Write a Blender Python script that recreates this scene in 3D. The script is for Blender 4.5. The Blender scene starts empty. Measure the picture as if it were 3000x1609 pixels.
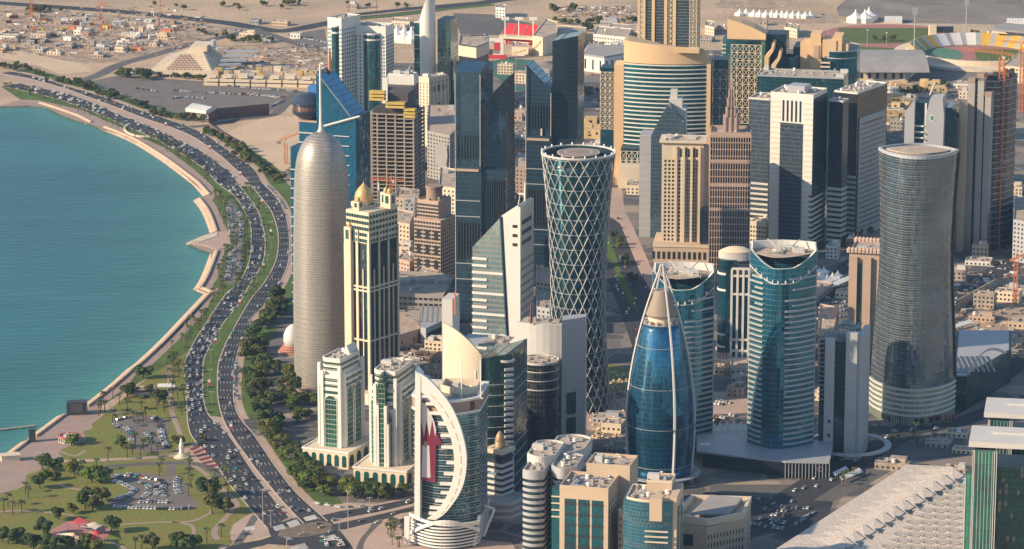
import bpy, math, random
import numpy as np
from mathutils import Vector
random.seed(7)
R = math.radians
sc = bpy.context.scene
COL = sc.collection
# ---------------------------------------------------------------- camera, world, sun, exposure
H, FPX, PITCH = 760.0, 10500.0, R(13.3)
CP, SP = math.cos(PITCH), math.sin(PITCH)
cd = bpy.data.cameras.new('camera'); cam = bpy.data.objects.new('camera', cd); COL.objects.link(cam)
cam.location = (0, 0, H); cam.rotation_euler = (math.pi/2 - PITCH, 0, 0)
cd.sensor_width = 36; cd.lens = 36*FPX/3000.0; cd.clip_start = 1; cd.clip_end = 100000
sc.camera = cam
SUN_EL, SUN_AZ = R(24.5), R(199)          # azimuth of the direction towards the sun, from +X
w = bpy.data.worlds.new('World'); sc.world = w; w.use_nodes = True
nt = w.node_tree; nt.nodes.clear()
sky = nt.nodes.new('ShaderNodeTexSky'); sky.sky_type = 'NISHITA'; sky.sun_disc = False
sky.sun_elevation = SUN_EL; sky.altitude = 100; sky.air_density = 1.3; sky.dust_density = .6; sky.ozone_density = 3
sx, sy = math.cos(SUN_AZ), math.sin(SUN_AZ)
sky.sun_rotation = math.atan2(sx, sy)
bg = nt.nodes.new('ShaderNodeBackground'); bg.inputs[1].default_value = 0.115
ow = nt.nodes.new('ShaderNodeOutputWorld')
nt.links.new(sky.outputs[0], bg.inputs[0]); nt.links.new(bg.outputs[0], ow.inputs[0])
ld = bpy.data.lights.new('sun', 'SUN'); sun = bpy.data.objects.new('sun', ld); COL.objects.link(sun)
ld.energy = 5.0; ld.angle = R(0.53); ld.color = (1.0, 0.80, 0.55)
sun.rotation_euler = Vector((sx*math.cos(SUN_EL), sy*math.cos(SUN_EL), math.sin(SUN_EL))).to_track_quat('Z', 'Y').to_euler()
sun.location = (-500, -500, 2000)
sc.view_settings.view_transform = 'Standard'; sc.view_settings.look = 'None'
sc.view_settings.gamma = 1; sc.view_settings.exposure = 0.52; sc.view_settings.use_curve_mapping = False
sc.cycles.max_bounces = 5; sc.cycles.diffuse_bounces = 2; sc.cycles.glossy_bounces = 3
sc.cycles.transmission_bounces = 2; sc.cycles.transparent_max_bounces = 4; sc.cycles.volume_bounces = 0
sc.cycles.caustics_reflective = False; sc.cycles.caustics_refractive = False
sc.cycles.use_denoising = True
# ---------------------------------------------------------------- survey: photo pixels (3000 x 1609) to metres on the ground
def G(x, y, z=0.0):
    u = (x-1500)/FPX; v = (804.5-y)/FPX
    dx, dy, dz = u, CP + v*SP, -SP + v*CP
    t = (z-H)/dz
    return Vector((dx*t, dy*t, z))
def HT(P, y):
    v = (804.5-y)/FPX
    return H + P[1]*(v*CP-SP)/(CP+v*SP)
def S(P, z=0):
    return FPX/(P[1]*CP-(z-H)*SP)
# ---------------------------------------------------------------- object helpers
def tag(o, label=None, cat=None, group=None, kind=None):
    if label: o['label'] = label
    if cat: o['category'] = cat
    if group: o['group'] = group
    if kind: o['kind'] = kind
    return o
def empty(name, loc, rz=0, label=None, cat=None, group=None):
    o = bpy.data.objects.new(name, None); COL.objects.link(o)
    o.location = loc; o.rotation_euler = (0, 0, rz); o.empty_display_size = 1
    return tag(o, label, cat, group)
def inst(name, mesh, parent=None, loc=(0, 0, 0), rz=0, sc_=None):
    o = bpy.data.objects.new(name, mesh); COL.objects.link(o)
    o.location = loc
    if rz: o.rotation_euler = (0, 0, rz)
    if sc_ is not None: o.scale = sc_
    if parent is not None: o.parent = parent
    return o
class MB:
    def __init__(s): s.v = []; s.f = []; s.m = []; s.cur = 0
    def add(s, vs, fs):
        n = len(s.v); s.v += [tuple(p) for p in vs]; s.f += [tuple(i+n for i in f) for f in fs]; s.m += [s.cur]*len(fs); return s
    def box(s, x0, x1, y0, y1, z0, z1):
        return s.add([(x0,y0,z0),(x1,y0,z0),(x1,y1,z0),(x0,y1,z0),(x0,y0,z1),(x1,y0,z1),(x1,y1,z1),(x0,y1,z1)],
                     [(0,3,2,1),(4,5,6,7),(0,1,5,4),(1,2,6,5),(2,3,7,6),(3,0,4,7)])
    def rbox(s, cx, cy, a, l, wd, z0, z1):       # box rotated by a in plan
        ca, sa = math.cos(a), math.sin(a); p = []
        for dx, dy in ((-l/2,-wd/2),(l/2,-wd/2),(l/2,wd/2),(-l/2,wd/2)): p.append((cx+dx*ca-dy*sa, cy+dx*sa+dy*ca))
        return s.prism(p, z0, z1)
    def prism(s, poly, z0, z1, top=None):
        n = len(poly)
        zt = z1 if callable(z1) else (lambda x, y: z1)
        tp = top or poly
        if sum(poly[i][0]*poly[(i+1)%n][1]-poly[(i+1)%n][0]*poly[i][1] for i in range(n)) < 0:
            poly = list(poly)[::-1]; tp = list(tp)[::-1]
        vs = [(p[0], p[1], z0) for p in poly] + [(p[0], p[1], zt(p[0], p[1])) for p in tp]
        return s.add(vs, [tuple(range(n))[::-1], tuple(range(n, 2*n))] + [(i, (i+1)%n, n+(i+1)%n, n+i) for i in range(n)])
    def ring(s, inner, outer, z0, z1):
        n = len(inner)
        vs = [(*p[:2], z0) for p in inner]+[(*p[:2], z0) for p in outer]+[(*p[:2], z1) for p in inner]+[(*p[:2], z1) for p in outer]
        fs = []
        for i in range(n):
            j = (i+1)%n
            fs += [(n+i, n+j, 3*n+j, 3*n+i), (j, i, 2*n+i, 2*n+j), (2*n+i, 3*n+i, 3*n+j, 2*n+j), (i, j, n+j, n+i)]
        return s.add(vs, fs)
    def loft(s, rings, cap0=True, cap1=True, close=True):
        n = len(rings[0]); vs = [p for r in rings for p in r]; fs = []
        for k in range(len(rings)-1):
            for i in range(n if close else n-1):
                j = (i+1)%n; fs.append((k*n+i, k*n+j, (k+1)*n+j, (k+1)*n+i))
        if cap0: fs.append(tuple(range(n))[::-1])
        if cap1: fs.append(tuple(range((len(rings)-1)*n, len(rings)*n)))
        return s.add(vs, fs)
    def tube(s, pts, r, n=5, r2=None):
        pts = [Vector(p) for p in pts]; rings = []
        for i, p in enumerate(pts):
            d = (pts[min(i+1, len(pts)-1)]-pts[max(i-1, 0)]).normalized()
            a = d.cross(Vector((0,0,1)));
            if a.length < 1e-3: a = Vector((1,0,0))
            a.normalize(); b = d.cross(a)
            rr = r if r2 is None else r+(r2-r)*i/(len(pts)-1)
            rings.append([p+a*rr*math.cos(6.2832*k/n)-b*rr*math.sin(6.2832*k/n) for k in range(n)])
        return s.loft(rings)
    def cyl(s, cx, cy, r0, r1, z0, z1, n=16):
        f = lambda r, z: [(cx+r*math.cos(6.28318*k/n), cy+r*math.sin(6.28318*k/n), z) for k in range(n)]
        return s.loft([f(r0, z0), f(r1, z1)])
    def lathe(s, prof, n=32, cx=0, cy=0):
        return s.loft([[(cx+r*math.cos(6.28318*k/n), cy+r*math.sin(6.28318*k/n), z) for k in range(n)] for r, z in prof])
    def mesh(s, name, mats, smooth=False):
        me = bpy.data.meshes.new(name); me.from_pydata(s.v, [], s.f)
        if not isinstance(mats, (list, tuple)): mats = [mats]
        for m in mats: me.materials.append(m)
        if len(mats) > 1: me.polygons.foreach_set('material_index', s.m)
        if smooth:
            me.polygons.foreach_set('use_smooth', [len(f) <= 4 for f in s.f])
        me.update(); return me
    def build(s, name, mats, parent=None, loc=(0,0,0), rz=0, smooth=False):
        return inst(name, s.mesh(name, mats, smooth), parent, loc, rz)
def thing(mb, name, mats, label, cat, loc=(0,0,0), rz=0, group=None, smooth=False):
    return tag(mb.build(name, mats, None, loc, rz, smooth), label, cat, group)
def rect(w_, d_, cx=0, cy=0):
    return [(cx-w_/2, cy-d_/2), (cx+w_/2, cy-d_/2), (cx+w_/2, cy+d_/2), (cx-w_/2, cy+d_/2)]
def circ(r, n=32, cx=0, cy=0, sy_=1.0):
    return [(cx+r*math.cos(6.28318*k/n), cy+r*sy_*math.sin(6.28318*k/n)) for k in range(n)]
def offset(poly, d):
    n = len(poly); out = []
    ar = sum(poly[i][0]*poly[(i+1)%n][1]-poly[(i+1)%n][0]*poly[i][1] for i in range(n))
    sg = 1 if ar > 0 else -1
    for i in range(n):
        a, b, c = Vector(poly[i-1][:2]), Vector(poly[i][:2]), Vector(poly[(i+1)%n][:2])
        e1, e2 = (b-a).normalized(), (c-b).normalized()
        n1, n2 = Vector((e1.y, -e1.x))*sg, Vector((e2.y, -e2.x))*sg
        m = (n1+n2); l = m.length
        m = n1 if l < .2 else m/l
        out.append(tuple(b+m*d/max(.35, m.dot(n1))))
    return out
def smooth_line(pts, k=6, closed=False):
    P = [Vector(p) for p in pts]; n = len(P); out = []
    rng = range(n) if closed else range(n-1)
    for i in rng:
        g = (lambda j: P[j % n]) if closed else (lambda j: P[max(0, min(n-1, j))])
        p0, p1, p2, p3 = g(i-1), g(i), g(i+1), g(i+2)
        for q in range(k):
            t = q/k
            out.append(0.5*((2*p1)+(p2-p0)*t+(2*p0-5*p1+4*p2-p3)*t*t+(3*p1-p0-3*p2+p3)*t**3))
    if not closed: out.append(P[-1])
    return out
# ---------------------------------------------------------------- materials
MC = {}
def nodes(name):
    m = bpy.data.materials.new(name); m.use_nodes = True; t = m.node_tree; t.nodes.clear()
    o = t.nodes.new('ShaderNodeOutputMaterial'); b = t.nodes.new('ShaderNodeBsdfPrincipled')
    t.links.new(b.outputs[0], o.inputs[0]); return m, t, b
def N(t, typ, **kw):
    n = t.nodes.new(typ)
    for k, v in kw.items():
        if k.startswith('i'): n.inputs[int(k[1:])].default_value = v
        else: setattr(n, k, v)
    return n
def L(t, a, b): t.links.new(a, b)
def mth(t, op, a, b=None, c=None, clamp=False):
    n = t.nodes.new('ShaderNodeMath'); n.operation = op; n.use_clamp = clamp
    for i, x in enumerate((a, b, c)):
        if x is None: continue
        if isinstance(x, (int, float)): n.inputs[i].default_value = x
        else: t.links.new(x, n.inputs[i])
    return n.outputs[0]
def mixc(t, f, a, b):
    n = t.nodes.new('ShaderNodeMix'); n.data_type = 'RGBA'
    if isinstance(f, (int, float)): n.inputs[0].default_value = f
    else: t.links.new(f, n.inputs[0])
    for i, x in ((6, a), (7, b)):
        if isinstance(x, (tuple, list)): n.inputs[i].default_value = (*x[:3], 1)
        else: t.links.new(x, n.inputs[i])
    return n.outputs[2]
def plain(name, col, rough=.8, var=.12, scale=.15, metal=0, spec=.4, col2=None, fine=None):
    """matte surface with two scales of real dirt and tone variation"""
    if name in MC: return MC[name]
    m, t, b = nodes(name)
    tc = N(t, 'ShaderNodeTexCoord')
    n1 = N(t, 'ShaderNodeTexNoise'); n1.inputs['Scale'].default_value = scale; n1.inputs['Detail'].default_value = 6; n1.inputs['Roughness'].default_value = .65
    L(t, tc.outputs['Object'], n1.inputs['Vector'])
    c2 = col2 or tuple(c*(1-var*2.2) for c in col); c1 = tuple(min(1, c*(1+var)) for c in col)
    f = mth(t, 'MULTIPLY_ADD', n1.outputs[0], 2.2, -.6, clamp=True)
    c = mixc(t, f, c2, c1)
    if fine:
        n2 = N(t, 'ShaderNodeTexNoise'); n2.inputs['Scale'].default_value = fine; n2.inputs['Detail'].default_value = 3
        L(t, tc.outputs['Object'], n2.inputs['Vector'])
        f2 = mth(t, 'MULTIPLY_ADD', n2.outputs[0], 1.2, .4)
        mm = N(t, 'ShaderNodeVectorMath', operation='SCALE'); L(t, c, mm.inputs[0]); L(t, f2, mm.inputs['Scale']); c = mm.outputs[0]
    L(t, c, b.inputs['Base Color'])
    b.inputs['Roughness'].default_value = rough; b.inputs['Metallic'].default_value = metal
    b.inputs['Specular IOR Level'].default_value = spec
    MC[name] = m; return m
def glass(name, col, col2=None, fh=4.0, mw=1.6, line=(.02,.03,.035), lf=.12, lm=.1, rough=.12, metal=.25, round_r=0, blind=.12, tilt=.03, band=None, bf=0, spec=.7, blindcol=(.35,.36,.33)):
    """curtain wall: pane grid with mullions, spandrel lines, blinds drawn here and there, panes very slightly out of plane"""
    if name in MC: return MC[name]
    m, t, b = nodes(name); k_ = 2.3; col2 = col2 or tuple(c*.55 for c in col)
    col, col2, metal, rough = tuple(min(.8, c*k_) for c in col), tuple(min(.8, c*k_*.9) for c in col2), max(metal, .72), rough*.6
    tc = N(t, 'ShaderNodeTexCoord')
    sp = N(t, 'ShaderNodeSeparateXYZ'); L(t, tc.outputs['Object'], sp.inputs[0])
    if round_r:
        u = mth(t, 'MULTIPLY', mth(t, 'ARCTAN2', sp.outputs[1], sp.outputs[0]), round_r)
    else:
        cr = N(t, 'ShaderNodeVectorMath', operation='CROSS_PRODUCT'); L(t, tc.outputs['Normal'], cr.inputs[0]); cr.inputs[1].default_value = (0,0,1)
        nz = N(t, 'ShaderNodeVectorMath', operation='NORMALIZE'); L(t, cr.outputs[0], nz.inputs[0])
        dp = N(t, 'ShaderNodeVectorMath', operation='DOT_PRODUCT'); L(t, nz.outputs[0], dp.inputs[0]); L(t, tc.outputs['Object'], dp.inputs[1]); u = dp.outputs['Value']
    un = mth(t, 'DIVIDE', u, mw); zn = mth(t, 'DIVIDE', sp.outputs[2], fh)
    fu, fz = mth(t, 'FRACT', un), mth(t, 'FRACT', zn)
    iu, iz = mth(t, 'FLOOR', un), mth(t, 'FLOOR', zn)
    cb = N(t, 'ShaderNodeCombineXYZ'); L(t, iu, cb.inputs[0]); L(t, iz, cb.inputs[1])
    wn = N(t, 'ShaderNodeTexWhiteNoise', noise_dimensions='3D'); L(t, cb.outputs[0], wn.inputs[0])
    big = N(t, 'ShaderNodeTexNoise'); big.inputs['Scale'].default_value = .035; big.inputs['Detail'].default_value = 4; L(t, tc.outputs['Object'], big.inputs['Vector'])
    c = mixc(t, mth(t, 'MULTIPLY_ADD', wn.outputs[0], .42, mth(t, 'MULTIPLY_ADD', big.outputs[0], 1.9, -.75), clamp=True), col2, col)  # broad tone patches in the colour stand for broken reflections
    wn2 = N(t, 'ShaderNodeTexWhiteNoise', noise_dimensions='3D')
    ad = N(t, 'ShaderNodeVectorMath', operation='ADD'); L(t, cb.outputs[0], ad.inputs[0]); ad.inputs[1].default_value = (17.3, 5.1, 2.2); L(t, ad.outputs[0], wn2.inputs[0])
    isb = mth(t, 'MULTIPLY', mth(t, 'LESS_THAN', wn2.outputs[0], blind), .38)
    c = mixc(t, isb, c, blindcol)
    lines = mth(t, 'MAXIMUM', mth(t, 'LESS_THAN', fu, lm), mth(t, 'LESS_THAN', fz, lf))
    c = mixc(t, lines, c, line)
    if band:
        c = mixc(t, mth(t, 'GREATER_THAN', fz, 1-bf), c, band)
    L(t, c, b.inputs['Base Color'])
    ge = N(t, 'ShaderNodeNewGeometry')
    cs = N(t, 'ShaderNodeVectorMath', operation='SUBTRACT'); L(t, wn.outputs[1], cs.inputs[0]); cs.inputs[1].default_value = (.5,.5,.5)
    sl = N(t, 'ShaderNodeVectorMath', operation='SCALE'); L(t, cs.outputs[0], sl.inputs[0]); sl.inputs['Scale'].default_value = tilt
    an = N(t, 'ShaderNodeVectorMath', operation='ADD'); L(t, sl.outputs[0], an.inputs[0]); L(t, ge.outputs['Normal'], an.inputs[1])
    nn = N(t, 'ShaderNodeVectorMath', operation='NORMALIZE'); L(t, an.outputs[0], nn.inputs[0]); L(t, nn.outputs[0], b.inputs['Normal'])
    lr = mth(t, 'MULTIPLY_ADD', lines, .45, rough); L(t, lr, b.inputs['Roughness'])
    b.inputs['Metallic'].default_value = metal; b.inputs['Specular IOR Level'].default_value = spec
    b.inputs['Coat Weight'].default_value = .35; b.inputs['Coat Roughness'].default_value = .38
    MC[name] = m; return m
M = {}
M['sand'] = plain('desert_sand', (.50,.365,.245), .95, .15, .009, fine=.25)
M['sand_light'] = plain('pale_sand', (.60,.44,.30), .95, .06, .02, fine=.5)
M['dirt'] = plain('site_dirt', (.44,.32,.225), .95, .26, .045, fine=.3)
M['plaza'] = plain('plaza_paving', (.46,.335,.27), .85, .07, .04, fine=.8)
M['prom'] = plain('promenade_paving', (.37,.265,.225), .85, .08, .05, fine=.8)
M['asphalt'] = plain('asphalt', (.045,.046,.054), .85, .14, .05, fine=1.5)
M['asphalt_old'] = plain('old_asphalt', (.13,.12,.115), .9, .12, .03, fine=.8)
M['lot'] = plain('lot_paving', (.18,.155,.14), .9, .12, .04, fine=.6)
M['grass'] = plain('lawn', (.115,.15,.024), .95, .25, .035, col2=(.21,.165,.045), fine=.45)
M['grass_lush'] = plain('green_turf', (.085,.14,.022), .95, .2, .04, fine=.6)
M['kerb'] = plain('kerb_concrete', (.52,.43,.34), .9, .06)
M['stone'] = plain('seawall_stone', (.60,.44,.31), .9, .1, .1, fine=.7)
M['wet'] = plain('wet_stone', (.16,.13,.09), .7, .2, .1, fine=.5)
M['mark'] = plain('road_paint', (.72,.70,.66), .7, .1, .5)
M['white'] = plain('white_cladding', (.74,.70,.64), .55, .04, .03)
M['cream'] = plain('cream_stone', (.70,.58,.43), .7, .05, .03)
M['beige'] = plain('beige_stone', (.58,.44,.31), .75, .06, .03)
M['amber'] = plain('amber_stone', (.74,.50,.28), .75, .05, .03)
M['pink'] = plain('rosy_stone', (.50,.36,.28), .75, .06, .03)
M['brown'] = plain('brown_stone', (.33,.235,.18), .8, .08, .03)
M['grey'] = plain('grey_concrete', (.36,.33,.31), .85, .1, .05)
M['greyblue'] = plain('grey_metal_panels', (.44,.44,.46), .5, .04, .05, metal=.2)
M['lightgrey'] = plain('light_grey_panels', (.58,.55,.52), .6, .04, .05)
M['darkmetal'] = plain('dark_metal', (.05,.055,.06), .5, .1)
M['metal'] = plain('pale_metal', (.55,.53,.50), .4, .06, metal=.4)
M['concrete'] = plain('raw_concrete', (.40,.33,.27), .9, .15, .12, fine=.5)
M['rust'] = plain('rusty_brown', (.20,.085,.05), .85, .15, .2)
M['orange'] = plain('crane_orange', (.62,.20,.07), .6, .1)
M['yellow'] = plain('yellow_sheeting', (.62,.43,.10), .7, .12, .3)
M['roof'] = plain('roof_screed', (.47,.37,.29), .9, .12, .12, fine=.5)
M['roofgrey'] = plain('grey_roof', (.33,.31,.30), .85, .1, .05)
M['red'] = plain('red_membrane', (.62,.045,.05), .6, .06, .05)
M['tent'] = plain('white_membrane', (.80,.77,.72), .6, .04)
M['dark_glass'] = glass('window_glass', (.03,.045,.055), blind=.2, fh=50, mw=50, lf=0, lm=0, tilt=0)
M['window'] = plain('dark_window', (.035,.045,.055), .18, .3, .4, spec=.8)
M['window_teal'] = plain('teal_window', (.02,.10,.09), .15, .3, .4, spec=.8)
M['teal'] = glass('teal_curtain', (.012,.115,.13), fh=4, mw=2)
M['trunk'] = plain('tree_bark', (.13,.09,.06), .95, .2, 1)
M['soil'] = plain('planting_soil', (.14,.095,.06), .95, .2, .3)
M['maroon'] = plain('maroon_cloth', (.27,.02,.05), .8, .1)
def leaf(name, c):
    m, t, b = nodes(name); oi = N(t, 'ShaderNodeObjectInfo'); tc = N(t, 'ShaderNodeTexCoord')
    n = N(t, 'ShaderNodeTexNoise'); n.inputs['Scale'].default_value = .6; n.inputs['Detail'].default_value = 3; L(t, tc.outputs['Object'], n.inputs['Vector'])
    f = mth(t, 'ADD', mth(t, 'MULTIPLY', oi.outputs['Random'], .5), mth(t, 'MULTIPLY_ADD', n.outputs[0], 1.4, -.45), clamp=True)
    dry = mth(t, 'MULTIPLY', mth(t, 'GREATER_THAN', mth(t, 'FRACT', mth(t, 'MULTIPLY', oi.outputs['Random'], 7.3)), .62), .6)
    L(t, mixc(t, dry, mixc(t, f, tuple(x*.55 for x in c), tuple(x*1.6 for x in c)), (c[0]*1.7+.02, c[1]*1.25, c[2]*1.2)), b.inputs['Base Color'])
    b.inputs['Roughness'].default_value = .7; b.inputs['Specular IOR Level'].default_value = .2
    return m
M['leaf'] = leaf('tree_leaves', (.05,.075,.022)); M['leaf2'] = leaf('bright_leaves', (.085,.12,.02)); M['palm'] = leaf('palm_fronds', (.075,.095,.04))
# water: teal bay, shallower and greener towards the wall (the depth is stored on the mesh), ripples as relief
m, t, b = nodes('bay_water'); M['water'] = m
at = N(t, 'ShaderNodeAttribute', attribute_name='shallow'); tc = N(t, 'ShaderNodeTexCoord')
mp = N(t, 'ShaderNodeMapping'); L(t, tc.outputs['Object'], mp.inputs[0]); mp.inputs['Scale'].default_value = (.004,.010,1); mp.inputs['Rotation'].default_value = (0,0,R(-20))
n1 = N(t, 'ShaderNodeTexNoise'); n1.inputs['Detail'].default_value = 5; L(t, mp.outputs[0], n1.inputs['Vector']); n1.inputs['Scale'].default_value = 1.0
c = mixc(t, mth(t, 'MULTIPLY_ADD', n1.outputs[0], 2.4, -.7, clamp=True), (.0,.072,.086), (.007,.128,.136))
sh = mth(t, 'ADD', at.outputs['Fac'], mth(t, 'MULTIPLY', mth(t, 'MULTIPLY_ADD', n1.outputs[0], 1.0, -.5), at.outputs['Fac']), clamp=True)
c = mixc(t, sh, c, (.05,.21,.17))
L(t, c, b.inputs['Base Color']); b.inputs['Roughness'].default_value = .28; b.inputs['IOR'].default_value = 1.33
n2 = N(t, 'ShaderNodeTexNoise'); n2.inputs['Detail'].default_value = 4; n2.inputs['Scale'].default_value = .12
mp2 = N(t, 'ShaderNodeMapping'); L(t, tc.outputs['Object'], mp2.inputs[0]); mp2.inputs['Scale'].default_value = (.35,1.2,1); mp2.inputs['Rotation'].default_value = (0,0,R(-25)); L(t, mp2.outputs[0], n2.inputs['Vector'])
bu = N(t, 'ShaderNodeBump'); bu.inputs['Strength'].default_value = .5; bu.inputs['Distance'].default_value = 1.6; L(t, n2.outputs[0], bu.inputs['Height']); L(t, bu.outputs[0], b.inputs['Normal'])

# city floor: parcels of asphalt, paving, sand and concrete with dusty edges, tyre-worn and patched
m, t, b = nodes('city_parcels'); M['city'] = m
tc = N(t, 'ShaderNodeTexCoord'); mp = N(t, 'ShaderNodeMapping'); L(t, tc.outputs['Object'], mp.inputs[0]); mp.inputs['Rotation'].default_value = (0, 0, R(14)); mp.inputs['Scale'].default_value = (1/46, 1/34, 1)
wv = N(t, 'ShaderNodeTexNoise'); wv.inputs['Scale'].default_value = .02; L(t, tc.outputs['Object'], wv.inputs['Vector'])
vo = N(t, 'ShaderNodeTexVoronoi', distance='CHEBYCHEV', voronoi_dimensions='2D'); L(t, mp.outputs[0], vo.inputs['Vector']); vo.inputs['Scale'].default_value = 1; vo.inputs['Randomness'].default_value = .8
sc_ = N(t, 'ShaderNodeSeparateColor'); L(t, vo.outputs['Color'], sc_.inputs[0])
rp_ = N(t, 'ShaderNodeValToRGB'); rp_.color_ramp.interpolation = 'CONSTANT'; e_ = rp_.color_ramp.elements
e_[0].color = (.075,.072,.074,1); e_[0].position = 0; e_[1].color = (.14,.125,.115,1); e_[1].position = .34
for ps_, cc_ in ((.5,(.09,.085,.085)),(.66,(.25,.195,.155)),(.8,(.19,.165,.145)),(.93,(.36,.28,.21))): q_ = e_.new(ps_); q_.color = (*cc_, 1)
L(t, sc_.outputs[0], rp_.inputs[0])
vb = N(t, 'ShaderNodeTexVoronoi', feature='DISTANCE_TO_EDGE', voronoi_dimensions='2D'); L(t, mp.outputs[0], vb.inputs['Vector']); vb.inputs['Scale'].default_value = 1; vb.inputs['Randomness'].default_value = .8
c = mixc(t, mth(t, 'LESS_THAN', vb.outputs['Distance'], .05), rp_.outputs[0], (.21,.18,.155))
n1 = N(t, 'ShaderNodeTexNoise'); n1.inputs['Scale'].default_value = .09; n1.inputs['Detail'].default_value = 8; n1.inputs['Roughness'].default_value = .7; L(t, tc.outputs['Object'], n1.inputs['Vector'])
c = mixc(t, mth(t, 'MULTIPLY_ADD', n1.outputs[0], 2.2, -1.05, clamp=True), c, (.26,.21,.17))
n2 = N(t, 'ShaderNodeTexNoise'); n2.inputs['Scale'].default_value = .7; n2.inputs['Detail'].default_value = 3; L(t, tc.outputs['Object'], n2.inputs['Vector'])
vm = N(t, 'ShaderNodeVectorMath', operation='SCALE'); L(t, c, vm.inputs[0]); L(t, mth(t, 'MULTIPLY_ADD', n2.outputs[0], 1.5, .25), vm.inputs['Scale']); L(t, vm.outputs[0], b.inputs['Base Color']); b.inputs['Roughness'].default_value = .9
# ================================================================ ground, water, roads
def z1(p): return [(x/2.576, y/2.576) for x, y in p]
def z4(p): return [(x/2.576, y/2.576+536) for x, y in p]
def z7(p): return [(x/2.574, y/2.574+1072) for x, y in p]
def zi(p): return [(x/3.963+600, y/3.963+1380) for x, y in p]
def zr(p): return [(x/2.303+1700, y/2.303+500) for x, y in p]
def z3(p): return [(x/2.576+2000, y/2.576) for x, y in p]
def z2(p): return [(x/2.576+1000, y/2.576) for x, y in p]
def z6(p): return [(x/2.576+2000, y/2.576+536) for x, y in p]
def z5(p): return [(x/2.576+1000, y/2.576+536) for x, y in p]
def z9(p): return [(x/2.574+2000, y/2.574+1072) for x, y in p]
def z8(p): return [(x/2.574+1000, y/2.574+1072) for x, y in p]
def W2(pts): return [G(x, y).xy for x, y in pts]
def struct(o): o['kind'] = 'structure'; return o
def patch(name, px, mat, z=.05, smooth=0, thick=0, label=None):
    pts = W2(px)
    if smooth: pts = smooth_line(pts, smooth, closed=True)
    mb = MB(); pts = [(p[0], p[1]) for p in pts]
    if thick: mb.prism(pts, z-thick, z)
    else:
        n = len(pts)
        if sum(pts[i][0]*pts[(i+1)%n][1]-pts[(i+1)%n][0]*pts[i][1] for i in range(n)) < 0: pts = pts[::-1]
        mb.add([(*p, z) for p in pts], [tuple(range(n))])
    return struct(mb.build(name, mat))
def ribbon(name, line, wd, mat, z=.08, hgt=0, k=6, off=0, world=False):
    c = line if world else W2(line)
    c = smooth_line(c, k) if k else c
    a, b = [], []
    for i, p in enumerate(c):
        d = (c[min(i+1, len(c)-1)]-c[max(i-1, 0)]).normalized(); nrm = Vector((-d.y, d.x))
        a.append(p+nrm*(wd/2+off)); b.append(p-nrm*(wd/2-off))
    mb = MB()
    if hgt:
        mb.loft([[(q.x, q.y, z), (q.x, q.y, z+hgt), (r_.x, r_.y, z+hgt), (r_.x, r_.y, z)] for q, r_ in zip(a, b)])
    else:
        n = len(a); mb.add([(q.x, q.y, z) for q in a]+[(q.x, q.y, z) for q in b], [(i, n+i, n+i+1, i+1) for i in range(n-1)])
    return struct(mb.build(name, mat))
# shoreline (photo survey), from far north-west to the south
SHORE = [(-400, 300)] + z1([(0,802),(220,797),(330,803),(450,862),(560,905),(680,935),(760,970),(900,1015),(1050,1085),(1160,1150),(1270,1222),(1380,1312)]) + \
    [(565,536),(609,572),(583,586),(606,629),(625,680),(594,691),(546,712),(582,728),(619,742),(617,769),(602,804),(579,848),(611,860)] + \
    z4([(1500,960),(1380,1080),(1230,1230),(1080,1360)]) + z7([(1025,5),(860,145),(690,290),(490,370),(360,470),(220,580),(60,665),(0,700)]) + [(-300,1480)]
sh = W2(SHORE)
land = [(-20000, sh[0].y+1500)] + [tuple(p) for p in sh] + [(-4000, 300), (-20000, -6000), (20000, -6000), (20000, 21000), (-20000, 21000)]
mb = MB(); mb.add([(*p, 0) for p in land][::-1], [tuple(range(len(land)))])
struct(mb.build('ground', M['sand']))
mb = MB()                                   # rock slope below the wall down to the sea bed
isl = sh
mb.loft([[(p.x, p.y, .02), (p.x-(sh[min(i+1,len(sh)-1)]-sh[max(i-1,0)]).normalized().y*-6*-1, p.y-(sh[min(i+1,len(sh)-1)]-sh[max(i-1,0)]).normalized().x*6*-1*-1, -5)] for i, p in enumerate(isl)], cap0=False, cap1=False, close=False)
struct(mb.build('shore_slope', M['wet']))
# water sheet: fine near the camera's view of the bay, plain beyond
xs = np.concatenate([[-20000, -9000, -3000], np.arange(-1500, 120, 12.0), [600]]); ys = np.concatenate([[-6000, 1000], np.arange(2300, 4800, 14.0), [9000, 21000]])
XX, YY = np.meshgrid(xs, ys); P = np.stack([XX.ravel(), YY.ravel()], 1)
best = np.full(len(P), 1e9)
for i in range(len(sh)-1):
    a, b_ = np.array(sh[i]), np.array(sh[i+1]); ab = b_-a
    tt = np.clip(((P-a)@ab)/(ab@ab), 0, 1); best = np.minimum(best, np.hypot(*(P-(a+tt[:, None]*ab)).T))
nx, ny = len(xs), len(ys)
me = bpy.data.meshes.new('water')
idx = np.arange(nx*ny).reshape(ny, nx)
fs = np.stack([idx[:-1,:-1], idx[:-1,1:], idx[1:,1:], idx[1:,:-1]], -1).reshape(-1, 4)
me.from_pydata(np.c_[P, np.full(len(P), -1.4)].tolist(), [], fs.tolist()); me.materials.append(M['water'])
at_ = me.attributes.new('shallow', 'FLOAT', 'POINT')
at_.data.foreach_set('value', np.clip(.95*np.exp(-best/26)+.30*np.exp(-best/130)*np.clip((3700-P[:,1])/1000, 0, 1), 0, 1).astype(np.float32))
struct(inst('water', me))
# city floor
patch('city_ground', [(870,1560),(760,1330),(700,1200),(690,1050),(760,960),(840,870),(858,700),(850,560),(820,480),(900,400),(960,330),(1010,200),(1150,185),(1500,190),(1900,150),(2600,140),(3300,150),(3500,1800),(900,1800)], M['city'], .03)
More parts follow.
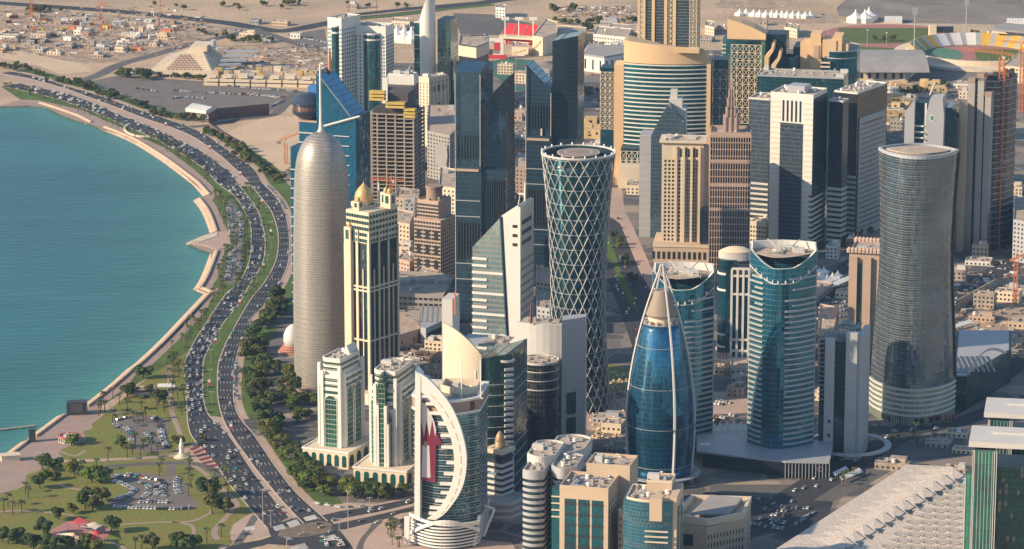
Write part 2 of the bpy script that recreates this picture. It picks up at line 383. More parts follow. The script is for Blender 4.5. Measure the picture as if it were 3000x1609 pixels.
# promenade, parks
PROM_R = [(60,292)]+z1([(290,757),(620,830),(760,897),(930,968),(1080,1045),(1250,1120),(1400,1230),(1500,1310)])+z4([(1580,0),(1650,80),(1600,130),(1650,200),(1700,330),(1735,385),(1745,440),(1740,480),(1695,510),(1665,640),(1640,720),(1600,780),(1650,800),(1610,850),(1560,950),(1450,1080),(1330,1200),(1150,1370)])+z7([(1030,60),(960,150),(860,230),(720,330),(745,400),(690,440),(700,470),(620,500),(650,540),(640,570),(430,640),(470,690),(280,800),(200,820),(190,900),(130,930),(0,960)])+[(-300,1540)]
patch('promenade', SHORE[1:]+PROM_R[::-1], M['prom'], .06)
A_in = z1([(0,585),(250,655),(480,700),(700,775),(870,855),(1060,930),(1200,985),(1350,1060),(1500,1130),(1640,1230),(1760,1320)])+z4([(1790,0),(1870,100),(1940,200),(1975,300),(2000,420),(1995,550),(1960,650),(1900,740),(1850,830),(1790,930),(1700,1040),(1640,1130),(1590,1220),(1550,1300)])+z7([(1530,0),(1530,200),(1545,300),(1580,380),(1690,480),(1760,570),(1830,680),(1910,800),(2000,920),(2100,1050),(2180,1140)])
A_sea = z1([(0,650),(220,695),(440,750),(640,820),(800,885),(1000,972),(1150,1040),(1300,1120),(1450,1210),(1570,1300)])+z4([(1640,0),(1770,100),(1840,200),(1890,320),(1895,450),(1890,550),(1860,650),(1800,760),(1715,830),(1640,930),(1560,1050),(1490,1160),(1430,1270)])+z7([(1390,0),(1400,150),(1410,300),(1415,420),(1445,530),(1540,640),(1620,735),(1690,830),(1750,920),(1830,1010),(1930,1130),(2020,1230)])
B_sea = z1([(0,555),(200,590),(460,660),(700,745),(900,820),(1080,890),(1300,965),(1450,1030),(1560,1100),(1680,1190),(1790,1290)])+z4([(1880,0),(1970,110),(2040,200),(2080,300),(2100,400),(2095,530),(2060,640),(1990,760),(1900,870),(1820,1000),(1760,1110),(1710,1200),(1670,1300)])+z7([(1645,0),(1640,200),(1660,330),(1700,440),(1770,560),(1850,670),(1930,780),(2020,890),(2120,1010),(2220,1120),(2290,1190)])
B_in = z1([(0,530),(200,560),(470,640),(760,725),(1000,812),(1200,880),(1400,948),(1540,1010),(1660,1090),(1790,1180),(1920,1280)])+z4([(1980,0),(2060,80),(2130,180),(2170,300),(2185,450),(2175,600),(2130,720),(2060,840),(1980,940),(1900,1020),(1880,1090),(1840,1170),(1800,1260)])+z7([(1775,0),(1760,200),(1780,330),(1830,420),(1900,500),(1970,600),(2050,720),(2130,830),(2210,930),(2300,1020),(2400,1110),(2490,1190)])
def resamp(px, n):
    w_ = smooth_line(W2(px), 6); d = [0]
    for i in range(1, len(w_)): d.append(d[-1]+(w_[i]-w_[i-1]).length)
    out = []; j = 0
    for k in range(n):
        s_ = d[-1]*k/(n-1)
        while j < len(d)-2 and d[j+1] < s_: j += 1
        f = (s_-d[j])/max(1e-6, d[j+1]-d[j]); out.append(w_[j].lerp(w_[j+1], min(1, max(0, f))))
    return out
NR = 160
def pair(sea, inl):
    """match the two edges by nearest point so lanes run parallel"""
    a, b2 = resamp(sea, NR), resamp(inl, NR*4); j = 0; out = []
    for p in a:
        best_, bj = 1e9, j
        for q in range(j, min(len(b2), j+40)):
            dd = (b2[q]-p).length
            if dd < best_: best_, bj = dd, q
        j = bj; out.append(b2[bj])
    return a, out
A0, A1 = pair(A_sea, A_in); B0, B1 = pair(B_sea, B_in)
def quadstrip(a, b2, z): 
    n = len(a); mb = MB(); mb.add([(p.x, p.y, z) for p in a]+[(p.x, p.y, z) for p in b2], [(n+i, i, i+1, n+i+1) if True else 0 for i in range(n-1)]); return mb
ROADS = {'A': (A0, A1), 'B': (B0, B1)}
# grass verges on both sides of the corniche road, the park, the median
patch('seaside_verge', PROM_R[:9]+PROM_R[9:31]+A_sea[:23][::-1], M['grass_lush'], .07)
patch('park_lawn', [PROM_R[31]]+PROM_R[32:]+[(-300,1900),(560,1900),(640,1600),(720,1590)]+zi([(320,850),(300,780),(290,720),(330,620),(560,480)])+A_sea[21:36][::-1], M['grass'], .068)
med = [tuple(p) for p in A1]+[tuple(p) for p in B0][::-1]
mb = MB(); n = len(med); mb.add([(*p, .09) for p in med], [tuple(range(n))]); struct(mb.build('central_reservation', M['plaza']))
def lerp_pts(a, b2, t0, t1, i0, i1): return [a[i].lerp(b2[i], t0) for i in range(i0, i1)], [a[i].lerp(b2[i], t1) for i in range(i0, i1)]
# median turf from where the two carriageways part to the southern end
i0 = min(range(NR), key=lambda i: (A1[i]-G(690, 545).xy).length); i1 = min(range(NR), key=lambda i: (A1[i]-G(640, 1225).xy).length)
tA = A1[i0:i1]; tB = []
for p in tA: tB.append(min(B0, key=lambda q: (q-p).length))
inn = [p.lerp(q, .06) for p, q in zip(tA, tB)]; inb = [p.lerp(q, .94) for p, q in zip(tA, tB)]
mb = MB(); n = len(inn); mb.loft([[(p.x, p.y, .1), (p.x, p.y, .24), (q.x, q.y, .24), (q.x, q.y, .1)] for p, q in zip(inn, inb)])
struct(mb.build('median_lawn', M['grass_lush']))
for nm, (a, b2) in ROADS.items():
    mb = quadstrip(a, b2, .12); struct(mb.build('road', M['asphalt']))
    for e, s_ in ((a, -1), (b2, 1)):      # kerbs
        ribbon('kerb', e, .9, M['kerb'], .1, .16, k=0, world=True)
    ms = MB()
    for t_ in (.2, .4, .6, .8):
        for i in range(0, NR-1, 1):
            if i % 2: continue
            p, q = a[i].lerp(b2[i], t_), a[i+1].lerp(b2[i+1], t_); d = (q-p); q = p+d*.55; d.normalize(); nn_ = Vector((-d.y, d.x))*.14
            ms.add([(*(p+nn_), .135), (*(p-nn_), .135), (*(q-nn_), .135), (*(q+nn_), .135)], [(0,1,2,3)])
    struct(ms.build('lane_marking', M['mark']))
# inland verge strips
def shift(e, d):
    o = []
    for i, p in enumerate(e):
        t_ = (e[min(i+1, len(e)-1)]-e[max(i-1, 0)]).normalized(); o.append(p+Vector((-t_.y, t_.x))*d)
    return o
VER = {}
def strip_world(name, e, d0, d1, z, mat, h=.12):
    a, b2 = shift(e, d0), shift(e, d1)
    mb = MB(); mb.loft([[(p.x, p.y, z), (p.x, p.y, z+h), (q.x, q.y, z+h), (q.x, q.y, z)] for p, q in zip(a, b2)]); return struct(mb.build(name, mat))
iz = [i for i, p in enumerate(B1) if True]
j0 = min(range(NR), key=lambda i: (B1[i]-G(470, 352).xy).length); j1 = min(range(NR), key=lambda i: (B1[i]-G(600, 398).xy).length)
j2 = min(range(NR), key=lambda i: (B1[i]-G(735, 935).xy).length); j3 = min(range(NR), key=lambda i: (B1[i]-G(712, 960).xy).length)
j4 = min(range(NR), key=lambda i: (B1[i]-G(712, 1236).xy).length); j5 = min(range(NR), key=lambda i: (B1[i]-G(760, 1275).xy).length)
for (s_, e_) in ((0, j0), (j1, j2), (j3, j4), (j5, NR-3)):
    seg = B1[s_:e_]
    strip_world('pavement', seg, 1, 6.5, .07, M['plaza']); strip_world('verge_lawn', seg, 6.7, 24, .07, M['grass_lush'], .16)
# junction, cross street, slip roads
patch('road', zi([(690,540),(780,625),(1140,520),(1260,490),(1350,560),(1440,555),(1560,680),(1700,860),(1760,980),(1000,980),(1150,840),(860,860),(760,745)]), M['asphalt'], .125)
patch('junction_paving', zi([(850,730),(900,680),(1000,640),(1300,590),(1440,600),(1480,640),(1400,720),(1200,760),(1100,770),(880,770)]), plain('junction_setts', (.20,.15,.115), .9, .15, .2, fine=2), .14, 4)
patch('plaza_corner', zi([(1260,390),(1520,370),(2000,380),(2440,290),(2440,460),(2600,500),(2300,600),(2050,980),(1760,980),(1560,680),(1440,555),(1350,560),(1180,410)]), M['plaza'], .1)
patch('plaza_corner', zi([(560,470),(640,500),(780,625),(830,700),(760,745),(320,850),(300,780),(290,720),(330,620)]), M['plaza'], .1)
patch('road', zi([(1230,630),(1500,570),(2000,480),(2560,345),(2560,290),(2000,400),(1560,470),(1180,560)]), M['asphalt'], .13)
patch('road', zi([(1350,690),(1630,680),(2100,560),(2250,500),(2700,420),(2700,350),(1900,535),(1450,630)]), M['asphalt'], .13)
patch('road', zi([(760,640),(850,735),(660,800),(320,860),(120,960),(-200,1100),(-60,1200),(300,960),(740,850),(1020,870),(1350,760),(1250,560)]), M['asphalt'], .128)
patch('slip_road', zi([(560,510),(640,510),(560,640),(440,830),(330,855),(450,680)]), M['asphalt_old'], .135, 4)
patch('slip_road', zi([(2000,565),(2070,575),(1950,700),(1850,830),(1830,980),(1740,980),(1800,800),(1900,680),(1950,600)]), M['asphalt_old'], .135, 4)
ms = MB()                                   # zebra crossings at the junction
for (x0, y0, x1, y1, n_, ln) in ((950,600,1060,565,10,60),(1150,540,1270,510,11,45),(790,650,900,620,9,50),(1000,890,1150,840,10,60),(1380,770,1500,740,10,50),(450,660,550,640,9,40)):
    for k in range(n_):
        f = k/(n_-1); x_, y_ = x0+(x1-x0)*f, y0+(y1-y0)*f
        p, q = G(*zi([(x_, y_)])[0]).xy, G(*zi([(x_+ln*.8, y_+ln)])[0]).xy
        d = (q-p).normalized(); nn_ = Vector((-d.y, d.x))*.3
        ms.add([(*(p+nn_), .16), (*(p-nn_), .16), (*(q-nn_), .16), (*(q+nn_), .16)], [(0,1,2,3)])
struct(ms.build('zebra_crossing', M['mark']))
# seaside car parks and park roads
patch('seaside_car_park', z4([(1720,150),(1780,160),(1835,300),(1825,480),(1835,560),(1790,720),(1750,770),(1690,730),(1700,600),(1725,500),(1715,330)]), M['lot'], .1, 4)
patch('car_park', z7([(840,430),(930,385),(1100,378),(1220,395),(1280,430),(1262,560),(1275,640),(1010,640),(960,530),(850,455)]), M['lot'], .1, 4)
patch('car_park', z7([(850,815),(1100,808),(1245,832),(1255,750),(1325,752),(1322,830),(1400,880),(1420,960),(1500,1040),(1430,1085),(1100,1080),(850,1065),(820,1010),(955,960),(925,880),(850,850)]), M['lot'], .1, 3)
ribbon('park_road', z7([(800,762),(1000,745),(1250,733),(1450,738),(1560,765),(1700,840)]), 8.5, M['asphalt_old'], .11)
ribbon('park_path', z7([(400,720),(640,715),(900,705),(1100,695),(1330,668),(1440,620)]), 7, M['plaza'], .09)
ribbon('park_path', z7([(1275,0),(1280,200),(1300,360),(1370,560),(1340,640)]), 4, M['prom'], .1)
ribbon('park_path', z7([(830,300),(850,340),(920,365)]), 3, M['prom'], .1)
ribbon('park_path', z7([(640,640),(560,680),(430,635)]), 3, M['prom'], .1)
ribbon('park_path', z7([(1440,745),(1530,800),(1640,900),(1780,1030),(1750,1090),(1620,1240),(1640,1310)]), 4.2, M['prom'], .1)
ribbon('park_path', z7([(440,890),(520,920),(640,945),(700,990)]), 3, M['prom'], .1)
ribbon('park_path', z7([(0,1100),(200,1095),(500,1120),(560,1140)]), 3, M['prom'], .1)
ribbon('park_path', z7([(820,1320),(780,1290),(860,1210),(1100,1185),(1300,1180),(1440,1205),(1460,1280),(1430,1340)]), 2.8, M['prom'], .1)
ribbon('park_path', z7([(1300,1180),(1450,1170),(1570,1120),(1600,1090)]), 2.8, M['prom'], .1)
ribbon('park_path', z7([(440,1300),(700,1320),(820,1320),(950,1385)]), 2.8, M['prom'], .1)
for k, (dx, dy) in enumerate([(i*23, i*30) for i in range(6)]):       # chevron flower beds beside the carriageway
    p0 = (1430+dx, 628+dy*.85); p1 = (1510+dx*1.15, 590+dy*1.0)
    patch('flower_bed', z7([p0, (p0[0]+14, p0[1]+14), (p1[0]+16, p1[1]+14), (p1[0]+2, p1[1])]), plain('red_flowers', (.22,.05,.045), .95, .3, .6, fine=3), .3, 0, .2)
patch('paved_wedge', z7([(1430,600),(1500,560),(1560,640),(1690,830),(1640,800),(1450,735),(1440,680)]), M['plaza'], .105)
# northern shore: roads, lots and site ground
ribbon('road', z1([(-60,20),(800,80),(1300,128),(1700,172),(1900,205),(2130,235),(2450,180),(2700,140),(3000,110),(3400,60),(3900,-20)]), 26, M['asphalt'], .08)
ribbon('road', z1([(1950,215),(1600,300),(1400,345),(1150,420),(900,490),(760,560),(620,610),(480,650)]), 17, M['asphalt_old'], .085)
ribbon('road', z1([(1900,220),(2150,300),(2450,390),(2700,420)]), 17, M['asphalt_old'], .087)
patch('car_park', z1([(620,625),(900,570),(1600,620),(2250,680),(2180,760),(2020,860),(1700,880),(1250,850),(960,720)]), M['lot'], .06)
patch('car_park', z1([(2170,260),(2450,220),(2480,400),(2330,380)]), M['lot'], .06)
patch('sand_lot', z1([(2040,880),(2250,880),(2260,1200),(2140,1300),(1950,1180),(1700,1010),(1800,960)]), M['sand_light'], .065)
patch('sand_lot', z1([(1690,345),(2150,320),(2480,420),(2480,480),(2350,520),(1900,430)]), M['dirt'], .06)
patch('site_ground', z1([(0,60),(900,120),(1300,170),(1860,215),(1500,300),(1400,340),(900,470),(650,480),(300,440),(0,380)]), M['dirt'], .05)
patch('sand_lot', z1([(0,385),(150,390),(600,480),(700,540),(450,560),(300,500),(0,440)]), M['sand_light'], .062)
ribbon('side_street', z1([(1100,915),(1300,955),(1560,950),(1800,905),(2050,870),(2160,780),(2260,690)]), 13, M['asphalt_old'], .074)
# far desert beyond the towers
patch('gravel_lot', z2([(840,100),(1150,110),(1480,190),(1850,200),(1850,280),(900,260)]), M['asphalt_old'], .06)
ribbon('road', z2([(-60,130),(300,90),(700,50),(1100,15),(1500,-30)]), 20, M['asphalt'], .09)
ribbon('verge_lawn', z2([(100,150),(500,100),(800,70),(1150,35)]), 16, M['grass_lush'], .085)
patch('gravel_lot', z3([(1160,60),(1230,0),(2570,-5),(2600,190),(1500,170),(1180,120)]), plain('dusty_tarmac', (.25,.215,.185), .9, .2, .015, fine=.3), .06)
patch('gravel_lot', z3([(240,30),(420,-20),(830,-20),(800,50),(600,75),(250,60)]), M['dirt'], .06)
patch('gravel_lot', z3([(540,140),(900,100),(1150,140),(1200,175),(700,185)]), M['dirt'], .06)
# streets between the towers
ribbon('road', [(1740,610),(1770,690),(1810,800),(1850,900),(1890,1010),(1920,1100)], 23, M['asphalt'], .1)
ribbon('road', [(1790,640),(1830,740),(1880,840),(1920,920),(1960,1010)], 22, M['asphalt'], .105)
patch('green_median', zr([(165,440),(200,440),(260,640),(350,830),(400,960),(330,900),(200,600),(165,560)]), M['grass_lush'], .14, 0, .1)
patch('paved_walk', zr([(200,120),(280,115),(300,270),(345,355),(490,680),(560,800),(470,800),(400,680),(270,360),(190,300)]), M['plaza'], .12)
patch('paved_walk', [(1700,1130),(1740,1180),(1860,1160),(1900,1230),(1640,1280),(1600,1230)], M['plaza'], .08)
patch('garden_lawn', zr([(190,1310),(300,1330),(360,1340),(350,1440),(260,1500),(200,1480)]), M['grass'], .1, 3)
ribbon('road', [(2330,1090),(2360,960),(2420,850),(2520,760),(2640,700),(2760,640)], 22, M['asphalt'], .115)
ribbon('road', [(2100,1600),(2260,1500),(2420,1400),(2560,1310),(2700,1240),(2850,1150),(3000,1040),(3150,950)], 30, M['asphalt'], .1)
ribbon('road', [(2060,1230),(2240,1240),(2400,1225),(2520,1248),(2640,1262),(2800,1240),(2960,1180)], 20, M['asphalt'], .11)
ribbon('verge_lawn', [(2548,1205),(2600,1222),(2660,1232),(2730,1240),(2790,1236)], 5, M['grass_lush'], .12, .1)
ribbon('road', [(2740,1000),(2820,880),(2900,810),(3050,730),(3200,680)], 24, M['asphalt'], .117)
patch('car_park', [(2150,1450),(2440,1470),(2420,1530),(2330,1572),(2170,1550),(2060,1500),(2060,1440)], M['asphalt'], .095)
patch('car_park', [(2085,1150),(2200,1150),(2200,1210),(2085,1215)], M['plaza'], .095)
patch('construction_ground', [(2820,960),(3100,830),(3200,1020),(2960,1060)], M['dirt'], .09)
patch('paved_walk', [(1000,1600),(1010,1540),(1140,1500),(1180,1560),(1500,1590),(1560,1700),(1000,1700)], M['plaza'], .08)
patch('paved_walk', [(2180,840),(2500,820),(2500,960),(2390,1010)], M['asphalt_old'], .07)

patch('street_apron', [(2395,1250),(2530,1265),(2780,1262),(2860,1230),(2800,1330),(2660,1352),(2540,1420),(2380,1500),(2230,1500),(2080,1460),(2080,1420),(2440,1420)], M['asphalt_old'], .09)
# ---------------------------------------------------------------- dusty coastal air
mb = MB(); mb.box(-20500, 20500, -6500, 21500, -6.2, 800)

me = bpy.data.meshes.new('haze'); me.from_pydata(mb.v, [], mb.f); hm = bpy.data.materials.new('haze_air'); hm.use_nodes = True; ht_ = hm.node_tree; ht_.nodes.clear()
ho = ht_.nodes.new('ShaderNodeOutputMaterial'); pv = ht_.nodes.new('ShaderNodeVolumePrincipled'); pv.inputs['Color'].default_value = (.42,.66,1,1); pv.inputs['Density'].default_value = 2.2e-5; pv.inputs['Anisotropy'].default_value = .2
ht_.links.new(pv.outputs[0], ho.inputs['Volume']); me.materials.append(hm); tag(inst('haze', me), kind='stuff', label='thin pale haze in the air')
# ================================================================ building kit
class Bld: pass
def rot2(x, y, a): return (x*math.cos(a)-y*math.sin(a), x*math.sin(a)+y*math.cos(a))
def xat(xtop, Y, z): return (xtop-1500)/FPX*(Y*CP-(z-H)*SP)
def CEN(name, label, cat, xc, yb, yt, rot=0, group=None):
    """a building whose base centre shows (or would show) at photo row yb and roof centre at xc, yt"""
    b = Bld(); Y = G(1500, yb).y; h = HT((0, Y), yt); X = xat(xc, Y, h); b.h = h; b.P = Vector((X, Y, 0)); b.rot = R(rot)
    b.u = 1/S(b.P, h*.6); b.root = empty(name, (X, Y, 0), b.rot, label, cat, group); return b
def CB(name, label, cat, xl, xc, xr, yb, yt, rot, group=None, d=None, w=None):
    b = Bld(); Y = G(1500, yb).y; h = HT((0, Y), yt); X = xat(xc, Y, h); a = R(rot); s = S((X, Y), h)
    if rot < 0:
        b.w = w or (xc-xl)/s/math.cos(a); b.d = d or (xr-xc)/s/abs(math.sin(a)); c = rot2(-b.w/2, b.d/2, a)
    else:
        b.w = w or (xr-xc)/s/math.cos(a); b.d = d or (xc-xl)/s/max(.05, abs(math.sin(a))); c = rot2(b.w/2, b.d/2, a)
    b.h = h; b.P = Vector((X+c[0], Y+c[1], 0)); b.rot = a; b.u = 1/s
    b.root = empty(name, b.P, a, label, cat, group); b.fp = rect(b.w, b.d); return b
def part(b, name, mb, mat, smooth=False, label=None, parent=None):
    o = mb.build(name, mat, parent or b.root, smooth=smooth)
    if label: o['label'] = label
    return o
def mass(b, name, mat, poly, z0, z1, parent=None):
    mb = MB(); mb.prism(poly, z0, z1); return part(b, name, mb, mat, parent=parent)
def bands(b, name, mat, poly, zs, t, out, inn=-.4, smooth=False, parent=None):
    mb = MB(); mb.ring(offset(poly, inn), offset(poly, out), 0, t); me = mb.mesh(name, mat, smooth)
    for z in zs: inst(name, me, parent or b.root, (0, 0, z))
def edge_frame(a, c):
    a, c = Vector(a), Vector(c); d = (c-a); l = d.length; d /= l
    return a, d, Vector((d.y, -d.x)), l, math.atan2(d.y, d.x)      # outward for a counter-clockwise footprint
def fins(b, name, mat, a, c, n, w_, dep, z0, z1, ends=True, parent=None, sink=.2):
    a, d, nr, l, ang = edge_frame(a, c); mb = MB(); mb.box(-w_/2, w_/2, -dep, sink, 0, z1-z0); me = mb.mesh(name, mat)
    for i in range(n):
        f = (i/(n-1) if n > 1 else .5) if ends else (i+.5)/n
        p = a+d*l*f; inst(name, me, parent or b.root, (p.x, p.y, z0), ang)
def slabs(b, name, mat, a, c, zs, t, dep, x0=0, x1=1, parent=None, sink=.2):
    """horizontal strips along one facade"""
    a, d, nr, l, ang = edge_frame(a, c); mb = MB(); mb.box(0, l*(x1-x0), -dep, sink, 0, t); me = mb.mesh(name, mat); p = a+d*l*x0
    for z in zs: inst(name, me, parent or b.root, (p.x, p.y, z), ang)
def wins(b, name, mat, a, c, z0, z1, nx, nz, w_, h_, single=None, dep=.12, mx=.0, skip=None):
    """window units set out on one facade; large ones are parts one by one, small ones stay joined"""
    a, d, nr, l, ang = edge_frame(a, c)
    single = (w_*h_ > 9 and nx*nz <= 300) if single is None else single
    mb = MB()
    if single:
        mb.box(-w_/2, w_/2, -dep, .3, -h_/2, h_/2); me = mb.mesh(name, mat)
    for i in range(nx):
        for k in range(nz):
            if skip and skip(i, k): continue
            f = mx+(1-2*mx)*(i+.5)/nx; p = a+d*l*f; z = z0+(z1-z0)*(k+.5)/nz
            if single: inst(name, me, b.root, (p.x, p.y, z), ang)
            else:
                q = d*w_/2; o = nr*dep; s_ = nr*-.2
                v = [(*(p-q+o), z-h_/2), (*(p+q+o), z-h_/2), (*(p+q+o), z+h_/2), (*(p-q+o), z+h_/2), (*(p-q+s_), z-h_/2), (*(p+q+s_), z-h_/2), (*(p+q+s_), z+h_/2), (*(p-q+s_), z+h_/2)]
                mb.add(v, [(0,1,2,3), (0,4,5,1), (3,2,6,7), (1,5,6,2), (4,0,3,7)])
    if not single:
        o = mb.build(name, mat, b.root)
        o['kind'] = 'stuff'
UNIT = {}
def unit_meshes():
    if UNIT: return UNIT
    mb = MB(); mb.box(-1.6, 1.6, -1, 1, 0, 1.8); mb.cyl(-.8, 0, .6, .6, 1.8, 2.1, 8); mb.cyl(.8, 0, .6, .6, 1.8, 2.1, 8); UNIT['cooling_unit'] = mb.mesh('cooling_unit', M['metal'])
    mb = MB(); mb.box(-4, 4, -2.6, 2.6, 0, 3.4); mb.box(-3.6, 3.6, -2.2, 2.2, 3.4, 3.7); mb.box(-.5, .5, -2.7, -2.6, 0, 2.2); UNIT['plant_room'] = mb.mesh('plant_room', M['lightgrey'])
    mb = MB(); mb.box(-5, 5, -.5, .5, .5, 1.3); mb.box(-4.4, -4, -.3, .3, 0, .5); mb.box(4, 4.4, -.3, .3, 0, .5); mb.box(4.2, 5, -.5, 3, .5, 1.3); UNIT['duct'] = mb.mesh('duct', M['metal'])
    mb = MB(); mb.cyl(0, 0, 1.5, 1.5, .3, 3, 12); mb.cyl(0, 0, 1.6, .3, 3, 3.4, 12); UNIT['water_tank'] = mb.mesh('water_tank', M['tent'])
    mb = MB(); mb.cyl(0,0,.12,.12,0,2,5); mb.lathe([(.1,2),(1.1,2.6),(1.2,2.9),(1.05,2.75),(.05,2.2)], 10); UNIT['dish'] = mb.mesh('dish', M['tent'])
    return UNIT
def inside(p, poly):
    c = False; n = len(poly)
    for i in range(n):
        (x1, y1), (x2, y2) = poly[i][:2], poly[i-1][:2]
        if (y1 > p[1]) != (y2 > p[1]) and p[0] < (x2-x1)*(p[1]-y1)/(y2-y1)+x1: c = not c
    return c
def roofkit(b, poly, z, n=14, par=1.4, pm=None, rm=None, parent=None, pw=.5, parapet=True, seed=0):
    """roof deck, parapet and the plant that stands on it"""
    pm = pm or M['cream']; rm = rm or M['roof']
    mb = MB(); mb.prism(offset(poly, -.45), z, z+.25); part(b, 'roof_deck', mb, rm, parent=parent)
    if parapet:
        mb = MB(); mb.ring(offset(poly, -pw), offset(poly, .06), z-.3, z+par); part(b, 'parapet', mb, pm, parent=parent)
    U = unit_meshes(); rg = random.Random(seed+int(abs(z)*10)); inner = offset(poly, -3.2); ks = ['cooling_unit']*4+['plant_room']+['duct']*2+['water_tank', 'dish']
    xs_, ys_ = [p[0] for p in inner], [p[1] for p in inner]; put = []
    for _ in range(n*12):
        if len(put) >= n: break
        x_, y_ = rg.uniform(min(xs_), max(xs_)), rg.uniform(min(ys_), max(ys_)); k = rg.choice(ks); r_ = {'plant_room': 5, 'duct': 4}.get(k, 2.2)
        if not inside((x_, y_), inner) or any(math.hypot(x_-a, y_-c) < r_+e for a, c, e in put): continue
        put.append((x_, y_, r_)); inst(k, U[k], parent or b.root, (x_, y_, z+.25), rg.choice([0, math.pi/2]))
def arc_poly(w_, d_, bulge_f, bulge_b=0, n=12):
    """plan with curved front (towards -y) and optional curved back"""
    f = [(-w_/2+w_*i/n, -d_/2-bulge_f*(1-(2*i/n-1)**2)) for i in range(n+1)]
    k = [(w_/2-w_*i/n, d_/2+bulge_b*(1-(2*i/n-1)**2)) for i in range(n+1)] if bulge_b else [(w_/2, d_/2), (-w_/2, d_/2)]
    return f+k
def frange(a, c, s):
    o = []; x = a
    while x < c-1e-6: o.append(x); x += s
    return o
def mast(name, label, P, h, r=.25, arm=1.6, cat='mast', group=None):
    mb = MB(); mb.tube([(0,0,0),(0,0,h)], r, 6, r*.6); 
    if arm: mb.box(-arm, arm, -.25, .25, h-.3, h+.1)
    return thing(mb, name, M['metal'], label, cat, P, group=group)
# ================================================================ towers: sea front
# ---- rounded tower with a needle, seen as one silvery shell of sun screens
b = CEN('domed_tower', 'rounded silvery tower in a fine metal sunscreen with domed top and white needle', 'tower', 940, 1118, 385)
Rr = 87*b.u; h = b.h
prof = [(Rr*.985, 0), (Rr, h*.1), (Rr*1.0, h*.35), (Rr*.985, h*.5), (Rr*.955, h*.65), (Rr*.925, h*.78), (Rr*.87, h*.86), (Rr*.775, h*.915), (Rr*.61, h*.957), (Rr*.38, h*.985), (Rr*.13, h*1.0)]
ps = smooth_line([(r_, z_) for r_, z_ in prof], 6)
m, t, bs = nodes('metal_sunscreen')
tc = N(t, 'ShaderNodeTexCoord'); sp = N(t, 'ShaderNodeSeparateXYZ'); L(t, tc.outputs['Object'], sp.inputs[0])
ang = mth(t, 'MULTIPLY', mth(t, 'ARCTAN2', sp.outputs[1], sp.outputs[0]), 150/6.2832)
fa, fz = mth(t, 'FRACT', ang), mth(t, 'FRACT', mth(t, 'DIVIDE', sp.outputs[2], 2.0))
hole = mth(t, 'MULTIPLY', mth(t, 'GREATER_THAN', fa, .32), mth(t, 'GREATER_THAN', fz, .35))
wn = N(t, 'ShaderNodeTexWhiteNoise', noise_dimensions='3D'); cb = N(t, 'ShaderNodeCombineXYZ'); L(t, mth(t, 'FLOOR', ang), cb.inputs[0]); L(t, mth(t, 'FLOOR', mth(t, 'DIVIDE', sp.outputs[2], 2.0)), cb.inputs[1]); L(t, cb.outputs[0], wn.inputs[0])
L(t, mixc(t, mth(t, 'MULTIPLY', hole, mth(t, 'MULTIPLY_ADD', wn.outputs[0], .30, .22)), (.42,.385,.35), (.05,.055,.07)), bs.inputs['Base Color'])
bs.inputs['Metallic'].default_value = .55; bs.inputs['Roughness'].default_value = .48
bu = N(t, 'ShaderNodeBump'); bu.inputs['Strength'].default_value = .6; bu.inputs['Distance'].default_value = .25; L(t, mth(t, 'SUBTRACT', 1, hole), bu.inputs['Height']); L(t, bu.outputs[0], bs.inputs['Normal'])
M['screen'] = m
mb = MB(); mb.lathe([(p.x, p.y) for p in ps], 72); part(b, 'sunscreen_shell', mb, M['screen'], smooth=True)
zz = frange(2, h*.985, 4.1)
for z in zz:
    r_ = np.interp(z, [p.y for p in ps], [p.x for p in ps]); r2_ = np.interp(z+.5, [p.y for p in ps], [p.x for p in ps])
    mb = MB(); mb.ring([(p[0], p[1]) for p in circ(r_-.2, 64)], [(p[0], p[1]) for p in circ(max(r_, r2_)+.14, 64)], z, z+.3); part(b, 'sunscreen_ring', mb, plain('screen_ledge', (.46,.42,.37), .45, .03, metal=.4), smooth=False)
mb = MB(); mb.lathe([(Rr*.17, h*.99), (Rr*.075, h*1.01), (1.3, h*1.03), (1.0, h*1.06), (.8, h*1.24), (.25, h*1.27)], 16); part(b, 'needle', mb, M['white'], smooth=True)
mb = MB(); mb.prism(circ(Rr*1.5, 48), 0, .5); part(b, 'plinth', mb, M['plaza'])
# ---- twin-shafted beige tower with golden domes
b = CB('domed_twin_tower', 'tall cream tower with dark green glass strips and golden domes on its roof', 'tower', 1012, 1080, 1160, 1178, 640, -38)
h = b.h; W_, D_ = b.w, b.d; gm = glass('darkgreen_curtain', (.010,.035,.045), fh=4, mw=1.5, blind=.05)
mass(b, 'glass_shaft', gm, rect(W_*.98, D_*.98), 0, h*.86)
fpl = rect(W_, D_)
for i, (a, c, n) in enumerate(((fpl[0], fpl[1], 3), (fpl[1], fpl[2], 4), (fpl[2], fpl[3], 3), (fpl[3], fpl[0], 3))):
    ang_len = (Vector(c)-Vector(a)).length
    fins(b, 'pilaster', M['cream'], a, c, n, ang_len/n*(.30 if i in (0, 3) else .15), 1.2, 0, h*.93)
    fins(b, 'slim_pilaster', M['cream'], a, c, n-1, .9, .8, 0, h*.72, ends=False)
    wins(b, 'loggia_window', M['window_teal'], a, c, h*.86, h*1.02, 9, 5, 1.3, 2.4, dep=1.3)
bands(b, 'string_course', M['cream'], fpl, [h*.33, h*.6, h*.62], 1.2, 1.5)
mass(b, 'upper_storeys', M['cream'], rect(W_*1.01, D_*1.01), h*.86, h*1.03)
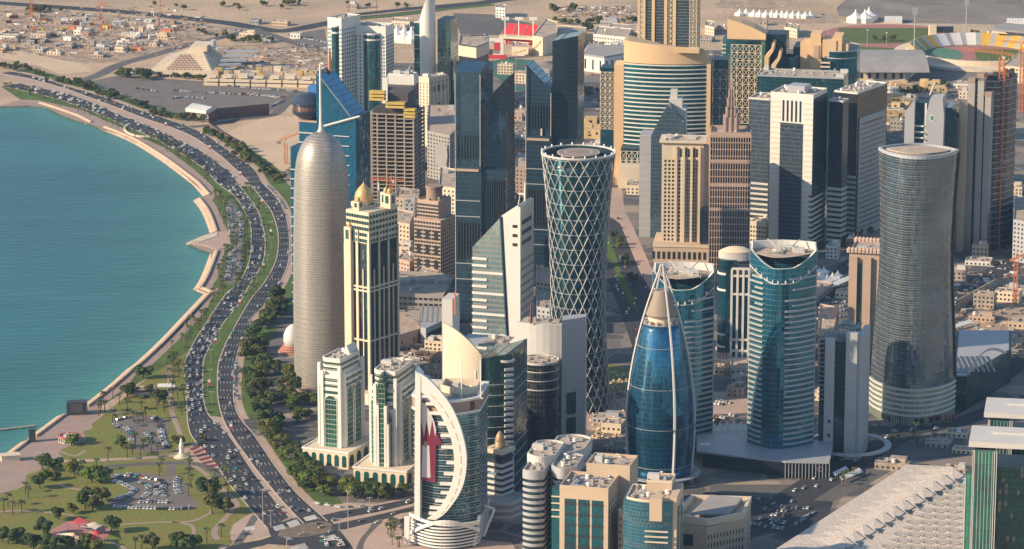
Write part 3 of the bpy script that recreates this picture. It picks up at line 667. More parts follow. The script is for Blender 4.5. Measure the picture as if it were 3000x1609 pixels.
for (cx, cy, s_, z0, hh, dome) in ((-30*b.u, -D_*.5, .29, h*.84, 15, 1), (-8*b.u, -D_*.4, .26, h*1.03, 7, 0), (48*b.u, D_*.2, .30, h*1.03, 12, 1), (28*b.u, D_*.25, .28, h*1.03, 12, 0), (-30*b.u, 0, 54*b.u/W_, h*1.03, 4, 2)):
    r_ = W_*s_/2
    mb = MB(); mb.prism(rect(2*r_, 2*r_, cx, cy), z0, z0+hh); tw = part(b, 'turret', mb, M['cream'])
    for k in range(4):
        a_ = k*math.pi/2
        mb = MB(); mb.rbox(cx+math.cos(a_)*(r_+.1), cy+math.sin(a_)*(r_+.1), a_, .4, r_*.9, z0+hh*.35, z0+hh*.85); part(b, 'turret_window', mb, M['window_teal'], parent=tw)
    q = r_*(1.0 if dome == 2 else .62)
    mb = MB(); mb.lathe([(q*1.05, z0+hh), (q*1.05, z0+hh+1.2), (q, z0+hh+1.3), (q*1.04, z0+hh+q*.5), (q*.9, z0+hh+q*1.0), (q*.62, z0+hh+q*1.45), (q*.25, z0+hh+q*1.8), (.15, z0+hh+q*2.05), (.1, z0+hh+q*2.4)], 24, cx, cy)
    part(b, 'golden_dome', mb, plain('golden_dome', (.62,.40,.17), .45, .05, metal=.3), smooth=True)
mb = MB(); mb.tube([(W_*.1, D_*.2, h*1.06), (-W_*.25, D_*.45, h*1.14)], .7, 4); part(b, 'maintenance_arm', mb, M['greyblue'])
mass(b, 'front_shaft', M['cream'], rect(W_*.30, W_*.30, -30*b.u, -D_*.5), 0, h*.85)
mass(b, 'podium', M['cream'], rect(W_*1.5, D_*1.5), 0, 9)
# ---- blue glass tower with sloping roof and saucer restaurant
b = CB('blue_tower', 'blue glass tower with steep sloping top and saucer restaurant, behind the rounded silvery tower', 'tower', 925, 1042, 1080, 965, 345, -20)
h, W_, D_, u = b.h, b.w, b.d, b.u
bg_ = glass('blue_curtain', (.010,.115,.185), (.006,.055,.10), fh=4.2, mw=2, blind=.05, blindcol=(.10,.30,.40), line=(.01,.07,.13), rough=.1, metal=.3)
ztop = HT(b.P, 205); top = lambda x, y: ztop+(h-ztop)*max(0, min(1, (x+W_/2)/(W_*.85)))
mb = MB(); mb.prism([(-W_/2, -D_/2), (W_*.35, -D_/2), (W_/2, -D_/2), (W_/2, D_/2), (W_*.35, D_/2), (-W_/2, D_/2)], 0, top); part(b, 'glass_wedge', mb, bg_)
hw, hl = HT(b.P, 356), HT(b.P, 434)
mass(b, 'side_wing', bg_, [(-W_/2-60*u, -D_/2+3), (-W_/2-.2, -D_/2+3), (-W_/2-.2, D_/2), (-W_/2-60*u, D_/2)], 0, hw); mass(b, 'low_wing', bg_, [(-W_/2-94*u, -D_/2+6), (-W_/2-60.2*u, -D_/2+6), (-W_/2-60.2*u, D_/2), (-W_/2-94*u, D_/2)], 0, hl)
mass(b, 'terrace', M['pink'], [(-W_/2-62*u, -D_/2+2), (-W_/2-.2, -D_/2+2), (-W_/2-.2, D_/2), (-W_/2-62*u, D_/2)], hw, hw+1.2)
slabs(b, 'sun_louvre', M['lightgrey'], (-W_/2-60*u, -D_/2+3), (-W_/2, -D_/2+3), frange(18, hw*.97, 8.4), .8, 1.4); slabs(b, 'sun_louvre', M['lightgrey'], (-W_/2-94*u, -D_/2+6), (-W_/2-60.2*u, -D_/2+6), frange(18, hl*.9, 8.4), .8, 1.4)
slabs(b, 'sun_louvre', M['lightgrey'], (-W_/2, -D_/2), (W_/2, -D_/2), frange(18, h*.92, 8.4), .6, 1.2, .30, .84)
mb = MB(); mb.tube([(-W_*.30, -D_/2-1, HT(b.P, 362)), (W_*.62, -D_/2-1, HT(b.P, 326))], 1.1, 5); part(b, 'roof_beam', mb, M['lightgrey'])
mb = MB(); mb.tube([(-W_/2, -D_/2-.4, ztop+.5), (W_*.36, -D_/2-.4, h+1)], .5, 4); part(b, 'ridge_trim', mb, M['metal'])
Rs = 50*u; P3 = (-W_/2-44*u, -4); z_s = HT(b.P, 306)
mb = MB(); mb.lathe([(Rs*.4, z_s-14), (Rs*.9, z_s-9), (Rs*.97, z_s-6.5), (Rs*.9, z_s-6), (Rs*.9, z_s-1), (Rs*1.02, z_s-.5), (Rs*1.03, z_s+1.2), (Rs*.7, z_s+6), (Rs*.35, z_s+8.5), (Rs*.05, z_s+9)], 48, *P3)
o = part(b, 'saucer', mb, plain('slate_metal', (.075,.10,.14), .35, .08, metal=.5))
mb = MB(); mb.loft([[(*p, z) for p in circ(Rs*.915, 48, *P3)] for z in (z_s-5.6, z_s-1.4)], False, False); part(b, 'saucer_window', mb, glass('amber_glass', (.22,.09,.05), fh=2.2, mw=2.6, blind=.4), parent=o)
mb = MB(); mb.cyl(P3[0], P3[1], Rs*.36, Rs*.4, hw, z_s-13, 24); part(b, 'saucer_stem', mb, bg_)
mass(b, 'rear_wing', plain('bright_blue_panels', (.05,.19,.48), .4, .05), [(-W_/2-56*u, D_*.1), (-W_/2, D_*.1), (-W_/2, D_*.5), (-W_/2-56*u, D_*.5)], hw, HT(b.P, 262))
mb = MB(); mb.tube([(-W_*.40, D_*.2, ztop-4), (-W_*.41, D_*.2, HT(b.P, 150))], 2.2, 6, .8); part(b, 'mast_fin', mb, plain('copper_fin', (.45,.2,.13), .5, .1))
c = G(860, 1030); eg = empty('globe_pavilion', (c.x, c.y, 0), 0, 'pearly rounded pavilion on terracotta rings, half hidden behind the rounded silvery tower', 'pavilion')
mb = MB(); mb.lathe([(4,4),(7.5,6),(8.6,10),(8.2,15),(6,20),(2.8,23),(.2,24)], 28); mb.build('pearl_shell', plain('pearl_shell', (.62,.58,.56), .4, .05), eg, smooth=True)
for k in range(4): mb = MB(); mb.ring(circ(8-k*.5, 28), circ(13-k*1.5, 28), .2+k*1.7, 1.3+k*1.7); mb.build('terracotta_ring', plain('terracotta_band', (.52,.26,.19), .7, .05), eg)
# ---- unfinished concrete tower
b = CB('unfinished_tower', 'unfinished concrete frame tower with yellow safety sheeting near its top, behind the rounded silvery tower', 'tower', 1066, 1200, 1246, 600, 262, -12)
h, W_, D_ = b.h, b.w, min(b.d, 45)
fpl = rect(W_, D_)
mass(b, 'core', plain('shade_toned_core', (.06,.05,.05), .9, .2, .1), rect(W_*.86, D_*.8), 0, h*.78)  # colour darkened to stand for the shade inside the deep open bays
zs = frange(0, h*.76, 4.0)
bands(b, 'floor_slab', M['concrete'], fpl, zs, .7, 1.2, -4)
for a, c, n in ((fpl[0], fpl[1], 6), (fpl[1], fpl[2], 4)): fins(b, 'column', M['concrete'], a, c, n, 1.3, .9, 0, h*.76, sink=.5)
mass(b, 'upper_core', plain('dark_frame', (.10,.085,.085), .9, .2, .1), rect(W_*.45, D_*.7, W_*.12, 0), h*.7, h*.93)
for (x_, w2, z_) in ((-.3, .34, .93), (-.3, .34, .90), (-.3, .34, .87), (.1, .42, .84), (.1, .42, .81), (.42, .25, .79), (.42, .25, .76), (.42, .25, .73)):
    mb = MB(); mb.box(W_*x_-W_*w2/2, W_*x_+W_*w2/2, -D_/2-2, -D_/2+6, h*z_, h*z_+2.3); part(b, 'safety_sheeting', mb, M['yellow'])
# ---- rounded white and blue tower behind it
b = CB('rounded_office', 'white and blue office with curved crown peeking out behind the unfinished tower', 'office', 1118, 1200, 1226, 505, 232, -14)
h, W_, D_ = b.h, b.w, 34
mass(b, 'tower_shaft', glass('slate_curtain', (.04,.06,.085), fh=4, mw=2), rect(W_, D_), 0, h*.9)
mass(b, 'crown_wall', M['white'], rect(W_*.96, D_*.5, 0, D_*.25), h*.8, h*1.0); mass(b, 'white_pier', M['white'], rect(W_*.2, 3, -W_*.4, -D_/2), h*.7, h)
mb = MB(); mb.ring(offset(arc_poly(W_*.9, 20, 6), -1), arc_poly(W_*.9, 20, 6), h*.86, h*.9); part(b, 'curved_canopy', mb, M['lightgrey'])
roofkit(b, rect(W_*.9, D_*.45, 0, D_*.25), h, 8, pm=M['white'])
# ---- beige block with a tall arch
b = CB('arched_block', 'beige block with giant arched recess on its shaded side, left of the dark towers', 'office', 1226, 1256, 1310, 430, 232, -40)
h, W_, D_ = b.h, b.w, b.d; fpl = rect(W_, D_)
mass(b, 'wall', M['cream'], fpl, 0, h)
wins(b, 'window', M['window'], fpl[0], fpl[1], h*.2, h*.94, 3, 16, 1.2, 1.8)
mb = MB(); y0, y1 = -D_*.22, D_*.3; n = 14
arch = [(y0, 0), (y1, 0)]+[((y0+y1)/2+(y1-y0)/2*math.cos(math.pi*k/n), h*.52+(y1-y0)/2*math.sin(math.pi*k/n)) for k in range(n+1)]
mb.add([(W_/2+.4, y_, z_) for y_, z_ in arch]+[(W_/2-.5, y_, z_) for y_, z_ in arch], [tuple(range(len(arch)))]+[(i, (i+1) % len(arch), len(arch)+(i+1) % len(arch), len(arch)+i) for i in range(len(arch))])
part(b, 'arch_window', mb, M['window'])
for k in range(3):
    mb = MB(); yy = -D_*.26+k*D_*.28; a2 = [(yy+3*math.cos(6.283*q/14), h*.84+4*math.sin(6.283*q/14)) for q in range(14)]
    mb.add([(W_/2+.4, y_, z_) for y_, z_ in a2], [tuple(range(14))]); part(b, 'round_window', mb, M['window'])
fins(b, 'pilaster', M['cream'], fpl[1], fpl[2], 6, 1.6, 1, 0, h); wins(b, 'small_window', M['window'], fpl[1], fpl[2], h*.9, h*.96, 14, 1, 1, 1.6)
roofkit(b, fpl, h, 8); 
# ---- two pale towers with green glass bays at the back
gg = glass('sea_green_curtain', (.014,.10,.10), (.01,.05,.06), fh=4, mw=2)
for nm_, lb, xl, xc, xr, yb, yt in (('pale_tower', 'pale tower with green glass bay, left one of the pair behind the unfinished tower', 958, 1000, 1052, 330, 62), ('pale_tower', 'pale tower with rounded green bay and red crane before it, right of its pair', 1036, 1130, 1152, 325, 86)):
    b = CB(nm_, lb, 'tower', xl, xc, xr, yb, yt, -35 if xl < 1000 else -18, group='pair of pale towers with green glass bays'); h, W_, D_ = b.h, b.w, min(b.d, 45); fpl = rect(W_, D_)
    mass(b, 'wall', M['white'], fpl, 0, h)
    for a, c in ((fpl[0], fpl[1]), (fpl[1], fpl[2])): wins(b, 'window', M['window_teal'], a, c, h*.05, h*.92, 8, 20, 1.7, 2.2, single=False)
    mb = MB(); mb.prism(circ(W_*.27, 20, W_*.05, -D_/2+W_*.08), 0, h*.93); part(b, 'glass_bay', mb, gg)
    bands(b, 'bay_ledge', M['white'], circ(W_*.275, 20, W_*.05, -D_/2+W_*.08), [h*.86, h*.93], 2, .4)
    roofkit(b, fpl, h, 10, 3, pm=M['white'])
# ---- white blade tower cut off by the top of the picture
b = CEN('white_blade_tower', 'tall white curved slab tower with slanted top between dark glass wings, at the upper edge', 'tower', 1268, 300, 70, -15)
h = b.h; u = b.u; r_ = 23*u
mb = MB(); c1 = circ(r_, 24, -4, -8); mb.prism(c1, 0, 10); zt = lambda x: HT(b.P, 60)+(HT(b.P, -40)-HT(b.P, 60))*min(1, max(0, (x+4+r_)/(1.6*r_))); mb.v = [(x, y, z if z < 5 else zt(x)) for x, y, z in mb.v]; part(b, 'white_shaft', mb, M['white'], smooth=False)
mass(b, 'glass_wing', gg, rect(28*u, 26, -41*u, 10), 0, HT(b.P, 68)); mass(b, 'glass_wing', glass('grey_green_curtain', (.09,.14,.13), fh=4, mw=2), rect(40*u, 30, 38*u, 10), 0, HT(b.P, 55))
bands(b, 'floor_ledge', M['lightgrey'], rect(28*u, 26, -41*u, 10), frange(30, HT(b.P, 68), 16), .8, .3)
mass(b, 'wing_cap', M['white'], rect(29*u, 27, -41*u, 10), HT(b.P, 68), HT(b.P, 66))
# ---- brown stepped office behind the twin dark towers
b = CB('brown_office', 'shaded brown stone office with stepped corners and a round drum on its roof', 'office', 1212, 1290, 1336, 835, 600, -28)
h, W_, D_ = b.h, b.w, b.d; fpl = rect(W_, D_)
mass(b, 'wall', M['pink'], fpl, 0, h*.8); mass(b, 'upper_wall', M['pink'], rect(W_*.8, D_*.8, -W_*.1, D_*.1), h*.8, h)
for a, c, n in ((fpl[0], fpl[1], 9), (fpl[1], fpl[2], 8)): wins(b, 'window', M['window'], a, c, h*.06, h*.78, n, 15, 2.4, 2)
wins(b, 'window', M['window'], (-W_*.5, -D_*.3), (W_*.3, -D_*.3), h*.8, h*.98, 8, 4, 2.4, 2)
wins(b, 'tall_window', M['window'], fpl[0], fpl[1], h*.15, h*.7, 3, 3, 4, 9, dep=.2)
mb = MB(); mb.cyl(-W_*.1, D_*.1, W_*.27, W_*.27, h, h+11, 28); mb.cyl(-W_*.1, D_*.1, W_*.30, W_*.30, h+11, h+13, 28); part(b, 'roof_drum', mb, M['brown'])
roofkit(b, rect(W_*.8, D_*.8, -W_*.1, D_*.1), h, 6, pm=M['pink'])
# ================================================================ towers: centre
dk = glass('navy_curtain', (.034,.080,.125), (.016,.038,.062), fh=4, mw=1.5, line=(.05,.09,.11), lf=.14, lm=.16, blind=.08, blindcol=(.12,.20,.24), rough=.14)  # base tones lightened to stand for blue-grey reflections
dk2 = glass('slate_panes', (.025,.050,.075), (.012,.024,.040), fh=4, mw=1.5, line=(.04,.055,.065), blind=.07, blindcol=(.09,.13,.15))
def twisted(lb, xc, yb, yt, xl, xr, sgn):
    b = CEN('crystal_tower', lb, 'tower', xc, yb, yt, -12, group='pair of dark faceted glass towers')
    h, u = b.h, b.u; W_ = (xr-xl)*u*.93; D_ = 38
    lo, fpl = .62*h, rect(W_, D_)
    # lower shaft and two offset upper prisms with slanting tops
    mb = MB(); mb.prism(fpl, 0, lo); part(b, 'lower_shaft', mb, dk if sgn < 0 else dk2)
    mass(b, 'corner_shaft', dk, rect(W_*.53, 3, -W_*.235, -D_/2-1.2), 0, lo*1.02)
    left = [(-W_/2, -D_/2-1), (0, -D_/2-1), (0, D_*.2), (-W_/2, D_*.2)]
    right = [(0.05, -D_/2+4), (W_/2, -D_/2+8), (W_/2, D_/2), (.05, D_/2)]
    for pl, z0, zt, m_ in ((left, lo, (lambda x, y: h*(1.0+.03*(y/D_))) if sgn < 0 else (lambda x, y: h*(.86+.0*x)-(x+W_/4)*1.0), dk), (right, lo, (lambda x, y: h*(.86)+x*1.1) if sgn < 0 else (lambda x, y: h*(1.0+.04*x/W_)), dk2)):
        mb = MB(); mb.prism(pl, z0-2, zt); part(b, 'upper_prism', mb, m_)
    fins(b, 'vertical_blade', M['darkmetal'], (-W_/2+2, -D_/2-2.7), (-2, -D_/2-2.7), 8, .7, .9, h*.28, h*.42)
    fins(b, 'vertical_blade', M['darkmetal'], (-W_/2+2, -D_/2-1), (-2, -D_/2-1), 8, .6, .9, h*.66, h*.75)
    fins(b, 'vertical_blade', M['darkmetal'], (W_*.08, -D_/2), (W_*.46, -D_/2), 9, .5, .9, h*.1, h*.58)
    mb = MB(); mb.box(-W_/2+1, -1, -D_/2-4, -D_/2, lo*.99, lo*.99+2); part(b, 'sky_terrace', mb, M['pink'])
    mb = MB(); mb.tube([(-W_/2, -D_/2-2.8, 0), (-W_/2, -D_/2-2.8, h*.98 if sgn < 0 else h*.9)], .5, 4); part(b, 'corner_trim', mb, M['metal'])
    mb = MB(); mb.tube([(0, -D_/2-2.8, 0), (0, -D_/2-1.4, h*.98 if sgn < 0 else h*.8)], .45, 4); part(b, 'corner_trim', mb, M['metal'])
    slabs(b, 'belt_course', M['greyblue'], (-W_/2, -D_/2-2.7), (0, -D_/2-2.7), [h*.2, h*.26, h*.44, h*.5], .7, .5)
    mass(b, 'podium', M['grey'], rect(W_*1.3, D_*1.4), 0, 7)
    return b
b = twisted('dark navy faceted glass tower left of the diamond-lattice tower, its left prism taller', 1422, 955, 190, 1346, 1503, -1)
b = twisted('dark navy faceted glass tower partly behind the diamond-lattice tower, its right prism taller', 1628, 850, 112, 1551, 1708, 1)
mb = MB(); mb.box(-30*b.u, -30*b.u+1.4, -21.6, -20.2, b.h*.36, b.h*.66); part(b, 'light_fin', mb, M['cream'])
# ---- white tower with slanted glass front
b = CB('slanted_glass_tower', 'white tower with a banded glass front cut by one long diagonal edge', 'tower', 1378, 1520, 1570, 1205, 612, -18)
h, W_, D_ = b.h, b.w, 34; fpl = rect(W_, D_)
pg = glass('pale_strip_glass', (.24,.34,.37), (.12,.19,.22), fh=4, mw=1.2, blind=.3, line=(.35,.37,.37), lm=.12, band=(.55,.55,.52), bf=.25)
mb = MB(); zr_ = lambda x, y: h*(.84 if x < -W_*.2 else 1.0)
prof = [(-W_/2, 0), (W_*.30, 0), (W_*.10, h*.95), (-W_/2, h*.79)]
def xz_prism(prof, y0, y1):
    mb = MB(); n = len(prof)
    return mb.add([(x, y0, z) for x, z in prof]+[(x, y1, z) for x, z in prof], [tuple(range(n)), tuple(range(n, 2*n))[::-1]]+[(i, n+i, n+(i+1) % n, (i+1) % n) for i in range(n)])
part(b, 'glass_front', xz_prism(prof, -D_/2, D_/2-1), pg)
part(b, 'white_wall', xz_prism([(W_*.305, 0), (W_/2, 0), (W_/2, h*1.0), (W_*.44, h*1.01), (W_*.11, h*.955)], -D_/2-.8, D_/2), M['white'])
mb = MB(); mb.tube([(W_*.31, -D_/2-.9, 0), (W_*.10, -D_/2-.9, h*.95)], 1.3, 4); part(b, 'dark_edge', mb, dk)
for i, z in enumerate(frange(8, h*.76, 5.6)):
    mb = MB(); xr_ = W_*.30-(W_*.20)*(z/(h*.93)); mb.box(-W_/2-.3, xr_ if i % 3 == 0 else -W_*.2, -D_/2-.8, -D_/2+.2, z, z+1.9); part(b, 'white_spandrel', mb, M['white'])
for k in range(3):
    mb = MB(); mb.box(W_*.34, W_*.44, -D_/2-1, -D_/2, h*(.90-k*.045), h*(.915-k*.045)); part(b, 'louvre', mb, M['window'])
    mb = MB(); mb.box(W_/2, W_/2+.3, -D_*.4, D_*.3, h*(.91-k*.05), h*(.93-k*.05)); part(b, 'louvre', mb, M['window'])
wins(b, 'window', M['window'], (W_/2, -D_/2), (W_/2, D_/2), h*.05, h*.75, 8, 18, 2, 2, single=False)
mb = MB(); mb.tube([(W_*.45, 0, h), (W_*.45, 0, h+17)], .8, 6, .4); mb.box(W_*.36, W_*.5, -6, -5.2, h+8, h+9); mb.tube([(W_*.36, -5.6, h), (W_*.40, -5.6, h+8)], .3, 4); part(b, 'roof_mast', mb, M['tent'])
# ---- diamond lattice tower
b = CEN('lattice_tower', 'dark teal glass tower wrapped in a pale diamond lattice with a round helipad on top', 'tower', 1695, 1190, 447)
h, u = b.h, b.u; s0 = 1/u
rt, rw, rb = 108*u*.985, 80*u, 97*u
def rad(z):
    f = z/h
    return rw+(rt-rw)*max(0, (f-.42)/.58)**1.9 if f > .42 else rw+(rb-rw)*((.42-f)/.42)**1.6
rg_ = glass('deep_teal_panes', (.008,.062,.088), (.004,.028,.044), fh=4, mw=1.8, round_r=24, blind=.22, blindcol=(.07,.17,.15), line=(.02,.05,.06), rough=.12)
zl = [h*k/36 for k in range(37)]
mb = MB(); mb.lathe([(rad(z)-1.2, z) for z in zl if z < h-9]+[(rad(h-8.3)-1.2, h-8.3)], 80); part(b, 'glass_body', mb, rg_, smooth=True)
nd, lev = 20, 13.0
for sg in (1, -1):
    for k in range(nd):
        pts = []
        for i in range(79):
            z = h*1.0*i/78; a_ = 6.28318*k/nd + sg*(i/78)*lev*6.28318/nd; r_ = rad(z)+.3; pts.append((r_*math.cos(a_), r_*math.sin(a_), z))
        mb = MB(); mb.tube(pts, .36, 4); part(b, 'lattice_beam', mb, plain('lattice_steel', (.50,.48,.45), .5, .04))
for z in frange(12, h, 12.0):
    mb = MB(); mb.ring(circ(rad(z)-1.3, 60), circ(rad(z)-.95, 60), z, z+.5); part(b, 'floor_edge', mb, M['greyblue'])
mb = MB(); mb.ring(circ(rt-.7, 80), circ(rt+.9, 80), h-.5, h+.9); part(b, 'crown_ring', mb, M['lightgrey'])
mb = MB(); mb.loft([[(*p, z) for p in circ(rad(z)-1.2-i_, 80)] for z, i_ in ((h-8.3, 0), (h-4, 0), (h, 0), (h, .5), (h-8, .6))], False, False); part(b, 'crown_wall', mb, rg_)
mb = MB(); mb.prism(circ(rt-2, 60), h-8.2, h-8); part(b, 'roof_deck', mb, M['roof'])
for k in range(20):
    a_ = 6.28318*(k+.5)/20; mb = MB(); mb.tube([(rt*math.cos(a_), rt*math.sin(a_), h), ((rt+.5)*math.cos(a_), (rt+.5)*math.sin(a_), h+2.6)], .9, 5, .6); part(b, 'crown_lamp', mb, M['tent'])
hp = 63*u
mb = MB(); mb.cyl(0, 3, hp*.72, hp*.8, h-8, h-1.5, 40); part(b, 'helipad_support', mb, M['concrete'])
mb = MB(); mb.cyl(0, 3, hp, hp, h-1.2, h-.2, 64); pad = part(b, 'helipad', mb, plain('helipad_deck', (.27,.215,.20), .8, .08, .3))
for r0_, r1_, m_ in ((hp*.93, hp*.97, 'cream'), (hp*.60, hp*.65, 'cream')):
    mb = MB(); c0, c1 = circ(r0_, 64, 0, 3), circ(r1_, 64, 0, 3); n = 64
    mb.add([(*p, h-.15) for p in c0]+[(*p, h-.15) for p in c1], [(i, n+i, n+(i+1) % n, (i+1) % n) for i in range(n)]); part(b, 'painted_ring', mb, M[m_], parent=pad)
for rr in (0, 1, 2):
    a_ = rr*2.0944+math.pi/2; mb = MB(); mb.rbox(5.5*math.cos(a_), 3+5.5*math.sin(a_), a_+math.pi/2, 15, .9, h-.15, h-.1); part(b, 'painted_triangle', mb, plain('faded_ochre', (.42,.28,.16), .8), parent=pad)
for k in range(26):
    a_ = 6.28318*k/26; r_ = rt*(.80+.05*(k % 3)); mb = MB(); mb.rbox(r_*math.cos(a_), r_*math.sin(a_), a_, 3, 2.4, h-8, h-5.4-(k % 2)); part(b, 'roof_unit', mb, M['metal' if k % 2 else 'concrete'])
# ---- cream crescent-roofed tower with green glass body
b = CEN('cream_curved_tower', 'cream tower with a sweeping curved parapet above a dark green glass front', 'tower', 1425, 1425, 1040, -14)
h, u = b.h, b.u; W_ = 200*u; D_ = 46
gb = glass('bottle_green_curtain', (.014,.055,.065), (.008,.03,.04), fh=4, mw=2, blind=.06, line=(.03,.06,.06), rough=.1)
body = [(-W_/2, -D_/2+10)]+[(-W_/2+W_*i/12, -D_/2+10-16*math.sin(math.pi*(.25+.75*i/12))+11) for i in range(1, 12)]+[(W_/2, -D_/2+12), (W_/2, D_/2), (-W_/2, D_/2)]
body = arc_poly(W_, D_, 10, 0, 14)
hg = HT(b.P, 1000)
mb = MB(); mb.prism(body, 0, lambda x, y: hg-(0.5-x/W_)**2*18-2); part(b, 'glass_body', mb, gb)
bands(b, 'floor_ledge', M['lightgrey'], body, frange(6, hg*.82, 8), .35, .3)
mb = MB(); cw = [(-W_/2-1+W_*.62*i/10, -D_/2-1.2-10*(1-(2*.62*i/10-1)**2)) for i in range(11)]
zt1, zt2 = HT(b.P, 930), HT(b.P, 1008)
outer = cw; innr = [(x, y+2) for x, y in cw]
ztf = lambda i: zt2+(zt1-zt2)*math.cos(i/10*math.pi/2)**.8
n = 11
mb.add([(x, y-.5, hg*.70) for x, y in outer]+[(x, y-.5, ztf(i)) for i, (x, y) in enumerate(outer)]+[(x, y, ztf(i)) for i, (x, y) in enumerate(innr)]+[(x, y, hg*.70) for x, y in innr],
       [(i, i+1, n+i+1, n+i) for i in range(10)]+[(n+i, n+i+1, 2*n+i+1, 2*n+i) for i in range(10)]+[(2*n+i, 2*n+i+1, 3*n+i+1, 3*n+i) for i in range(10)]+[(0, n, 2*n, 3*n)])
part(b, 'curved_parapet', mb, M['cream'])
mb = MB(); cv = [(x, y) for x, y in cw[:6]]
for z in frange(hg*.05, hg*.70, 4):
    mb = MB(); n = 6; mb.add([(x, y-.4, z) for x, y in cv]+[(x, y-.4, z+2) for x, y in cv]+[(x, y+2, z+2) for x, y in cv]+[(x, y+2, z) for x, y in cv], [(i, i+1, n+i+1, n+i) for i in range(5)]+[(n+i, n+i+1, 2*n+i+1, 2*n+i) for i in range(5)]+[(0, n, 2*n, 3*n), (5, 3*n+5, 2*n+5, n+5)]); part(b, 'white_spandrel', mb, M['cream'])
mass(b, 'stair_slab', M['lightgrey'], rect(8, 20, -W_/2-4, 8), 0, HT(b.P, 882)); mass(b, 'orange_pole', M['orange'], rect(1, 1, -W_/2+2, -2), HT(b.P, 925), HT(b.P, 858))
mb = MB(); mb.prism(arc_poly(W_*.5, 22, 5), 0, 2); o = part(b, 'inner_roof', mb, M['greyblue']); o.location = (-W_*.12, 8, zt2)
mb = MB(); mb.ring(circ(4.5, 24, W_*.42, -D_/2), circ(6, 24, W_*.42, -D_/2), hg*.93, hg*.945); part(b, 'roof_hoop', mb, M['metal'])
for x_ in (-.32, .0): 
    mb = MB(); mb.box(W_*x_, W_*x_+1.2, -D_/2-12, -D_/2-10.6, hg*.55, hg*(.80 if x_ < -.1 else .88)); part(b, 'white_fin', mb, M['white'])
roofkit(b, rect(W_*.4, D_*.5, W_*.15, 6), hg, 9, parapet=False)
mass(b, 'terracotta_frame', plain('terracotta_frame', (.36,.20,.13), .7, .05), rect(3, 2, -W_*.13, -D_/2-11.4), 10, hg*.60); mass(b, 'terracotta_frame', MC['terracotta_frame'], rect(W_*.16, 2, -W_*.2, -D_/2-11.4), hg*.60, hg*.60+3)
slabs(b, 'balcony_band', M['pink'], (-W_*.28, -D_/2-10.3), (-W_*.14, -D_/2-10.3), frange(12, hg*.58, 4.2), 1.8, 1.4)
slabs(b, 'corner_balcony', M['lightgrey'], (W_*.40, -D_/2-3.2), (W_*.51, -D_/2+1), frange(12, hg*.9, 4.2), 1.9, 1.6)
# ---- grey wall tower beside it
b = CEN('grey_screen_tower', 'grey tower with blank screen wall and round dark glass shaft before the lattice tower', 'tower', 1612, 1330, 955, -8)
h, u = b.h, b.u
rd = glass('black_glass_panes', (.02,.03,.04), (.012,.016,.02), fh=4, mw=1.6, round_r=16, blind=.12, line=(.10,.11,.11))
mb = MB(); cyl_r = 56*u; mb.prism(circ(cyl_r, 32, -26*u, -8), 0, HT(b.P, 1050)); part(b, 'round_shaft', mb, rd)
bands(b, 'white_ring', M['lightgrey'], circ(cyl_r, 32, -26*u, -8), frange(h*.55, HT(b.P, 1052), 7), .7, .4)
roofkit(b, circ(cyl_r, 32, -26*u, -8), HT(b.P, 1050), 8, pm=M['lightgrey'])
mb = MB(); pw_ = [(-105*u+i*20*u, 12-6*math.sin(i/8*3)) for i in range(9)]; n = 9
mb.add([(x, y, 0) for x, y in pw_]+[(x, y, HT(b.P, 958)) for x, y in pw_]+[(x, y+3, HT(b.P, 958)) for x, y in pw_]+[(x, y+3, 0) for x, y in pw_], [(i, i+1, n+i+1, n+i) for i in range(8)]+[(n+i, n+i+1, 2*n+i+1, 2*n+i) for i in range(8)]+[(2*n+i, 2*n+i+1, 3*n+i+1, 3*n+i) for i in range(8)])
part(b, 'screen_wall', mb, M['lightgrey'])
mass(b, 'screen_wing', M['greyblue'], [(33*u, 2), (96*u, 16), (96*u, 26), (30*u, 18)], 0, HT(b.P, 940))
for z in (.1, .3): mass(b, 'recess_window', M['window'], [(48*u, 4.4), (72*u, 9.6), (72*u, 11), (48*u, 6)], h*z, h*(z+.17))
mb = MB(); mb.tube([(-60*u, 6, HT(b.P, 955)), (-60*u, 6, HT(b.P, 890))], 1.1, 4, .3); part(b, 'antenna', mb, M['rust'])
roofkit(b, rect(110*u, 16, -40*u, 22), HT(b.P, 962), 10, parapet=False)
# ---- crescent tower with banner
b = CEN('crescent_tower', 'glass tower with huge white crescent frame and maroon banner on its front', 'tower', 1320, 1558, 1118, -8)
h, u = b.h, b.u; W_ = 196*u; D_ = 40
body = arc_poly(W_*.98, D_, 14, 0, 16)
sg_ = glass('steel_blue_strips', (.012,.065,.09), (.006,.03,.045), fh=4, mw=1.6, blind=.12, line=(.22,.26,.26), lf=.10, lm=.05)
mass(b, 'glass_body', sg_, body, 10, HT(b.P, 1150))
bands(b, 'floor_ledge', M['lightgrey'], body, frange(14, HT(b.P, 1178), 4), .35, .28)
mb = MB(); mb.ring(offset(body, -1), offset(body, .8), HT(b.P, 1172), HT(b.P, 1142)); part(b, 'crown_band', mb, M['brown'])
mb = MB(); mb.ring(offset(body, -2), offset(body, 1.2), HT(b.P, 1142), HT(b.P, 1136)); part(b, 'crown_trim', mb, M['white'])
mb = MB(); mb.ring(offset(body, -2), offset(body, 1.2), HT(b.P, 1178), HT(b.P, 1172)); part(b, 'crown_trim', mb, M['white'])
roofkit(b, offset(body, -2), HT(b.P, 1146), 14, pm=M['white'], seed=3)
mb = MB(); mb.ring(offset(arc_poly(W_*.55, 18, 7), -1), arc_poly(W_*.55, 18, 7), 0, 5); o = part(b, 'roof_fin', mb, M['cream']); o.location = (W_*.15, 2, HT(b.P, 1140))
yF = -D_/2-17
hz = lambda py: HT((0, b.P.y-30), py)
xl_ = -W_/2-1.5
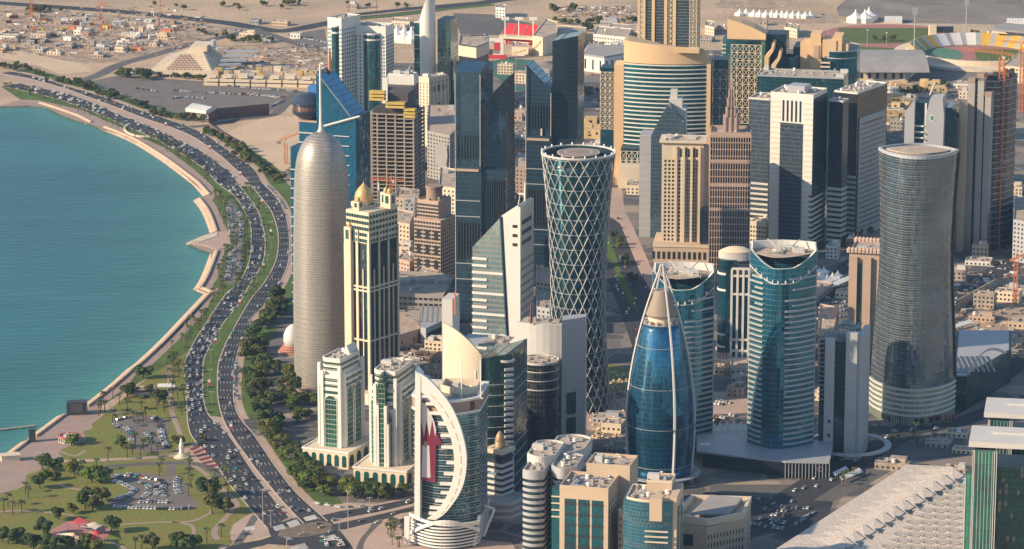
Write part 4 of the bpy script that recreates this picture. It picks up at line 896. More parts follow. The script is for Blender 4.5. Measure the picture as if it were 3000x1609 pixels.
def px2l(px, py):         # a point of the crescent frame, surveyed on the plane of the front
    Yp = b.P.y+yF; z = HT((0, Yp), py); X = xat(px, Yp, z); dx, dy = X-b.P.x, 0
    return ((dx+yF*math.sin(b.rot))/math.cos(b.rot), z)
out_c = [(1215,1090),(1248,1108),(1282,1140),(1318,1184),(1345,1240),(1362,1300),(1367,1345),(1362,1400),(1346,1445),(1322,1482),(1300,1508),(1275,1526)]
in_c = [(1232,1150),(1256,1172),(1283,1205),(1305,1245),(1322,1290),(1330,1335),(1330,1380),(1322,1420),(1308,1455),(1290,1485),(1272,1508),(1250,1524)]
oc, ic = [px2l(*p) for p in smooth_line([Vector(q) for q in out_c], 4)], [px2l(*p) for p in smooth_line([Vector(q) for q in in_c], 4)]
n = len(oc); mb = MB()
mb.loft([[(o_[0], yF, o_[1]), (i_[0], yF, i_[1]), (i_[0], yF+3.5, i_[1]), (o_[0], yF+3.5, o_[1])] for o_, i_ in zip(oc, ic)])
wf = plain('bright_white_cladding', (.84,.80,.73), .5, .03, .05)
part(b, 'crescent_frame', mb, wf)
a0_, a1_ = px2l(1216, 1090), px2l(1214, 1522); c0_, c1_ = px2l(1232, 1108), px2l(1230, 1522)
mb = MB(); mb.loft([[(a1_[0], yF-.3, a1_[1]), (c1_[0], yF-.3, c1_[1]), (c1_[0], yF+14, c1_[1]), (a1_[0], yF+14, a1_[1])], [(a0_[0], yF-.3, a0_[1]), (c0_[0], yF-.3, c0_[1]), (c0_[0], yF+14, c0_[1]), (a0_[0], yF+14, a0_[1])]]); part(b, 'white_spine', mb, wf)
for k in range(13):                              # brise-soleil teeth on the inner edge
    f = .08+.84*k/12; i_ = ic[int(f*(n-1))]; l_ = 3.4+2.2*math.sin(f*3.14)
    mb = MB(); mb.box(i_[0]-l_*(1+.25*(k % 3)), i_[0]+1, yF+.3, yF+3, i_[1]-.7, i_[1]+1.1); part(b, 'sunshade_fin', mb, wf)
for k in range(13):                              # beige recess panels inside the frame
    f0, f1 = .06+.88*k/13, .06+.88*(k+.72)/13; i0_, i1_ = ic[int(f0*(n-1))], ic[int(f1*(n-1))]
    mb = MB(); mb.add([(i0_[0]-.2, yF+.9, i0_[1]), (i0_[0]+5.2, yF-.12, i0_[1]), (i1_[0]+5.2, yF-.12, i1_[1]), (i1_[0]-.2, yF+.9, i1_[1]), (i0_[0]-.2, yF+1.4, i0_[1]), (i0_[0]+5.2, yF+.6, i0_[1]), (i1_[0]+5.2, yF+.6, i1_[1]), (i1_[0]-.2, yF+1.4, i1_[1])], [(0,1,2,3),(0,4,5,1),(3,2,6,7),(0,3,7,4),(1,5,6,2)]); part(b, 'recess_panel', mb, M['pink'])
# banner: pale above, maroon serrated field, a standing figure in a long white robe printed small
bx0, bz0 = px2l(1233, 1418); bx1, bz1 = px2l(1271, 1182)
m, t, bs = nodes('printed_banner'); tc = N(t, 'ShaderNodeTexCoord'); sp = N(t, 'ShaderNodeSeparateXYZ'); L(t, tc.outputs['Object'], sp.inputs[0])
fx = mth(t, 'DIVIDE', mth(t, 'SUBTRACT', sp.outputs[0], bx0), bx1-bx0); fz = mth(t, 'DIVIDE', mth(t, 'SUBTRACT', sp.outputs[2], bz0), bz1-bz0)
ser = mth(t, 'MULTIPLY', mth(t, 'PINGPONG', mth(t, 'MULTIPLY', fx, 2.4), .5), .42)
c = mixc(t, mth(t, 'LESS_THAN', fz, mth(t, 'SUBTRACT', .78, ser)), (.60,.55,.52), (.19,.015,.04))
c = mixc(t, mth(t, 'LESS_THAN', fz, mth(t, 'MULTIPLY_ADD', fx, .0, .10)), c, (.20,.03,.055))
body_f = mth(t, 'MULTIPLY', mth(t, 'LESS_THAN', mth(t, 'ABSOLUTE', mth(t, 'SUBTRACT', fx, .34)), mth(t, 'MULTIPLY_ADD', fz, -.22, .36)), mth(t, 'MULTIPLY', mth(t, 'GREATER_THAN', fz, .06), mth(t, 'LESS_THAN', fz, .46)))
c = mixc(t, body_f, c, (.62,.55,.52))
hd = mth(t, 'ADD', mth(t, 'POWER', mth(t, 'MULTIPLY', mth(t, 'SUBTRACT', fx, .32), 8.0), 2), mth(t, 'POWER', mth(t, 'MULTIPLY', mth(t, 'SUBTRACT', fz, .475), 26), 2)); c = mixc(t, mth(t, 'LESS_THAN', hd, 1), c, (.38,.24,.18))
L(t, c, bs.inputs['Base Color']); bs.inputs['Roughness'].default_value = .7
ban = [(1233,1182),(1245,1190),(1258,1210),(1271,1240),(1279,1275),(1292,1300),(1292,1306),(1276,1308),(1274,1418),(1233,1412)]
bl = [px2l(*p) for p in ban]; mb = MB(); n = len(bl); mb.add([(x, yF+2.0, z) for x, z in bl]+[(x, yF+2.5, z) for x, z in bl], [tuple(range(n))[::-1], tuple(range(n, 2*n))]+[(i, (i+1) % n, n+(i+1) % n, n+i) for i in range(n)])
part(b, 'banner', mb, m)
# louvred podium with bow frames
pod = arc_poly(W_*1.02, D_+18, 15, 0, 16)
mass(b, 'podium_core', sg_, offset(pod, -1.5), 0, 17); bands(b, 'podium_louvre', wf, pod, frange(1.5, 17, 2.3), .9, .1, -1.2)
mb = MB(); rg2 = []
for i in range(17):
    x_, y_ = offset(pod, 1.0)[i]; z_ = 6+14*math.sin(math.pi*i/16*.9); rg2.append([(x_, y_-.8, z_), (x_, y_+.8, z_), (x_, y_+.8, z_+2.2), (x_, y_-.8, z_+2.2)])
mb.loft(rg2); part(b, 'bow_frame', mb, wf)
mb = MB(); mb.loft([[(xl_-2, yF-1, 2), (xl_+1.5, yF-1, 2), (xl_+1.5, yF+2, 2), (xl_-2, yF+2, 2)], [(xl_-2, yF-1, 21), (xl_+1.5, yF-1, 21), (xl_+1.5, yF+2, 21), (xl_-2, yF+2, 21)]]); part(b, 'bow_frame', mb, wf)
top_l = [offset(pod, 1.0)[i] for i in range(17)]
mb = MB(); mb.loft([[(x, y-.6, 20-i*.22), (x, y+.8, 20-i*.22), (x, y+.8, 22-i*.22), (x, y-.6, 22-i*.22)] for i, (x, y) in enumerate(top_l)]); part(b, 'podium_cornice', mb, wf)
mb = MB(); mb.tube([(W_*.50, -D_/2-3, 20), (W_*.44, -D_/2-11, 0)], 1.6, 4); mb.tube([(W_*.66, 0, 18), (W_*.52, -8, 0)], 1.2, 4); mb.tube([(W_*.5, 0, 20), (W_*.66, 0, 18)], 1.2, 4); part(b, 'raking_strut', mb, wf)
for px_, y0_, y1_ in ((1352, 1048, 1210), (1408, 1060, 1165)):
    za, zb = HT((0, b.P.y-24), y1_), HT((0, b.P.y-24), y0_); X = xat(px_, b.P.y-24, zb)
    mb = MB(); mb.tube([(0, 0, 0), (0, 0, zb-za)], .45, 6); mb.box(-1.6, 1.6, -.5, .5, -.8, 0); o = part(b, 'flag_mast', mb, M['tent']); q = rot2(X-b.P.x, -24, -b.rot); o.location = (q[0], q[1], za)
mb = MB(); mb.add([(2.6*math.cos(a_), 0, 3.2*math.sin(a_)) for a_ in [6.2832*k/20 for k in range(20)]], [tuple(range(20))]); o = part(b, 'round_emblem', mb, M['maroon']); o.location = (W_*.40, -D_/2-6.3, HT(b.P, 1157)); o.rotation_euler = (0, 0, R(22))
mb = MB(); mb.add([(1.6*math.cos(a_)+.7, -.1, 3.0*math.sin(a_)) for a_ in [6.2832*k/20 for k in range(20)]], [tuple(range(20))]); mb.build('emblem_crescent', M['window'], o)
# ---- small domed block right of it
b = CB('small_domed_block', 'slim grey and dark block with a small golden brown dome beside the crescent tower', 'office', 1428, 1470, 1502, 1512, 1325, -35)
h, W_, D_ = b.h, b.w, b.d; fpl = rect(W_, D_)
mass(b, 'dark_shaft', dk2, fpl, 0, h)
bands(b, 'balcony_band', M['lightgrey'], fpl, frange(10, h*.8, 4.4), 2.1, .8)
mb = MB(); mb.ring(offset(fpl, -2), offset(fpl, 1.4), h*.96, h+1.4); part(b, 'cornice', mb, M['cream'])
mb = MB(); q = W_*.3; mb.lathe([(q*1.2, h+.5), (q*1.2, h+3), (q, h+3.2), (q, h+6), (q*.75, h+10), (q*.35, h+12.4), (.1, h+13.4)], 24); part(b, 'dome', mb, plain('brown_dome', (.36,.24,.15), .5, .05, metal=.3), smooth=True)
mb = MB(); mb.prism(arc_poly(W_*2.3, D_*1.7, 8), 0, 15); o = part(b, 'curved_podium', mb, M['grey']); o.location = (W_*.5, -4, 0); bands(b, 'podium_band', M['lightgrey'], offset(arc_poly(W_*2.3, D_*1.7, 8), .2), [3, 8, 13], 2, .5)
for c_ in [q for q in b.root.children if q.name.startswith('podium_band')]: c_.location.x += W_*.5; c_.location.y -= 4
# ================================================================ towers: right half
tealg = glass('teal_panes', (.008,.09,.135), (.004,.035,.06), fh=4, mw=2, blind=.08, line=(.01,.05,.06), rough=.1)
stripe = glass('striped_teal', (.014,.135,.155), (.008,.06,.075), fh=4.4, mw=2.2, blind=.1, line=(.02,.06,.06))
def lattice(b, name, x0, y0, x1, y1, z0, z1, nx, nz, r=.35, mat='cream', out=.9):
    """white steel star lattice hung in front of one facade: uprights, floors and crossed diagonals"""
    a, d, nr, l, ang = edge_frame((x0, y0), (x1, y1)); o = nr*out
    P = lambda i, k: (*(a+d*l*i/nx+o), z0+(z1-z0)*k/nz)
    for i in range(nx+1): mb = MB(); mb.tube([P(i, 0), P(i, nz)], r, 4); part(b, 'lattice_upright', mb, M[mat])
    for k in range(nz+1): mb = MB(); mb.tube([P(0, k), P(nx, k)], r, 4); part(b, 'lattice_rail', mb, M[mat])
    mb = MB()
    for i in range(nx):
        for k in range(nz):
            mb.tube([P(i, k), P(i+1, k+1)], r*.8, 3); mb.tube([P(i+1, k), P(i, k+1)], r*.8, 3)
    o_ = part(b, 'lattice_diagonals', mb, M[mat]); o_['kind'] = 'stuff'
# ---- big curved hotel with striped front
b = CEN('striped_hotel', 'broad curved tower with white and teal stripes and a tall beige crown', 'hotel', 1955, 520, 176, -6)
h, u = b.h, b.u; W_ = 243*u; D_ = 34; body = arc_poly(W_, D_, 9, 0, 16)
mass(b, 'glass_body', stripe, body, 0, h); bands(b, 'white_spandrel', M['white'], body[:17]+[body[17], body[18]], frange(3, h-2, 4.4), 1.25, .4)
mass(b, 'edge_pier', M['amber'], rect(4, D_+4, W_/2+1, 0), 0, h+4)
mb = MB(); mb.prism(offset(body, .8), h, 2); mb.v = [(x, y, z if z == h else HT(b.P, 112)-(x+W_/2)/W_*7-(14 if x > W_*.45 else 0)) for x, y, z in mb.v]; part(b, 'beige_crown', mb, M['amber'])
mb = MB(); mb.box(W_*.12, W_*.4, -D_/2-14, -D_/2-2, HT(b.P, 140), HT(b.P, 128)); part(b, 'crown_block', mb, M['amber'])
mass(b, 'pier', M['amber'], rect(10, 30, -W_/2-6, 2), 0, h-4); mass(b, 'lattice_wing', tealg, rect(42*u, 24, -W_/2-10-22*u, 2), 0, h-8)
lattice(b, 'l', -W_/2-10-43*u, -10, -W_/2-10-u, -10, h*.42, h-12, 3, 9)
mass(b, 'lattice_wing', tealg, rect(44*u, 24, W_/2+5+22*u, 6), 0, h+2); lattice(b, 'l', W_/2+5, -6, W_/2+5+40*u, -6, h*.3, h-8, 2, 8)
mass(b, 'low_wing', tealg, rect(66*u, 24, -W_/2+10, -26), 0, h*.30); lattice(b, 'l', -W_/2+10-33*u, -38, -W_/2+10+33*u, -38, 6, h*.28, 4, 3)
mass(b, 'podium', M['amber'], rect(W_*1.5, 60, -10, -14), 0, 16)
mass(b, 'podium', M['cream'], rect(70*u, 40, -W_/2+10, -40), 0, 22)
# ---- tall lattice tower cut by the upper edge
b = CB('lattice_hotel_tower', 'tall beige and glass tower with white star lattices, cut by the upper edge', 'tower', 1868, 2040, 2063, 345, -40, -10)
h, W_, D_ = b.h, b.w, 30; fpl = rect(W_, D_)
mass(b, 'wall', M['amber'], fpl, 0, h); mass(b, 'glass_front', glass('pale_stripes', (.05,.11,.12), fh=3.4, mw=3, band=(.42,.40,.36), bf=.35), rect(W_*.94, 2, 0, -D_/2-.4), 0, h*.98)
for x_ in (-.5, -.34, -.13, .02): mass(b, 'beige_pier', M['amber'], rect(W_*.05, 3, W_*(x_+.1), -D_/2-1), 0, h)
for x0, x1 in ((-.5, -.38), (-.02, .14), (.38, .5)): lattice(b, 'l', W_*x0, -D_/2-1, W_*x1, -D_/2-1, h*.45, h, 2, 14)
# ---- sail-crowned tower with lattice
b = CEN('sail_crowned_tower', 'glass tower under a curved beige sail-shaped crown with white lattice on its front', 'tower', 2185, 430, 108, -10)
h, u = b.h, b.u; W_ = 125*u; D_ = 34; body = arc_poly(W_, D_, 5, 0, 12)
mass(b, 'glass_body', stripe, body, 0, h); bands(b, 'floor_ledge', M['cream'], rect(W_*.3, D_, -W_*.36, -1), frange(4, h-4, 4.4), 1.2, .5)
mass(b, 'side_glass', glass('dark_teal', (.012,.06,.08), fh=4, mw=2), rect(60*u, 30, W_*.5+28*u, 10), 0, HT(b.P, 96))
lattice(b, 'l', -W_*.28, -D_/2-5, W_*.42, -D_/2-5, h*.25, h-5, 5, 10)
mb = MB(); pr = [(-W_*.4, h), (W_*.5, h-3), (W_*.5, HT(b.P, 92)), (W_*.2, HT(b.P, 74)), (-W_*.1, HT(b.P, 60)), (-W_*.4, HT(b.P, 50))]
o = xz_prism(pr, -D_/2+1, D_/2-6); part(b, 'sail_crown', o, M['amber'])
# ---- cluster with S-shaped beige piers
b = CEN('beige_pier_block', 'teal glass block with curling S-shaped beige piers, between the sail-crowned and slatted towers', 'office', 2290, 440, 178, -10)
h, u = b.h, b.u
mb = MB(); mb.prism(circ(33*u, 24, 14*u, 4), 0, h); part(b, 'round_glass', mb, tealg, smooth=False); mb = MB(); mb.ring(circ(32*u, 24, 14*u, 4), circ(34*u, 24, 14*u, 4), h-1, h+5); part(b, 'rim', mb, tealg)
mass(b, 'low_glass', tealg, rect(50*u, 24, -45*u, 4), 0, h-6)
for x0, yt in ((-38, 112), (-18, 135)):
    mb = xz_prism([((x0-7)*u, 0), ((x0+7)*u, 0), ((x0+7)*u, HT(b.P, yt+48)), ((x0+20)*u, HT(b.P, yt+28)), ((x0+24)*u, HT(b.P, yt+4)), ((x0+18)*u, HT(b.P, yt)), ((x0+12)*u, HT(b.P, yt+24)), ((x0-5)*u, HT(b.P, yt+44))], -26, -8); part(b, 'curling_pier', mb, M['amber'])
# ---- stepped beige and teal block with curved glass side
b = CEN('stepped_hotel', 'stepped beige and teal block with a curved glass right side, left of the running track', 'hotel', 2425, 430, 140, -10)
h, u = b.h, b.u
mass(b, 'glass_block', tealg, rect(60*u, 36, -68*u, 8), 0, HT(b.P, 136)); lattice(b, 'l', -92*u, -11, -52*u, -11, h*.4, h*.88, 3, 5)
mb = MB(); mb.prism(arc_poly(104*u, 40, 10, 12), 0, h); o = part(b, 'curved_glass', mb, tealg); o.location = (38*u, 4, 0)
bands(b, 'white_spandrel', M['cream'], rect(26*u, 30, 0, -14), frange(4, h-12, 4.4), 1.8, .4); bands(b, 'ledge', M['greyblue'], [(x+38*u, y+4) for x, y in arc_poly(104*u, 40, 10, 12)], [h, h*.93], 1, .4)
for x0, x1, yt in ((-76, -10, 118), (-46, -16, 92), (-10, 30, 108), (20, 46, 97), (44, 64, 118)): mass(b, 'beige_block', M['amber'], [(x0*u, -24+abs(x0)*.1), (x1*u, -24+abs(x0)*.1), (x1*u, 8), (x0*u, 8)], h*.15 if x1 < 0 else h-6, HT(b.P, yt))
mass(b, 'terracotta_panel', M['pink'], rect(14*u, .6, -28*u, -19.9), h*.92, h*1.05)
# ---- glass slab
b = CB('glass_slab_office', 'wide teal glass office slab with a long cluttered roof', 'office', 2222, 2472, 2497, 600, 232, -12)
h, W_, D_ = b.h, b.w, min(b.d, 40); fpl = rect(W_, D_); mass(b, 'glass_body', glass('teal_grid', (.014,.085,.11), (.008,.045,.06), fh=4, mw=1.8, line=(.04,.09,.09)), fpl, 0, h)
roofkit(b, fpl, h, 26, 1.2, pm=M['greyblue'])
# ---- striped white tower group
stg = glass('navy_strip', (.02,.035,.05), fh=4, mw=1.8)
cpg = glass('grid_blue', (.04,.075,.12), (.025,.048,.08), fh=4, mw=1.3, line=(.13,.16,.18), lf=.16, lm=.2, blind=.18)
b = CB('white_striped_tower', 'cream white tower with central blue glass strip and five black slots under its roof', 'tower', 2262, 2383, 2433, 735, 284, -24)
h, W_, D_ = b.h, b.w, b.d; fpl = rect(W_, D_)
mass(b, 'wall', M['white'], fpl, 0, h); mass(b, 'glass_strip', cpg, rect(W_*.52, 1.2, -.0*W_, -D_/2-.2), 0, h*.82)
for k in range(5): mass(b, 'roof_slot', M['window'], rect(W_*.034, .8, -W_*.2+k*W_*.1, -D_/2-.1), h*.83, h*.965)
mass(b, 'dark_side', glass('indigo_panes', (.03,.045,.07), fh=3.6, mw=1.5, line=(.06,.07,.09)), rect(1.0, D_*.98, W_/2+.2, 0), h*.36, h*.985)
slabs(b, 'black_band', stg, fpl[1], fpl[2], frange(6, h*.35, 5), 2.3, .5); slabs(b, 'dark_corner_strip', M['window'], fpl[0], fpl[1], frange(6, h*.35, 5), 2.3, .15, .93, 1)  # short dark strips at the front corner, level with the black bands
slabs(b, 'panel_course', M['cream'], fpl[0], fpl[1], frange(6, h*.98, 5), .9, .35, 0, .235); slabs(b, 'panel_course', M['cream'], fpl[0], fpl[1], frange(6, h*.98, 5), .9, .35, .765, 1)
roofkit(b, fpl, h, 14, 2, pm=M['white']); mass(b, 'roof_house', M['greyblue'], rect(W_*.4, D_*.45, 0, 0), h, h+7)
b = CB('dark_wing_tower', 'dark blue glass tower attached left of the cream striped tower with the black slots', 'tower', 2204, 2262, 2280, 700, 290, -24)
h, W_, D_ = b.h, b.w, 30; fpl = rect(W_, D_); mass(b, 'glass_body', cpg, fpl, 0, h); slabs(b, 'pale_band', M['lightgrey'], fpl[0], fpl[1], frange(4, h*.42, 5), 2.0, .4); roofkit(b, fpl, h, 8, 1.6, pm=M['lightgrey'])
b = CB('navy_tower', 'narrow navy glass tower directly right of the cream striped tower', 'tower', 2431, 2470, 2490, 722, 300, -28)
h, W_, D_ = b.h, b.w, b.d; fpl = rect(W_, D_); mass(b, 'glass_body', dk2, fpl, 0, h); slabs(b, 'pale_band', M['lightgrey'], fpl[0], fpl[1], frange(4, h*.4, 5), 2.7, .5); slabs(b, 'pale_band', M['lightgrey'], fpl[1], fpl[2], frange(4, h*.4, 5), 2.7, .5); roofkit(b, fpl, h, 6, 1.6, pm=M['lightgrey'])
b = CB('window_grid_tower', 'tower with reflective dark crown and a white frame pierced by small square windows', 'tower', 2448, 2512, 2617, 700, 276, -32)
h, W_, D_ = b.h, b.w, b.d; fpl = rect(W_, D_); mass(b, 'glass_body', glass('bronze_reflective', (.05,.052,.045), (.02,.028,.035), fh=4, mw=1.5, blind=.25, blindcol=(.16,.15,.12), rough=.08, tilt=.06), fpl, 0, h)
mass(b, 'white_frame', M['lightgrey'], rect(1.6, D_*.86, W_/2+.5, 0), 0, h*.83); wins(b, 'square_window', M['window'], (W_/2+1.3, -D_*.4), (W_/2+1.3, D_*.4), h*.05, h*.8, 16, 22, 1.6, 1.6, single=False)
slabs(b, 'black_slot', M['window'], (W_/2+1.3, -D_*.3), (W_/2+1.3, D_*.3), [h*.775], 2, .2); slabs(b, 'pale_band', M['lightgrey'], fpl[0], fpl[1], frange(4, h*.42, 5), 2.6, .5); roofkit(b, fpl, h, 22, 1.5, pm=M['white'])
b = CB('connecting_block', 'low cream block with small windows at the foot of the cream striped tower', 'office', 2205, 2252, 2262, 716, 652, -24)
mass(b, 'wall', M['cream'], rect(b.w, 20), 0, b.h); wins(b, 'window', M['window'], rect(b.w, 20)[0], rect(b.w, 20)[1], 2, b.h*.9, 6, 4, 1.5, 1.8); roofkit(b, rect(b.w, 20), b.h, 3)
# ---- spire tower
b = CB('spire_tower', 'pinkish stone tower with tight rows of narrow windows and a stepped pyramid spire', 'tower', 2082, 2200, 2206, 790, 398, -4, d=34)
h, W_, D_ = b.h, b.w, 34; fpl = rect(W_, D_); mass(b, 'wall', dk2, rect(W_*.99, D_*.99), 0, h)
for a, c, n in ((fpl[0], fpl[1], 17), (fpl[3], fpl[0], 14)): fins(b, 'mullion_pier', M['pink'], a, c, n, .7, .5, 0, h)
zs = [h*k/9.5 for k in range(1, 10)]; bands(b, 'spandrel_course', M['pink'], fpl, [z for z in frange(4, h*.97, 6.4)], .9, .3); bands(b, 'deep_course', M['pink'], fpl, [h*.985, h*.80, h*.62, h*.44], 2.6, .6)
roofkit(b, fpl, h, 6, 3, pm=M['pink'])
for k, (s_, yt) in enumerate(((.44, 340), (.32, 318), (.24, 290), (.17, 268), (.10, 240))):
    z1_ = HT(b.P, yt); z0_ = h if k == 0 else z0n; q = W_*s_
    mass(b, 'spire_tier', M['pink'], rect(q*.9, q*.9), z0_-.5, z1_)
    for s2 in (-1, 0, 1): mb = MB(); mb.box(q*.3*s2-.5, q*.3*s2+.5, -q*.45-1, -q*.45, z0_, z1_+3); part(b, 'spire_rib', mb, M['pink'])
    z0n = z1_
mb = MB(); mb.tube([(0,0,z0n-2), (0,0,HT(b.P, 208))], 1.1, 5, .2); part(b, 'spire_needle', mb, M['pink'])
# ---- cream window tower
b = CB('cream_window_tower', 'cream tower with a grid of square windows, dark glass centre and projecting roof cornice', 'tower', 1940, 2062, 2075, 762, 420, -6, d=30)
h, W_, D_ = b.h, b.w, 30; fpl = rect(W_, D_); mass(b, 'wall', M['cream'], fpl, 0, h)
mass(b, 'dark_glass_bay', glass('gridded_bay', (.05,.055,.06), fh=3.4, mw=2, line=(.25,.22,.18), lm=.2, lf=.25), rect(W_*.26, 1.4, W_*.22, -D_/2-.3), 0, h*.86)
wins(b, 'window', M['window'], (-W_*.46, -D_/2), (-W_*.18, -D_/2), 6, h*.86, 3, 24, 1.9, 2.2, single=True); wins(b, 'window', M['window'], (-W_*.12, -D_/2), (W_*.06, -D_/2), 6, h*.86, 2, 24, 1.8, 2.2, single=True)
fins(b, 'pilaster', M['cream'], (-W_*.16, -D_/2), (W_*.40, -D_/2), 4, 2.2, 1.4, 0, h*.97); fins(b, 'arcade_window', M['window'], (-W_*.05, -D_/2), (W_*.34, -D_/2), 7, 1.6, .3, h*.88, h*.95)
mb = MB(); mb.ring(offset(fpl, -3), offset(fpl, 2.4), h, h+1.5); part(b, 'cornice', mb, M['cream']); mb = MB(); mb.prism(circ(17*b.u, 20, W_*.48, -D_*.2), 0, h*.97); part(b, 'rounded_shaft', mb, M['cream'])
mass(b, 'dark_shaft', dk2, rect(26*b.u, 20, W_*.56, -14), 0, h*.45); roofkit(b, fpl, h, 10); pod = rect(W_*1.35, D_*1.8, W_*.02, -4)
mass(b, 'podium', M['beige'], pod, 0, 17); fins(b, 'podium_window', M['window'], pod[0], pod[1], 12, 2.6, .25, 4, 11); bands(b, 'podium_cornice', M['cream'], pod, [15.5], 1.6, .7)
# ---- blue glass office with grey core
b = CEN('blue_office', 'slim blue glass office with tall grey lift core and lilac side slab', 'office', 1950, 690, 392, -8)
h, u = b.h, b.u
mass(b, 'side_slab', M['greyblue'], rect(34*u, 26, -56*u, 4), 0, h); bg3 = glass('powder_blue_panes', (.075,.13,.17), (.04,.08,.11), fh=4, mw=1.6, line=(.16,.2,.22))
part(b, 'glass_wedge', xz_prism([(-39*u, 0), (55*u, 0), (55*u, HT(b.P, 350)), (10*u, HT(b.P, 300)), (-8*u, HT(b.P, 330)), (-39*u, h)], -12, 16), bg3)
mass(b, 'lift_core', M['lightgrey'], rect(56*u, 16, 30*u, 8), h*.8, HT(b.P, 318)); mass(b, 'core_top', M['lightgrey'], rect(38*u, 12, 28*u, 8), 0, HT(b.P, 290)); mass(b, 'core_window', M['window'], rect(22*u, .6, 36*u, -.3), HT(b.P, 368), HT(b.P, 350)); mass(b, 'chimney', M['lightgrey'], rect(20*u, 8, 22*u, 8), h, HT(b.P, 266))
bands(b, 'pale_ledge', M['lightgrey'], rect(34*u, 26, -56*u, 4), frange(8, h, 7), .5, .15)
# ---- curvy right tower
b = CEN('waisted_glass_tower', 'grey green glass tower with curved waist, sharp right edge and pale ribbed base floors', 'tower', 2691, 1212, 440, -9)
h, u = b.h, b.u
def lens(w_, d_, n=18):
    f = [(-w_/2+w_*i/n, -d_*.62*(1-(2*i/n-1)**2)**.8) for i in range(n+1)]; k = [(w_/2-w_*i/n, d_*.38*(1-(2*i/n-1)**2)) for i in range(1, n)]
    return f+k
wf_ = lambda z: np.interp(z/h, [0, .15, .3, .5, .65, .8, 1.0], [252, 247, 236, 216, 210, 216, 232])*u
zl = [h*k/40 for k in range(6, 41)]; q_ = glass('gold_line_panes', (.085,.125,.17), (.03,.055,.08), fh=4.0, mw=1.5, line=(.24,.22,.16), lf=.09, lm=.0, blind=.28, blindcol=(.17,.22,.24), rough=.13, metal=.2, tilt=.05)
mb = MB(); mb.loft([[(*p, z) for p in lens(wf_(z), 52*wf_(z)/wf_(h))] for z in [h*.13+(h-h*.13)*k/36 for k in range(37)]]); part(b, 'glass_body', mb, q_)
for z in frange(h*.14, h, 4.0):
    pl = lens(wf_(z), 52*wf_(z)/wf_(h)); mb = MB(); mb.ring([(x*.99, y*.99) for x, y in pl], offset(pl, .10), z, z+.22); part(b, 'gold_ledge', mb, plain('champagne_metal', (.34,.29,.22), .5, .04))
bp = lens(wf_(0)*1.0, 56); mass(b, 'base_glass', glass('green_white_fins', (.20,.27,.21), (.10,.15,.12), fh=30, mw=1.6, line=(.40,.45,.36), lf=0, lm=.4, blind=.0), bp, 0, h*.135)
bands(b, 'stone_band', M['lightgrey'], bp, [7+4.1*k for k in range(6)], 1.7, .6); mb = MB(); mb.ring(offset([(x*.98, y*.98) for x, y in lens(wf_(h), 52)], -1.2), offset(lens(wf_(h), 52), .2), h-1, h+1.6); part(b, 'crown_rim', mb, M['greyblue'])
mb = MB(); mb.prism(lens(wf_(h)*.8, 30), h-1, h+1.2); part(b, 'roof_deck', mb, M['roof']); mb = MB(); mb.tube([(wf_(z)/2+.6, 0, z) for z in zl], 1.0, 4); part(b, 'edge_trim', mb, M['darkmetal'])
for x_ in (-.38, -.1, .02, .22): mass(b, 'entrance_glass', M['window'], rect(W_*.14, 1, 0, 0), 0, .1) if False else None
for k, f in enumerate((3, 10, 13)): p, q = bp[f], bp[f+2]; slabs(b, 'entrance_glazing', M['window'], p, q, [1.2], 4.4, .3)
# ---- beige tower beside it
b = CEN('scalloped_tower', 'beige tower with scalloped roof edge and one green glass slot beside the waisted tower', 'tower', 2545, 1030, 726, -14)
h, u = b.h, b.u; W_ = 92*u; D_ = 40; fpl = rect(W_, D_); mass(b, 'wall', M['pink'], fpl, 0, h); mass(b, 'green_slot', gg, rect(12*u, 2, -W_*.12, -D_/2-.2), 0, h*.9)
for x_ in (-.36, .08): mass(b, 'front_pier', M['pink'], rect(24*u, 4, W_*x_, -D_/2-1), 0, h*.96)
wins(b, 'window', M['window'], fpl[1], fpl[2], 4, h*.95, 9, 16, 1.6, 2.4)
for k in range(9):
    for (x0, y0) in ((-W_/2+k*W_/8.5, -D_/2), (-W_/2+k*W_/8.5, D_/2)): mb = MB(); mb.cyl(x0, y0, 2.3, 2.3, h, h+3, 10); mb.cyl(x0, y0, 2.3, .4, h+3, h+4.6, 10); part(b, 'scallop', mb, M['pink'])
roofkit(b, fpl, h, 6, pm=M['pink'])
# ---- grey brown office, lower right
b = CEN('curved_roof_office', 'grey panelled office with dark glass strips and arched steel roof frames', 'office', 2472, 1325, 985, -16)
h, u = b.h, b.u; W_ = 118*u; D_ = 34; fpl = rect(W_, D_); mass(b, 'glass_core', dk2, rect(W_*.97, D_*.97), 0, h)
for x_, w2, zt in ((-.22, .24, h+2), (.32, .28, h+8)): mass(b, 'panel_wall', M['greyblue'], rect(W_*w2, 5, W_*x_, -D_/2), 0, zt)
mass(b, 'panel_wall', M['greyblue'], rect(4, D_, W_/2, 0), 0, h+6); slabs(b, 'balcony_rail', M['metal'], (-W_*.5, -D_/2-.4), (-W_*.34, -D_/2-.4), frange(h*.5, h*.98, 3.6), .35, 1.4)
for k in range(3): mass(b, 'small_window', M['window'], rect(2.2, .6, -W_*.20, -D_/2-2.7), 6+k*11, 8.4+k*11)
for k in range(3):
    mb = MB(); mb.ring(circ(30*u-k*4, 32, W_*.05, D_*.3, .55), circ(34*u-k*4, 32, W_*.05, D_*.3, .55), h+4+k*3.5, h+6+k*3.5); part(b, 'roof_hoop', mb, M['greyblue'])
for k in range(9): mb = MB(); mb.tube([(W_*(-.3+.08*k), -D_*.1, h+3), (W_*(-.28+.08*k), D_*.5, h+7)], .35, 4); part(b, 'roof_rafter', mb, M['metal'])
mb = MB(); mb.ring(circ(28, 32, W_*.2, -6), circ(33, 32, W_*.2, -6), 8, 9.2); part(b, 'entrance_canopy', mb, M['greyblue'])
